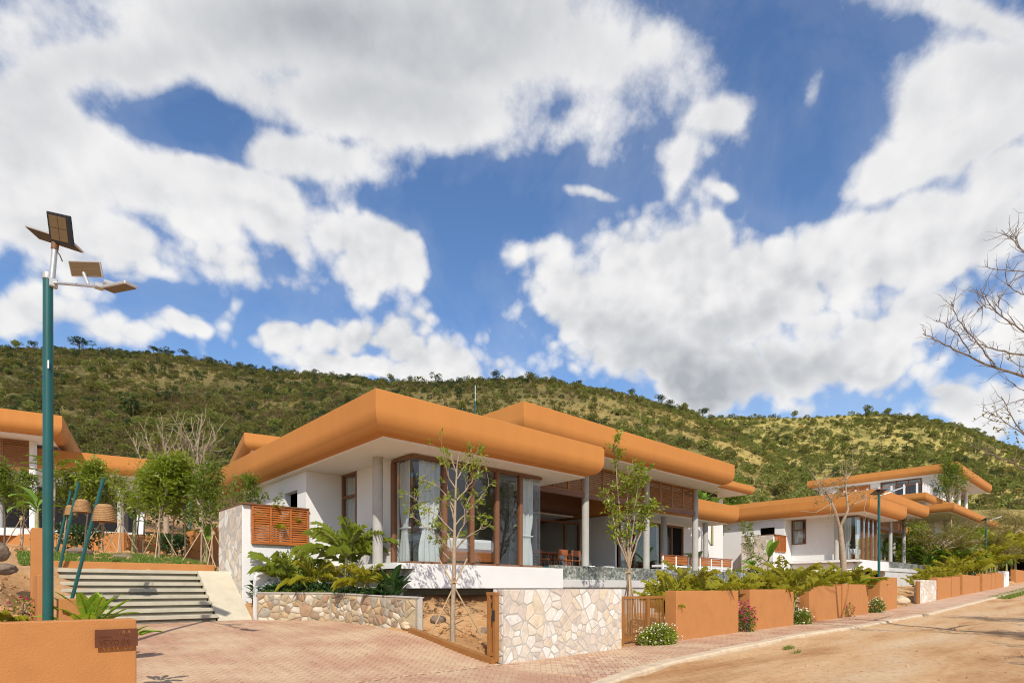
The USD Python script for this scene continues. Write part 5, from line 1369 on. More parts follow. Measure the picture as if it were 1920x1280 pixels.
HILL_LEAF = [leafmat('scrub_leaf_%s' % n, *c, trans=0.2, rough=0.7, spec=0.1, gain=1.9) for n, c in (
    ('olive', ((0.08, 0.078, 0.022), (0.13, 0.125, 0.034), (0.20, 0.18, 0.052))), ('dark', ((0.030, 0.042, 0.016), (0.055, 0.070, 0.024), (0.09, 0.105, 0.034))),
    ('brown', ((0.085, 0.062, 0.032), (0.13, 0.095, 0.048), (0.18, 0.14, 0.07))), ('green', ((0.11, 0.12, 0.032), (0.18, 0.18, 0.05), (0.26, 0.24, 0.07))), ('straw', ((0.22, 0.17, 0.055), (0.30, 0.235, 0.08), (0.38, 0.30, 0.11))))]
def scrub_protos(root):
    rng = np.random.default_rng(77)
    out = []
    def add(kind, leaves, mat, trunk=None):
        pth = numbered(root, kind)
        UsdGeom.Xform.Define(stage, pth)
        usdkit.mesh(stage, pth + '/crown', leaves, mat)
        if trunk is not None: usdkit.mesh(stage, pth + '/trunk', trunk.mesh(), M['bark'])
        out.append(pth)
    for k, (mat, r, n, sz) in enumerate([(0, (1.5, 1.5, 1.1), 240, 0.55), (0, (1.9, 1.7, 1.5), 260, 0.6), (1, (1.9, 1.9, 1.7), 300, 0.62), (2, (1.3, 1.3, 1.5), 200, 0.42), (3, (1.7, 1.7, 1.4), 260, 0.6), (4, (1.2, 1.2, 0.55), 160, 0.5)]):
        add('shrub', ball_leaves((0, 0, r[2] * 0.7), r, n, sz, rng, aspect=0.6, droop=0.0), HILL_LEAF[mat])
    for mat in (1, 3, 0):
        c = [ball_leaves((rng.normal(0, 0.9), rng.normal(0, 0.9), 3.4 + rng.uniform(-0.6, 1.0)), (1.5, 1.5, 1.1), 110, 0.6, rng, aspect=0.6, droop=0) for _ in range(4)]
        mb = MB()
        for v, f in c: mb.add(v, f)
        add('tree', mb.mesh(), HILL_LEAF[mat], MB().tube([(0, 0, -0.5), (0.1, 0, 1.6), (0.2, 0.1, 3.4)], [0.2, 0.16, 0.08], 5))
    return out

def scatter(name, label, fz, n, seed, u0, u1, d0, d1, keep, weights, size):
    rng = np.random.default_rng(seed)
    U = rng.uniform(u0, u1, n); Dd = d0 * (d1 / d0) ** (rng.uniform(0, 1, n) ** 0.75)
    if name == 'hillside_scrub':
        top = rng.uniform(0, 1, n) < 0.13
        Dd = np.where(top, np.interp(U, D1A, D1B) * rng.uniform(0.90, 1.02, n), Dd)
    Zz = fz(U, Dd)
    Xx = (U - 960) / FPX * Dd
    P = CAM + Xx[:, None] * RGT + Dd[:, None] * FWD; P[:, 2] = Zz - 0.15
    ok, w = keep(U, Dd, P, rng)
    P, U, Dd, w = P[ok], U[ok], Dd[ok], w[ok]
    path = numbered('/World', name)
    pi = UsdGeom.PointInstancer.Define(stage, path)
    PROTOS = scrub_protos(path)
    k = np.array([rng.choice(len(PROTOS), p=np.array(x) / np.sum(x)) for x in weights(U, Dd, P, w)])
    s = size * rng.lognormal(0, 0.36, len(P)) * np.where(k == 5, 0.8, 1.0)
    pi.CreatePrototypesRel().SetTargets([Sdf.Path(x) for x in PROTOS])
    pi.CreateProtoIndicesAttr(Vt.IntArray.FromNumpy(k.astype(np.int32)))
    pi.CreatePositionsAttr(Vt.Vec3fArray.FromNumpy(P.astype(np.float32)))
    a = rng.uniform(0, np.pi, len(P))
    pi.CreateOrientationsAttr(Vt.QuathArray([Gf.Quath(float(np.cos(x)), 0, 0, float(np.sin(x))) for x in a]))
    pi.CreateScalesAttr(Vt.Vec3fArray.FromNumpy((s[:, None] * rng.uniform(0.8, 1.25, (len(P), 3))).astype(np.float32)))
    tag(pi.GetPrim(), label, 'scrub', None, 'stuff')
def keep1(U, D, P, rng):
    g = meshkit.fbm(P / 28, 4, 31)
    right = np.clip((U - 900) / 500, 0, 1)
    df = np.interp(U, D1A, D1B)
    t = (D - 95) / (df - 95)
    dens = np.clip(1.3 - 0.95 * right * np.clip(1.2 - t, 0, 1), 0.24, 1) * np.where(g > 0.42 + 0.07 * right, 1.0, 0.45 + 0.04 * right)
    dens = np.where(t > 0.93, 1.0, dens)
    return (rng.uniform(0, 1, len(U)) < dens) & (t < 1.06), right
def wt1(U, D, P, right):  # dark and brown shrubs favoured at left, standing in for the cloud shadow
    c = meshkit.fbm(P / 45, 3, 37)
    for u, r, q in zip(U, right, c):
        yield [3.2 - 1.2 * r, 2.0 - 0.8 * r, (1.9 if q > 0.5 else 0.5) * (1 - 0.75 * r), 4.6 - 3.6 * r, 0.5 + 3.2 * r, 0.5 + 7.0 * r, (0.4 if q > 0.52 else 0.08) * (1 - 0.5 * r), 0.15 + 0.2 * r, 0.22]
scatter('hillside_scrub', 'dry scrub and bushes covering the near hillside behind the villas', hill1_z, 42000, 61, -260, 2150, 100, 470, keep1, wt1, 0.53)
def keep2(U, D, P, rng):
    g = meshkit.fbm(P / 60, 4, 41)
    t = (D - 240) / 440
    clearing = np.exp(-((U - 1640) / 150) ** 2 - ((t - 0.72) / 0.17) ** 2)
    dens = np.where(g > 0.46, 1.0, 0.42) * (1 - 0.75 * clearing)
    return (rng.uniform(0, 1, len(U)) < dens) & (t < 1.05), clearing
def wt2(U, D, P, cl):
    for u, q in zip(U, cl): yield [2.6, 2.2, 0.35 - 0.25 * q, 1.0, 5.2, 2.6 + 3 * q, 0.2, 0.9, 0.5]
scatter('far_hill_scrub', 'green bushes covering the far hill on the right', hill2_z, 22000, 62, 1050, 2150, 250, 700, keep2, wt2, 0.88)

# trees that stand out on the skyline
def skyline():
    rng = np.random.default_rng(15)
    t = Thing('hill_tree', (0, 0, 0), 'small dark round tree standing out on the hill\'s skyline', 'tree', 'trees on the skyline of the hill')
    mb = MB()
    for _ in range(7):
        v, f = ball_leaves((rng.normal(0, 1.2), rng.normal(0, 1.2), 4.6 + rng.uniform(-0.9, 1.1)), (1.5, 1.5, 1.0), 130, 0.5, rng, aspect=0.6, droop=0)
        mb.add(v, f)
    t.put('crown', mb, HILL_LEAF[1])
    w = MB().tube([(0, 0, -1), (0.1, 0, 1.8), (0.2, 0.1, 4.0)], [0.25, 0.2, 0.1], 6)
    for a in (0.3, 2.2, 4.1): w.tube([(0.1, 0, 1.9), (0.7 * math.cos(a), 0.7 * math.sin(a), 3.2), (1.4 * math.cos(a), 1.4 * math.sin(a), 4.4)], [0.12, 0.08, 0.04], 5)
    t.put('trunk', w, M['bark_dark'])
    spots = [(30, 0.9), (62, 1.0), (104, 0.55), (225, 0.5), (288, 0.95), (303, 0.6), (322, 0.7), (346, 1.0), (395, 0.6), (470, 0.55), (515, 0.75), (590, 0.65), (655, 0.6), (735, 0.7), (770, 0.8), (930, 1.05), (1040, 0.6), (1085, 0.7), (1185, 0.8), (1240, 1.0), (1258, 0.8), (1318, 1.1)]
    first = True
    for u, s in spots:
        d = float(np.interp(u, D1A, D1B)) * 0.995
        p = cw((u - 960) / FPX * d, d); p[2] = float(hill1_z(np.array(float(u)), np.array(d))) - 0.6
        if first:
            t.prim.GetAttribute('xformOp:translate').Set(Gf.Vec3d(*map(float, p))); first = False
        else: copy_of(t, 'hill_tree', p, rotz=rng.uniform(0, 6), scale=s)
    d = 446.0; p = cw((148 - 960) / FPX * d, d); p[2] = float(hill1_z(np.array(148.0), np.array(d))) - 0.6
    copy_of(t, 'hill_tree', p, label='widest dark tree on the left skyline, just right of the lamp post', scale=(2.3, 2.3, 1.5), group=None)
    stage.GetPrimAtPath('/World/hill_tree_%03d' % len(spots)).ClearCustomDataByKey('group')
skyline()
# ------------------------------------------------------------------ plants
def frond_curve(base, az, elev, L, sag, n=9):
    h = np.array([math.cos(az), math.sin(az), 0.0]); pts = [np.asarray(base, float)]; e = elev
    for i in range(n):
        pts.append(pts[-1] + (h * math.cos(e) + Z * math.sin(e)) * L / n)
        e -= sag / n * (0.4 + 1.2 * i / n)
    return np.array(pts)

def frond(base, az, elev, L, sag, rng, nl=26, ll=0.32, w=0.028, vee=0.35, hang=0.6):
    """a feather leaf: midrib with leaflets to both sides"""
    c = frond_curve(base, az, elev, L, sag)
    mb = MB().tube(c, np.linspace(0.013, 0.004, len(c)) * max(L, 0.8), 4, cap=False)
    t = np.linspace(0.16, 0.99, nl)
    P = np.stack([np.interp(t * (len(c) - 1), np.arange(len(c)), c[:, k]) for k in range(3)], 1)
    Tn = unit(np.gradient(P, axis=0))
    S = unit(np.cross(Tn, Z)); N = np.cross(S, Tn)
    prof = np.sin(np.pi * (0.12 + 0.86 * t)) ** 0.6
    vs, fs = [], []
    for sg in (-1, 1):
        d = unit(S * sg * 0.8 + N * vee * 0.8 + Tn * (0.75 + 0.8 * t[:, None]) + rng.normal(0, 0.10, P.shape))
        l = (ll * prof * rng.uniform(0.65, 1.15, nl))[:, None]
        m = P + d * l * 0.55; tip = P + d * l - Z * l * hang
        sd = Tn * (w / 2)
        v = np.stack([P, m + sd, tip, m - sd], 1).reshape(-1, 3)
        i = np.arange(nl)[:, None] * 4
        vs.append(v); fs.append(np.vstack([i + [0, 1, 2], i + [0, 2, 3]]))
    for v, f in zip(vs, fs): mb.add(v, f)
    return mb

def palm(name, base, label, seed, stems, nf, L, lifts=(0.5, 1.35), ll=0.32, mat='leaf_palm', stem_h=0.5, cat='palm', group=None, sag=1.5, nl=26, w=0.028, spread=0.15):
    rng = np.random.default_rng(seed)
    t = Thing(name, base, label, cat, group)
    for s in range(stems):
        a = rng.uniform(0, 6.28); r = spread * rng.uniform(0.2, 1) * (s > 0)
        b = np.asarray(base, float) + [r * math.cos(a), r * math.sin(a), 0]
        h = stem_h * rng.uniform(0.7, 1.15)
        top = b + [0.25 * r * math.cos(a), 0.25 * r * math.sin(a), h]
        t.put('stem', MB().tube([b - [0, 0, 0.1], (b + top) / 2, top], [0.035, 0.03, 0.022], 7), M['palm_stem'])
        n = nf if s == 0 else max(4, int(nf * 0.7))
        for k in range(n):
            q = (k + 0.5) / n
            el = lifts[0] + (lifts[1] - lifts[0]) * q + rng.uniform(-0.1, 0.1)
            t.put('frond', frond(top, k * 2.4 + a + rng.uniform(-0.3, 0.3), el, L * rng.uniform(0.75, 1.1), sag * rng.uniform(0.7, 1.2), rng, nl, ll, w), M[mat])
    return t

def banana_leaf(base, az, elev, L, W, sag, rng, tears=3):
    c = frond_curve(base, az, elev, L, sag, 12)
    Tn = unit(np.gradient(c, axis=0)); S = unit(np.cross(Tn, Z)); N = np.cross(S, Tn)
    t = np.linspace(0, 1, len(c))
    w = W * np.clip(np.sin(np.pi * np.clip((t - 0.16) / 0.84, 0, 1)) ** 0.55, 0, 1) / 2
    mb = MB().tube(c, np.linspace(0.022, 0.004, len(c)), 5, cap=False)
    for sg in (-1, 1):
        k = 2
        while k < len(c) - 1:
            e = min(len(c) - 1, k + int(rng.integers(2, 5)))
            vee = rng.uniform(0.15, 0.5)
            i = np.arange(k, e + 1)
            edge = c[i] + S[i] * sg * w[i][:, None] + N[i] * (w[i] * vee)[:, None] - Z * (w[i] * 0.2)[:, None]
            mid = (c[i] + edge) / 2 + N[i] * (w[i] * 0.10)[:, None]
            if rng.uniform() < 0.6: edge[-1] += (c[i[-1]] - edge[-1]) * 0.12
            mb.sheet(np.stack([c[i], mid, edge], 1))
            k = e
    return mb

def banana(base, label, seed, n=6, H=1.0, L=1.1, W=0.32, lifts=(0.4, 1.35), group=None, mat='leaf_banana', name='banana_plant', cat='banana plant'):
    rng = np.random.default_rng(seed)
    base = np.asarray(base, float)
    t = Thing(name, base, label, cat, group)
    t.put('stem', MB().tube([base - [0, 0, 0.15], base + [0.02, 0, H * 0.5], base + [0.03, 0.01, H]], [0.075, 0.06, 0.035], 9), M['banana_stem'], smooth=40)
    for k in range(n):
        el = lifts[0] + (lifts[1] - lifts[0]) * (k + 0.5) / n
        t.put('leaf', banana_leaf(base + [0.02, 0, H * (0.86 + 0.14 * k / n)], k * 2.4 + rng.uniform(-0.5, 0.5) + seed, el, L * rng.uniform(0.75, 1.1), W * rng.uniform(0.85, 1.1), rng.uniform(0.9, 2.1), rng), M[mat], smooth=True)
    return t

def tree(name, base, label, seed, H, r0, n, size, mat, bark='bark', cat='tree', group=None, stakes=0, stake_h=1.1, stake_r=0.55, jitter=0.05, leaf={}, **kw):
    rng = np.random.default_rng(seed)
    t = Thing(name, base, label, cat, group)
    wood, at, dr = grow(rng, base, H, r0, **kw)
    t.put('trunk', wood, M[bark], smooth=50)
    if n:
        t.put('crown', leafing(at, dr, n, size, rng, jitter, **leaf), M[mat])
    for k in range(stakes):
        a = k * 2 * math.pi / stakes + 0.5 + seed
        f = np.asarray(base) + [stake_r * math.cos(a), stake_r * math.sin(a), 0]
        f[2] = float(zt(f[0], f[1])) - 0.05
        top = np.asarray(base) + [0.02 * math.cos(a), 0.02 * math.sin(a), stake_h]
        top = top + (top - f) * 0.10
        t.put('stake', MB().tube([f, top], [0.017, 0.015], 7), M['stake'])
    if stakes:
        c = np.asarray(base) + [0, 0, stake_h]
        t.put('tie', MB().lathe([(r0 + 0.004, -0.05), (r0 + 0.03, -0.03), (r0 + 0.03, 0.03), (r0 + 0.004, 0.05)], c, 10), M['stake'])
    return t

# --- the palms and shrubs in the rubble planter
def bed(u, back):
    """a point on the planter's soil, BACK metres behind its front wall, seen at u"""
    d = float(np.interp(u, [475, 618, 778], [14.62, 14.60, 13.02])) + 0.24 + back
    p = cw((u - 960) / FPX * d, d); p[2] = -0.26
    return p
palm('areca_palm', bed(650, 0.45), 'tallest palm in the rubble planter, in front of the concrete column', 3, 4, 8, 1.45, (0.35, 1.5), 0.46, stem_h=1.0, sag=1.35, spread=0.28, nl=11, w=0.026)
palm('areca_palm', bed(530, 0.45), 'wide low palm in the planter below the timber louvre', 5, 4, 7, 1.30, (0.4, 1.4), 0.44, stem_h=0.5, sag=1.7, spread=0.35, nl=11, w=0.026)
palm('areca_palm', bed(590, 0.25), 'yellow tinged palm between the wide low palm and the tallest one', 7, 3, 6, 1.0, (0.3, 1.35), 0.38, mat='leaf_areca', stem_h=0.4, sag=1.6, spread=0.2, nl=10, w=0.026)
palm('areca_palm', bed(690, 0.15), 'small yellow tinged palm at the right of the tallest palm', 9, 3, 6, 0.85, (0.3, 1.3), 0.34, mat='leaf_areca', stem_h=0.4, sag=1.6, spread=0.12, nl=9, w=0.026)
def hedge_strip(name, pts, n, size, h, w, mat, label, seed, cat='shrub'):
    rng = np.random.default_rng(seed)
    pts = np.asarray(pts, float)
    s = rng.uniform(0, len(pts) - 1, n)
    P = np.stack([np.interp(s, np.arange(len(pts)), pts[:, k]) for k in range(3)], 1)
    lump = 0.55 + 0.6 * meshkit.fbm(P * 2.3, 2, seed)
    P += np.c_[rng.normal(0, w, (n, 2)), h * lump * np.sqrt(rng.uniform(0, 1, n))]
    d = np.c_[rng.normal(0, 0.7, (n, 2)), rng.uniform(0.1, 1.0, n)]
    t = Thing(name, pts.mean(0), label, cat)
    t.put('foliage', leaf_cards(P, d, size, rng, aspect=0.5, droop=0.1), M[mat])
    st = MB()
    for q in P[::40]: st.tube([[q[0], q[1], q[2] - h * 0.5], q], [0.008, 0.004], 4, cap=False)
    t.put('stems', st, M['bark_dark'], kind='stuff')
hedge_strip('ground_cover', [bed(485, 0.22), bed(545, 0.25), bed(612, 0.22)], 4200, 0.085, 0.40, 0.13, 'leaf_dark', 'dark green ground cover along the left half of the rubble planter', 4)
hedge_strip('ground_cover', [bed(625, 0.2), bed(680, 0.2), bed(728, 0.18)], 3200, 0.085, 0.26, 0.11, 'leaf_dark', 'dark green ground cover along the right half of the rubble planter', 6)
hedge_strip('border_plants', [bed(482, 0.02), bed(560, 0.0), bed(612, 0.0)], 1500, 0.06, 0.20, 0.05, 'leaf_hedge', 'light green low edging plants at the rim of the planter, left', 8)
def broad(base, label, seed, n, L, W, mat, elev=(0.5, 1.3), name='broadleaf_plant', sag=(0.5, 1.3), cat='plant', stem=0.08):
    rng = np.random.default_rng(seed)
    t = Thing(name, base, label, cat)
    for k in range(n):
        a = k * 2.4 + rng.uniform(-0.4, 0.4); r = 0.10 * math.sqrt(k / n)
        b = np.asarray(base, float) + [r * math.cos(a), r * math.sin(a), stem * rng.uniform(0, 1)]
        t.put('leaf', banana_leaf(b, a, elev[0] + (elev[1] - elev[0]) * (1 - k / n), L * rng.uniform(0.7, 1.15), W * rng.uniform(0.8, 1.15), rng.uniform(*sag), rng), M[mat], smooth=True)
    return t
broad(bed(735, 0.12), 'dark green broad leaved plant at the right end of the rubble planter', 13, 26, 0.62, 0.20, 'leaf_dark', (0.6, 1.4), stem=0.25)
broad(bed(706, 0.12), 'smaller dark broad leaved plant under the small yellow palm', 14, 18, 0.42, 0.16, 'leaf_dark', (0.5, 1.3))
broad(bed(560, 0.3), 'dark broad leaved plant between the low palms of the planter', 15, 22, 0.55, 0.17, 'leaf_dark', (0.6, 1.4), stem=0.2)
broad(bed(490, 0.45), 'dark broad leaved plant at the left end of the planter behind the white low wall', 16, 18, 0.5, 0.16, 'leaf_dark', (0.7, 1.4), stem=0.2)
broad(pw(166, 1178, 8.55), 'bright yellow green broad leaved plant behind the sign wall, below the steps', 17, 26, 0.58, 0.17, 'leaf_nest', (0.35, 1.35), sag=(0.2, 0.9), name='nest_fern')
broad(pw(248, 1200, 7.45), 'single green leaf plant peeping past the end of the sign wall', 18, 9, 0.28, 0.09, 'leaf_nest', (0.2, 1.0), name='nest_fern')
# courtyard planting above the stone wall
tree('courtyard_shrub', np.array([-0.55, 6.5, 0.9]), 'leafy shrub rising above the stone courtyard wall at the left end of the eave', 21, 2.1, 0.03, 750, 0.12, 'leaf_hedge', nb=16, first=0.35, spread=0.35, blen=0.45, cat='shrub')
tree('courtyard_shrub', np.array([-0.7, 7.0, 0.9]), 'reddish thin shrub at the left edge of the stone courtyard wall', 22, 2.0, 0.025, 380, 0.09, 'leaf_hedge', nb=12, first=0.4, spread=0.3, blen=0.4, cat='shrub')
palm('courtyard_palm', np.array([0.05, 5.8, 1.3]), 'bright green palm fronds over the timber louvre in the courtyard', 23, 2, 8, 1.0, (0.3, 1.3), 0.3, mat='leaf_areca', stem_h=0.55, sag=1.3)

# --- the two staked trees in front of the villa
def young_tree_1():
    base = pw(850, 1203, 12.4)
    rng = np.random.default_rng(101)
    t = Thing('young_tree', base, 'slender young tree with sparse leaves on stakes in front of the corner window', 'tree')
    px = 12.4 / FPX
    S = lambda u, v, dd=0.0: pw(u, v, 12.4 + dd)
    wood = MB()
    trunk = [S(849, 1212), S(849, 1150), S(851, 1080), S(852, 1010), S(853, 960), S(855, 905), S(857, 870), S(862, 845)]
    wood.tube(trunk, [0.058, 0.050, 0.044, 0.036, 0.028, 0.019, 0.012, 0.005], 9)
    limbs = [[(851, 1040), (830, 1010), (800, 990), (778, 970)], [(852, 1030), (880, 1005), (905, 988)], [(852, 1000), (825, 970), (795, 945), (770, 930)], [(853, 985), (880, 955), (900, 935), (916, 910)], [(854, 955), (835, 925), (815, 905), (790, 900)],
             [(855, 940), (878, 915), (890, 890), (905, 868)], [(856, 915), (840, 890), (833, 865), (826, 845)], [(857, 900), (872, 875), (882, 860), (888, 850)], [(852, 1055), (835, 1040), (826, 1020), (812, 1005)], [(857, 890), (850, 870), (845, 850)], [(853, 975), (842, 940), (838, 905)], [(852, 1018), (868, 985), (872, 950), (884, 925)], [(851, 1045), (842, 1005), (822, 985), (805, 960)]]
    at, dr = [], []
    for li, l in enumerate(limbs):
        dd = 0.0; p = []
        for k, (u, v) in enumerate(l):
            p.append(S(u, v, dd)); dd += rng.normal(0, 0.22)
        p = np.array(p)
        q = np.stack([np.interp(np.linspace(0, len(p) - 1, 9), np.arange(len(p)), p[:, k]) for k in range(3)], 1) + rng.normal(0, 0.012, (9, 3))
        wood.tube(q, np.linspace(0.017, 0.005, 9), 5, cap=False)
        for s in range(9):
            i = rng.integers(2, 9)
            d = unit(unit(q[-1] - q[0]) + rng.normal(0, 0.7, 3) + [0, 0, 0.25])
            tw = bend(q[i], d, rng.uniform(0.15, 0.42), 4, rng, 0.2, 0.06)
            wood.tube(tw, np.linspace(0.006, 0.002, 5), 4, cap=False)
            at.append(tw[-1]); dr.append(d); at.append(tw[3]); dr.append(d)
    t.put('trunk', wood, M['bark'], smooth=50)
    at, dr = np.array(at), np.array(dr)
    # leaves sit in tufts at some twig ends only
    pick = rng.choice(len(at), 125, replace=False)
    P, D = [], []
    for i in pick:
        m = rng.integers(4, 9)
        P.append(at[i] + rng.normal(0, 0.025, (m, 3))); D.append(dr[i] + rng.normal(0, 0.6, (m, 3)))
    tops = [S(885, 880), S(898, 866), S(800, 908), S(912, 970), S(790, 950), S(880, 860)]
    for c in tops:
        m = 30; P.append(c + rng.normal(0, 0.11, (m, 3))); D.append(rng.normal(0, 1, (m, 3)))
    t.put('crown', leaf_cards(np.vstack(P), np.vstack(D), 0.105, rng, aspect=0.40, droop=0.25), M['leaf_tree'])
    for k, (u, v, dd) in enumerate([(806, 1192, 0.1), (902, 1190, 0.25), (848, 1160, 0.75)]):
        f = S(u, v, dd); top = S(851 + (8, -8, 0)[k] * 0.4, 1092)
        d = (top - f); top2 = f + d * 1.45 if k < 2 else f + d * 1.15
        t.put('stake', MB().tube([f, f + d * 0.5, top2], 0.017, 7), M['stake'])
    t.put('tie', MB().tube([S(843, 1094, -0.05), S(852, 1090, -0.07), S(860, 1094, -0.05)], 0.014, 6), M['stake'])
young_tree_1()
def young_tree_2():
    D0 = 15.4
    base = pw(1181, 1185, D0)
    rng = np.random.default_rng(102)
    t = Thing('young_tree', base, 'young tree with bright leaves on several upright stems before the pool wall', 'tree')
    S = lambda u, v, dd=0.0: pw(u, v, D0 + dd)
    wood = MB()
    wood.tube([S(1181, 1190), S(1180, 1120), S(1179, 1075), S(1178, 1050)], [0.075, 0.068, 0.06, 0.05], 9)
    stems = [[(1178, 1060), (1170, 1010), (1160, 950), (1157, 890), (1155, 850), (1152, 822)], [(1178, 1060), (1155, 1000), (1147, 960), (1142, 930)], [(1179, 1060), (1185, 1000), (1190, 950), (1198, 900), (1205, 880)], [(1179, 1060), (1198, 1010), (1208, 970), (1220, 955), (1232, 950)],
             [(1178, 1055), (1176, 990), (1176, 930), (1180, 890)], [(1179, 1050), (1190, 1010), (1204, 985), (1210, 960)], [(1178, 1050), (1164, 1005), (1156, 985)], [(1178, 1058), (1181, 980), (1192, 925), (1212, 890)]]
    at, dr = [], []
    for l in stems:
        dd = 0.0; p = []
        for (u, v) in l: p.append(S(u, v, dd)); dd += rng.normal(0, 0.15)
        p = np.array(p)
        q = np.stack([np.interp(np.linspace(0, len(p) - 1, 14), np.arange(len(p)), p[:, k]) for k in range(3)], 1) + rng.normal(0, 0.010, (14, 3))
        wood.tube(q, np.linspace(0.026, 0.006, 14), 6, cap=False)
        for s in range(20):
            i = rng.integers(5, 14)
            d = unit(rng.normal(0, 0.8, 3) + [0, 0, 0.7])
            tw = bend(q[i], d, rng.uniform(0.10, 0.36), 3, rng, 0.2, 0.1)
            wood.tube(tw, np.linspace(0.006, 0.002, 4), 4, cap=False)
            for k in (1, 2, 3): at.append(tw[k]); dr.append(d)
    t.put('trunk', wood, M['bark'], smooth=50)
    t.put('crown', leafing(np.array(at), np.array(dr), 1750, 0.115, rng, 0.045, aspect=0.55, droop=0.45), M['leaf_tree'])
    for k, (u, v, dd) in enumerate([(1163, 1105, 0.5), (1196, 1110, 0.1), (1180, 1110, -0.5), (1192, 1100, 0.7)]):
        f = S(u, v + 60, dd); top = S(1180, 1072)
        t.put('stake', MB().tube([f, top + (top - f) * 0.28], 0.015, 7), M['stake'])
    t.put('tie', MB().tube([S(1172, 1074, -0.08), S(1180, 1071, -0.1), S(1187, 1074, -0.08)], 0.014, 6), M['stake'])
young_tree_2()

# --- the young trees along the left boundary
HEDGE = [  # u, depth, height, leaves, leaf size, material, stakes, label
    (8, 19.0, 2.5, 1700, 0.13, 'leaf_hedge', 0, 'round crowned young tree at the left picture edge before the orange boundary wall'),
    (40, 20.5, 2.5, 1700, 0.13, 'leaf_hedge', 3, 'round crowned young tree with a tripod of stakes left of the lamp post'),
    (118, 20.0, 2.5, 1300, 0.14, 'leaf_hedge', 0, 'young tree right behind the lamp post and the shortest leaning pole'),
    (160, 19.5, 2.8, 1900, 0.15, 'leaf_tree', 0, 'bright leaved young tree behind the middle wicker lantern'),
    (190, 20.5, 2.6, 1100, 0.14, 'leaf_tree', 3, 'young tree with stakes behind the largest wicker lantern'),
    (226, 20.0, 2.5, 600, 0.12, 'leaf_hedge', 3, 'thin young tree with stakes just right of the largest wicker lantern'),
    (268, 18.6, 2.6, 1700, 0.16, 'leaf_tree', 0, 'tall leafy young tree left of the brightest yellow green tree'),
    (298, 18.2, 2.9, 2700, 0.17, 'leaf_tree', 3, 'densest yellow green young tree with long drooping leaves and tripod stakes'),
    (322, 19.0, 3.0, 2200, 0.15, 'leaf_yellow', 0, 'tallest yellow green young tree under the two bare trees'),
    (348, 18.8, 2.9, 1500, 0.15, 'leaf_tree', 0, 'leafy young tree between the yellow green trees and the stone courtyard wall'),
    (378, 18.4, 2.6, 1000, 0.14, 'leaf_hedge', 3, 'low young tree with stakes second from the stone courtyard wall'),
    (400, 18.6, 3.0, 1300, 0.13, 'leaf_hedge', 3, 'young tree with stakes right beside the stone courtyard wall'),
    (258, 19.6, 3.3, 520, 0.10, 'leaf_yellow', 0, 'thin orange tinged tree before the left villa\'s lower roof end')]
for k, (u, d, H, n, s, mat, stk, lab) in enumerate(HEDGE):
    tree('young_tree', gp_(u, d), lab, 200 + k, H, 0.032, n, s, mat, bark='bark_dark' if k % 3 == 0 else 'bark', stakes=stk, nb=16, first=0.36, spread=0.42, blen=0.34, sub=5, jitter=0.10, leaf=dict(aspect=0.34, droop=0.5), stake_h=1.05, stake_r=0.62)
rng_ = np.random.default_rng(4)
t = Thing('fern_tree', gp_(98, 19.0), 'fern leaved young tree with flat green sprays beside the lamp post', 'tree')
b_ = gp_(98, 19.0)
t.put('trunk', MB().tube([b_, b_ + [0.05, 0, 1.5], b_ + [0.1, 0.1, 2.9]], [0.04, 0.035, 0.02], 7), M['bark'])
for k in range(16):
    t.put('frond', frond(b_ + [0.08, 0.05, 2.2 + 0.06 * k], k * 2.4, 0.55 - 0.02 * k, 0.95, 0.8, rng_, 22, 0.26, 0.06, vee=0.0, hang=0.1), M['leaf_palm'])
banana(gp_(68, 18.4), 'banana plant with one torn yellow leaf at the left of the lamp post', 41, 6, 1.4, 1.0, 0.30)
banana(gp_(385, 19.2), 'banana plant low among the young trees near the stone wall', 42, 6, 1.0, 0.9, 0.30)
banana(gp_(250, 21.0), 'stubby banana plant before the boundary wall right of the lanterns', 43, 4, 1.3, 0.7, 0.25)
for k, (u, d, H, lab) in enumerate([(312, 30, 7.0, 'bare vase shaped tree behind the yellow green trees, left of two'), (377, 31, 7.8, 'bare vase shaped tree behind the hedge, right of two and taller')]):
    tree('bare_tree', gp_(u, d), lab, 300 + k, H, 0.17, 380, 0.18, 'leaf_hedge', nb=15, first=0.30, spread=0.30, blen=0.55, sub=5, subl=0.35, up=0.06, jitter=0.08, trunk_top=0.72, leaf=dict(aspect=0.4, droop=0.3))
hedge_strip('undergrowth', [gp_(120, 22.0), gp_(170, 22.0)], 900, 0.15, 1.0, 0.35, 'leaf_dark', 'dark undergrowth between the leaning poles and the boundary wall', 19, 'undergrowth')
hedge_strip('undergrowth', [gp_(310, 21.5), gp_(345, 21.5)], 800, 0.15, 0.8, 0.3, 'leaf_dark', 'dark undergrowth in the gap between two boundary wall stretches', 18, 'undergrowth')
hedge_strip('hedge', [gp_(-40, 38), gp_(120, 40), gp_(230, 40), gp_(330, 39), gp_(430, 38)], 6500, 0.30, 3.6, 1.3, 'leaf_dark', 'dark green belt of bushes at the foot of the hill behind the left villa', 20, 'bushes')

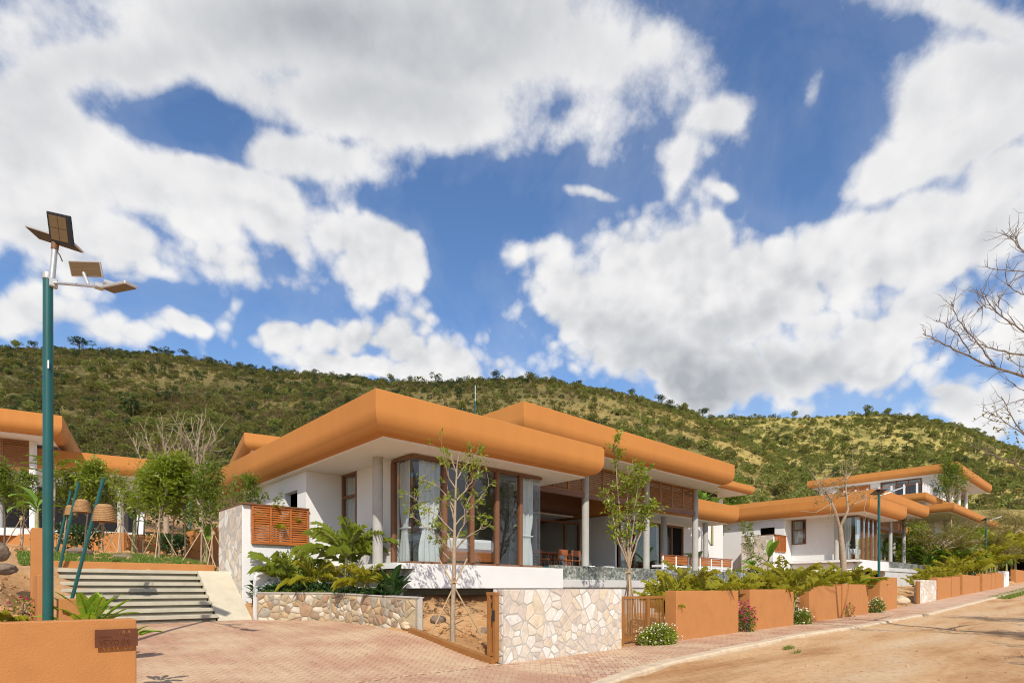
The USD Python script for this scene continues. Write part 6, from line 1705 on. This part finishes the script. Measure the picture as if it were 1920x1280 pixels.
# --- palms behind the orange walls: one plant, instanced
pp = palm('wall_palm', np.array([9.6, -1.95, -1.25]), 'tall areca palm rising behind the first orange wall', 31, 3, 7, 1.45, (0.7, 1.5), 0.48, mat='leaf_areca', stem_h=0.9, sag=1.25, spread=0.3, nl=11, w=0.030)
WP = [(7.6, -2.1, 0.72, 'areca palm behind the left end of the first orange wall'), (8.6, -1.8, 0.95, 'areca palm behind the middle of the first orange wall'), (11.0, -2.1, 0.80, 'areca palm over the gap between the first and second orange walls'),
      (12.6, -1.9, 0.98, 'areca palm behind the left part of the second orange wall'), (14.3, -2.1, 0.95, 'areca palm behind the right end of the second orange wall'), (15.5, -2.3, 1.20, 'broad areca palm filling the gap left of the third orange wall'),
      (17.4, -1.9, 1.08, 'areca palm behind the third orange wall'), (19.4, -2.0, 1.05, 'areca palm above the joint of the third and fourth orange walls'), (21.2, -1.9, 1.10, 'areca palm behind the fourth orange wall'), (23.5, -2.0, 1.15, 'areca palm just left of the taller orange pillar wall'), (25.6, -1.5, 1.05, 'areca palm behind the taller orange pillar wall, below the street lamp')]
for k, (a, b, s, lab) in enumerate(WP):
    copy_of(pp, 'wall_palm', np.array([a, b, float(zr(a)) + 0.12]) - pp.base, rotz=1.3 * k + 0.7, label=lab, scale=s * 0.92)
FP = [(36.6, -1.6, 0.6), (38.6, -1.7, 0.75), (40.4, -1.7, 0.9), (42.0, -1.6, 0.9), (44.5, -1.7, 1.0), (47.2, -1.7, 1.2), (50.2, -1.6, 1.5), (54.0, -1.8, 1.5)]
for k, (a, b, s) in enumerate(FP):
    copy_of(pp, 'wall_palm', np.array([a, b, float(zr(a)) + 0.25]) - pp.base, rotz=2.1 * k, label='areca palm behind the far orange walls up the road', group='areca palms behind the far orange walls', scale=s)

# --- flowers at the foot of the walls
def flower_shrub(c, r, label, seed, mat_f, nl, nf, leaf='leaf_hedge', ls=0.09, fs=0.05, name='flowering_shrub'):
    rng = np.random.default_rng(seed)
    t = Thing(name, c, label, 'shrub')
    v, f = ball_leaves(np.asarray(c) + [0, 0, r[2] * 0.55], r, nl, ls, rng, shell=0.3, aspect=0.5, droop=0.1)
    t.put('foliage', (np.where(np.arange(3) == 2, np.maximum(v, c[2] - 0.02), v), f), M[leaf])
    d = unit(rng.normal(0, 1, (nf, 3)) + [0, 0, 0.7])
    P = np.asarray(c) + [0, 0, r[2] * 0.55] + d * np.asarray(r) * rng.uniform(0.75, 1.3, (nf, 1))
    P = np.repeat(P, 5, 0); Dd = np.repeat(d, 5, 0) + rng.normal(0, 0.8, (nf * 5, 3))
    t.put('flowers', leaf_cards(P, Dd, fs, rng, aspect=0.9, droop=0.0), M[mat_f], kind='stuff')
    st = MB()
    for q in P[::25]: st.tube([np.asarray(c) - [0, 0, 0.05], (np.asarray(c) + q) / 2 + [0, 0, 0.03], q], [0.01, 0.008, 0.004], 4, cap=False)
    t.put('stems', st, M['bark_dark'], kind='stuff')
fz_ = lambda a, b: np.array([a, b, float(zr(a)) + 0.0])
flower_shrub(fz_(6.25, -2.98), (0.62, 0.36, 0.30), 'white flowered low shrub in front of the barred gate', 61, 'flower_white', 1900, 210, fs=0.030, leaf='leaf_tree')
flower_shrub(fz_(11.0, -2.95), (0.26, 0.30, 0.55), 'pink bougainvillea in the gap between the first and second orange walls', 62, 'flower_pink', 700, 130, ls=0.07, fs=0.045)
flower_shrub(fz_(15.4, -2.95), (0.42, 0.26, 0.32), 'leafy shrub with few white flowers left of the third orange wall', 63, 'flower_white', 800, 40)
flower_shrub(fz_(20.0, -3.05), (0.24, 0.16, 0.36), 'small reddish shrub at the joint of the third and fourth orange walls', 64, 'flower_pink', 260, 16, ls=0.06)
flower_shrub(fz_(23.9, -3.0), (0.42, 0.28, 0.40), 'white flowered shrub left of the taller orange pillar wall', 65, 'flower_white', 800, 110, fs=0.035)
flower_shrub(pw(42, 1148, 9.0), (0.18, 0.18, 0.16), 'sparse pink flowered shrub left of the drive\'s orange side wall', 66, 'flower_pink', 90, 9, ls=0.06, fs=0.035)
palm('low_palm', pw(4, 1180, 8.4), 'low yellow palm fronds at the left picture edge behind the sign wall', 67, 1, 7, 0.36, (0.0, 0.9), 0.18, mat='leaf_areca', stem_h=0.1, sag=1.2)
for k, (u, v, d, lab) in enumerate([(1478, 1213, 14.0, 'small grass tuft in the dirt at the foot of the kerb, nearest'), (1492, 1224, 13.2, 'tiny grass tuft in the dirt road beside the nearest kerb tuft')]):
    p = pw(u, v, d); a_ = p[0]; p[2] = float(zr(a_)) - 0.11
    t = Thing('grass_tuft', p, lab, 'grass tuft')
    gv, gf = grass(160 if k == 0 else 60, -0.22, 0.22, -0.07, 0.07, lambda a, b: 0 * a, 0.09, 70 + k, 0.006)
    t.put('blades', (gv + p, gf), M['grass'])
gv, gf = grass(5200, 40, 75, -0.75, 0.45, lambda a, b: zr(a) - 0.10, 0.17, 73, 0.02)
gv[:, 1] += np.interp(gv[:, 0], KERB[:, 0], KERB[:, 1])
single('kerb_grass', (gv, gf), M['grass'], 'patchy grass growing along the far kerb', 'grass', kind='stuff')

# --- banana plants and young trees round the second villa
BN = [(1412, 29.5, 6, 1.1, 1.2, 'banana plant in front of the second villa\'s stone courtyard wall'), (1440, 29.0, 4, 1.6, 1.5, 'banana plant with one tall upright bright leaf before the second villa\'s stone wall'), (1462, 28.0, 5, 0.7, 1.0, 'short banana plant with upright leaves below the second villa\'s timber louvre'),
      (1540, 27.0, 5, 1.0, 1.3, 'banana plant below the tall narrow window of the second villa'), (1598, 26.5, 5, 0.8, 1.4, 'spreading banana plant left of the street lamp before the second villa'), (1622, 27.5, 4, 0.9, 1.2, 'banana plant right behind the street lamp before the second villa')]
for k, (u, d, n, H, L, lab) in enumerate(BN): banana(gp_(u, d), lab, 400 + k, n, H, L, 0.36, (0.3, 1.5 if k in (1, 2) else 1.1))
for k, (a, b, lab) in enumerate([(21.6, 3.5, 'banana leaves on the roof garden, left of three clumps'), (22.8, 4.2, 'banana leaves on the roof garden, middle of three clumps'), (24.6, 4.6, 'pale green banana leaves at the right end of the roof garden')]):
    banana(np.array([a, b + 0.9, 4.05 if a < 23.3 else 2.6]), lab, 430 + k, 9, 0.45 if a < 23.3 else 2.0, 1.25, 0.26, (0.3, 1.2))
banana(np.array([22.6, 5.4, 0.3]), 'banana plant beside the last column of the nearest villa', 440, 7, 1.0, 1.3, 0.4)
banana(np.array([20.2, 7.6, 0.3]), 'banana clump seen between the hall\'s glass doors and the last column', 441, 9, 1.3, 1.5, 0.4)
tree('garden_shrub', np.array([25.0, 3.2, 0.2]), 'thin brownish shrub between the nearest villa\'s last column and the second villa', 442, 3.2, 0.03, 900, 0.12, 'leaf_hedge', nb=15, first=0.2, cat='shrub')
hedge_strip('garden_hedge', [np.array([22.3, 3.0, 0.3]), np.array([26, 1.5, 0.2]), np.array([29.5, 1.2, 0.2])], 1500, 0.16, 0.75, 0.3, 'leaf_hedge', 'low mixed plants between the pool bench and the second villa\'s stone wall', 24, 'plants')
def y_tree():
    D0 = 25.5
    rng = np.random.default_rng(103)
    S = lambda u, v, dd=0.0: pw(u, v, D0 + dd)
    t = Thing('bare_young_tree', S(1583, 1092), 'bare forked young tree in front of the second villa\'s white wall', 'tree')
    w = MB()
    w.tube([S(1584, 1098), S(1580, 1040), S(1576, 1000), S(1574, 985)], [0.14, 0.12, 0.11, 0.10], 9)
    for l, r in (([(1574, 988), (1566, 958), (1556, 935), (1550, 923)], 0.075), ([(1575, 988), (1586, 965), (1590, 955), (1586, 915), (1585, 890)], 0.07), ([(1590, 958), (1600, 945), (1625, 935)], 0.04), ([(1557, 945), (1530, 960), (1500, 958)], 0.025), ([(1552, 928), (1535, 905)], 0.03), ([(1586, 900), (1600, 880)], 0.03)):
        p = np.array([S(u, v, rng.normal(0, 0.1)) for u, v in l])
        w.tube(p, np.linspace(r, r * 0.35, len(p)), 7)
    at, dr = [], []
    for (u, v) in [(1550, 923), (1585, 892), (1535, 906), (1600, 880), (1625, 935), (1556, 940), (1586, 930)]:
        for _ in range(9):
            d = unit(rng.normal(0, 0.7, 3) + [0, 0, 0.5]); tw = bend(S(u, v), d, rng.uniform(0.4, 1.2), 5, rng, 0.2)
            w.tube(tw, np.linspace(0.014, 0.004, 6), 4, cap=False); at += list(tw[2:]); dr += [d] * 4
    t.put('trunk', w, M['bark'], smooth=50)
    t.put('leaves', leafing(np.array(at), np.array(dr), 420, 0.11, rng, 0.05), M['leaf_feather'], kind='stuff')
y_tree()

# --- the green bank on the right: bushes, bananas, palms and feathery trees
bush = tree('bush', np.array([51.5, 1.5, 1.0]), 'broad leaved green bush at the left foot of the planted bank', 501, 3.6, 0.06, 1500, 0.26, 'leaf_tree', nb=20, first=0.12, spread=0.5, blen=0.5, sub=5, jitter=0.2, cat='bush', leaf=dict(aspect=0.4, droop=0.4))
rb = np.random.default_rng(52)
BG = 'bushes on the planted bank up the road'
bp = banana(np.array([50.0, 0.5, 0.8]), 'banana plant in the planted bank', 502, 9, 1.9, 1.9, 0.42, (0.3, 1.3), group='banana plants in the planted bank up the road')
stage.GetPrimAtPath(bp.path).SetCustomDataByKey('label', 'banana plant among the bushes of the planted bank up the road')
for k in range(26):
    a = rb.uniform(51, 80); b = rb.uniform(-1.6, 4.5)
    s = rb.uniform(0.6, 1.15)
    copy_of(bush, 'bush', np.array([a, b, float(zt(a, b)) - 0.1]) - bush.base, rotz=rb.uniform(0, 6), label='green bush on the planted bank up the road', group=BG, scale=s)
for k in range(30):
    a = rb.uniform(49.5, 76); b = rb.uniform(-1.9, 3.5)
    copy_of(bp, 'banana_plant', np.array([a, b, float(zt(a, b)) - 0.1]) - bp.base, rotz=rb.uniform(0, 6), label='banana plant among the bushes of the planted bank up the road', group='banana plants in the planted bank up the road', scale=rb.uniform(0.8, 1.3))
for k, (a, b, s) in enumerate([(56, -1.6, 1.8), (60, -1.5, 2.0), (63, -1.2, 2.2), (66, -1.6, 2.2), (70, -1.2, 2.4), (75, -1.8, 2.6), (52, -1.2, 1.6)]):
    copy_of(pp, 'bank_palm', np.array([a, b, float(zt(a, b))]) - pp.base, rotz=k * 1.1, label='long fronded palm at the roadside of the planted bank', group='palms on the planted bank', scale=s)
def feather_tree(base, H, R, label, seed, n=7500):
    rng = np.random.default_rng(seed)
    t = Thing('feathery_tree', base, label, 'tree')
    base = np.asarray(base, float); w = MB()
    top = base + [rng.normal(0, 0.3), rng.normal(0, 0.3), H * 0.62]
    w.tube([base - [0, 0, 0.3], (base + top) / 2 + [0.1, 0, 0], top], [0.16, 0.12, 0.09], 8)
    at, dr = [], []
    for k in range(14):
        a = k * 2.4; d = np.array([math.cos(a), math.sin(a), rng.uniform(0.25, 0.75)])
        br = bend(base + (top - base) * rng.uniform(0.72, 1.0), d, R * rng.uniform(0.7, 1.2), 7, rng, 0.12, -0.03)
        w.tube(br, np.linspace(0.06, 0.012, 8), 5, cap=False)
        for s in range(8):
            i = rng.integers(2, 8); d2 = unit(br[i] - br[i - 1]) + rng.normal(0, 0.55, 3) * [1, 1, 0.35]
            tw = bend(br[i], d2, R * 0.38 * rng.uniform(0.5, 1.1), 5, rng, 0.12, -0.01)
            w.tube(tw, np.linspace(0.016, 0.004, 6), 4, cap=False)
            at += list(tw[1:]); dr += [unit(d2)] * 5
    t.put('trunk', w, M['bark'], smooth=50)
    t.put('crown', leafing(np.array(at), np.array(dr), n, 0.30, rng, 0.20, aspect=0.20, droop=0.15, up=1.5), M['leaf_feather'])
feather_tree(gp_(1772, 46), 5.8, 2.9, 'brown feathery flat crowned tree in front of the terrace villa', 71, 3600)
feather_tree(gp_(1848, 52), 5.4, 3.0, 'brown feathery tree right of the terrace villa\'s lower roof', 72, 3600)
feather_tree(gp_(1905, 68), 8.0, 4.6, 'brown feathery tree at the right picture edge', 73, 4500)
feather_tree(gp_(1940, 82), 11.0, 5.5, 'tall feathery tree at the right edge behind the others', 74)
tree('terrace_tree', np.array([63.5, 1.2, 3.0]), 'round leafy tree in front of the terrace villa\'s upper corner', 75, 8.6, 0.12, 2600, 0.24, 'leaf_hedge', nb=18, first=0.55, blen=0.28, jitter=0.2)
for k, (a, b, H, lab) in enumerate([(30.5, 10, 4.4, 'green tree behind the roof garden at the left of the second villa'), (38, 16, 6.0, 'green tree behind the second villa\'s roof, left of the terrace villa'), (46, 18, 7.0, 'green tree behind the second villa\'s roof below the hill, middle'), (54, 19, 7.5, 'green tree at the left end of the terrace villa\'s roof')]):
    tree('garden_tree', np.array([a, b, float(zt(a, b))]), lab, 520 + k, H, 0.12, 2600, 0.34, 'leaf_hedge', nb=18, first=0.2, blen=0.42, jitter=0.3)
hedge_strip('hedge', [np.array([28, 30, 4.0]), np.array([44, 30, 4.5]), np.array([64, 32, 7]), np.array([86, 34, 8]), np.array([110, 30, 7.5])], 9000, 0.5, 5.0, 2.4, 'leaf_hedge', 'belt of trees at the foot of the hill behind the right villas', 25, 'bushes')

# --- the big bare tree across the road, its crown reaching into the picture from the right
def big_tree():
    D0 = 14.0
    rng = np.random.default_rng(104)
    S = lambda u, v, dd=0.0: pw(u, v, D0 + dd)
    base = S(2180, 1235)
    t = Thing('bare_roadside_tree', base, 'large bare tree whose grey branches reach in from the right edge', 'tree')
    w = MB()
    w.tube([S(2185, 1245), S(2175, 1100), S(2150, 960), S(2130, 850), S(2110, 740), S(2090, 600), S(2060, 470), S(2040, 350)], [0.26, 0.22, 0.19, 0.16, 0.13, 0.10, 0.07, 0.03], 10)
    main = [([(2110, 745), (2000, 728), (1920, 706), (1860, 688), (1800, 660), (1762, 642), (1728, 624)], 0.040), ([(1868, 690), (1835, 645), (1800, 605), (1788, 580), (1783, 563)], 0.022), ([(1822, 668), (1800, 628), (1775, 612), (1760, 602)], 0.016),
            ([(2090, 610), (2000, 665), (1920, 667), (1870, 655), (1835, 645), (1812, 628)], 0.030), ([(2085, 590), (1990, 640), (1920, 622), (1885, 600), (1862, 578), (1845, 552)], 0.026), ([(1880, 596), (1872, 570), (1874, 552)], 0.012), ([(1862, 582), (1845, 572), (1838, 578)], 0.010), ([(1850, 580), (1845, 555), (1842, 548)], 0.010),
            ([(2062, 480), (1980, 530), (1920, 508), (1880, 508), (1848, 500)], 0.020), ([(2050, 420), (1975, 500), (1920, 476), (1898, 448), (1876, 428)], 0.022), ([(1915, 470), (1905, 450), (1900, 440)], 0.010), ([(1960, 560), (1920, 554), (1895, 540), (1885, 520)], 0.014),
            ([(2150, 960), (2040, 905), (1920, 880), (1880, 858), (1850, 848), (1815, 832)], 0.030), ([(2130, 850), (2000, 850), (1920, 812), (1895, 780), (1876, 740)], 0.026), ([(1940, 830), (1905, 805), (1870, 780), (1842, 770)], 0.016), ([(2140, 900), (1990, 800), (1925, 735), (1900, 722)], 0.02),
            ([(2120, 800), (2000, 770), (1930, 745), (1905, 752)], 0.016), ([(1990, 690), (1920, 690), (1880, 668)], 0.014), ([(2100, 650), (2210, 560), (2300, 480)], 0.05), ([(2130, 850), (2260, 760), (2380, 700)], 0.06), ([(2080, 560), (2140, 440), (2180, 340)], 0.04)]
    tips = []
    for l, r in main:
        dd = 0.0; p = []
        for (u, v) in l: p.append(S(u, v, dd)); dd += rng.normal(0, 0.18)
        p = np.array(p); n = 4 * (len(p) - 1) + 1
        q = np.stack([np.interp(np.linspace(0, len(p) - 1, n), np.arange(len(p)), p[:, k]) for k in range(3)], 1)
        q = (q + np.vstack([q[:1], q[:-1]]) + np.vstack([q[1:], q[-1:]])) / 3 + rng.normal(0, 0.012, q.shape)
        w.tube(q, np.linspace(r, max(0.006, r * 0.22), n), 6, cap=False)
        for s in range(int(n * 0.9)):
            i = rng.integers(n // 3, n)
            d = unit(unit(q[min(i + 1, n - 1)] - q[i - 1]) * 0.7 + rng.normal(0, 0.6, 3) + [0, 0, 0.3])
            tw = bend(q[i], d, rng.uniform(0.15, 0.6), 5, rng, 0.18, 0.04)
            w.tube(tw, np.linspace(0.008, 0.003, 6), 4, cap=False)
            tips.append((tw[-1], d))
            for _ in range(2):
                tw2 = bend(tw[rng.integers(2, 6)], unit(d + rng.normal(0, 0.6, 3)), rng.uniform(0.08, 0.25), 3, rng, 0.15, 0.05)
                w.tube(tw2, np.linspace(0.004, 0.002, 4), 3, cap=False)
    t.put('trunk', w, M['bark_grey'], smooth=50)
    at = [S(1880, 800), S(1890, 850), S(1905, 815), S(1870, 775), S(1915, 870), S(1900, 880)]
    P = np.vstack([c + rng.normal(0, 0.16, (26, 3)) for c in at])
    t.put('dry_leaves', leaf_cards(P, rng.normal(0, 1, P.shape), 0.10, rng, droop=0.6), M['leaf_feather'], kind='stuff')
big_tree()
# trees across the road behind the photographer, seen in the window panes
rt = np.random.default_rng(6)
for k, (x, y, H) in enumerate([(-13, -15, 7), (-7, -19, 8), (2, -17, 7), (7, -20, 9), (14, -16, 8), (20, -19, 9)]):
    p = cw(x, y); p[2] = -1.7
    tree('roadside_tree', p, 'leafy tree across the road, behind the picture', 600 + k, H, 0.16, 2600, 0.36, 'leaf_hedge', nb=18, first=0.25, blen=0.42, jitter=0.35, group='trees across the road')

for k, (x, y, H, R) in enumerate([(15.6, 9.4, 7.5, 1300), (21.0, 13.5, 8.0, 1500), (12.6, 3.0, 7.0, 900)]):
    p = cw(x, y); p[2] = -1.6
    tree('shade_tree', p, 'thin leafed tree beyond the right picture edge that throws dappled shade on the road', 640 + k, H, 0.15, R, 0.22, 'leaf_hedge', nb=18, first=0.4, blen=0.42, jitter=0.2, group='trees shading the road from the right')
# --- rocks, clods and pebbles
def rock(c, r, seed, mat, label, name='rock'):
    m = trimesh.creation.icosphere(3, 1.0)
    v = np.array(m.vertices)
    s = 1 + 0.55 * (meshkit.fbm(v * 1.3 + seed * 7.1, 3, seed) - 0.5) * 2 * 0.6 + 0.12 * (meshkit.fbm(v * 5 + seed, 2, seed) - 0.5)
    v = v * s[:, None] * np.asarray(r) + np.asarray(c)
    single(name, (v, np.array(m.faces)), M[mat], label, 'rock', smooth=40)
rock(pw(8, 1066, 10.5), (0.2, 0.17, 0.10), 1, 'rock', 'brown boulder on the earth bank at the left picture edge')
rock(pw(-4, 1035, 11.4), (0.18, 0.18, 0.2), 2, 'rock', 'dark upright stone above the boulder at the left picture edge')
rock(gp_(232, 17.2, 0.05), (0.28, 0.2, 0.12), 3, 'rock', 'flat brown stone on the earth behind the lawn, right of the lanterns')
rock(gp_(150, 17.0, 0.08), (0.3, 0.22, 0.16), 4, 'rock', 'brown stone on the earth at the foot of the leaning poles')
rock(gp_(1408, 22.5, 0.15), (0.32, 0.25, 0.2), 5, 'rock_pale', 'pale boulder behind the second orange wall among the palms')
rock(gp_(1690, 30.0, 0.12), (0.5, 0.4, 0.3), 6, 'rock_pale', 'pale boulder in the second drive right of the taller orange pillar wall')
rock(gp_(822, 13.6, 0.03), (0.22, 0.14, 0.1), 7, 'rock', 'brown clod on the earth bank left of the young tree')
rock(gp_(908, 13.4, 0.02), (0.2, 0.16, 0.1), 8, 'rock', 'brown clod on the earth bank beside the gate post')
rock(gp_(770, 13.3, 0.05), (0.22, 0.2, 0.13), 9, 'rock_pale', 'pale stone at the end of the rubble planter under the white sill')
def pebbles(name, label, n, seed, place_, smax, mat):
    rng = np.random.default_rng(seed)
    b = trimesh.creation.icosphere(1, 1.0); bv, bf = np.array(b.vertices), np.array(b.faces)
    P = place_(rng, n); s = smax * rng.uniform(0.15, 1, n) ** 2 + 0.006
    V, F = [], []
    for k in range(n):
        V.append(bv * s[k] * rng.uniform(0.6, 1.2, 3) * (1 + 0.25 * rng.normal(0, 1, (len(bv), 1))) + P[k]); F.append(bf + k * len(bv))
    single(name, (np.vstack(V), np.vstack(F)), mat, label, 'pebbles', kind='stuff')
def on_road(rng, n):
    a = rng.uniform(-3, 40, n); b = kerb_b(a) - 0.2 - 8.5 * rng.uniform(0, 1, n) ** 1.5
    return np.c_[a, b, zr(a) - 0.115]
pebbles('road_pebbles', 'small pebbles and crumbs scattered over the dirt road', 700, 81, on_road, 0.022, M['road'])
def on_bank(rng, n):
    a = rng.uniform(1.0, 6.5, n); b = rng.uniform(-2.6, 1.2, n)
    return np.c_[a, b, zt(a, b) + 0.01]
pebbles('bank_clods', 'clods of earth and gravel on the bare bank under the white sill', 420, 82, on_bank, 0.075, M['soil'])
def on_left(rng, n):
    p = np.array([gp_(u, d) for u, d in zip(rng.uniform(-40, 410, n), rng.uniform(15.5, 21, n))]); return p
pebbles('garden_clods', 'clods of earth among the young trees behind the lawn', 420, 83, on_left, 0.10, M['soil'])
def on_left2(rng, n):
    p = np.array([gp_(u, d) for u, d in zip(rng.uniform(-40, 70, n), rng.uniform(7.8, 13, n))]); return p
pebbles('left_bank_clods', 'clods of earth on the bank at the left picture edge', 260, 84, on_left2, 0.06, M['soil'])
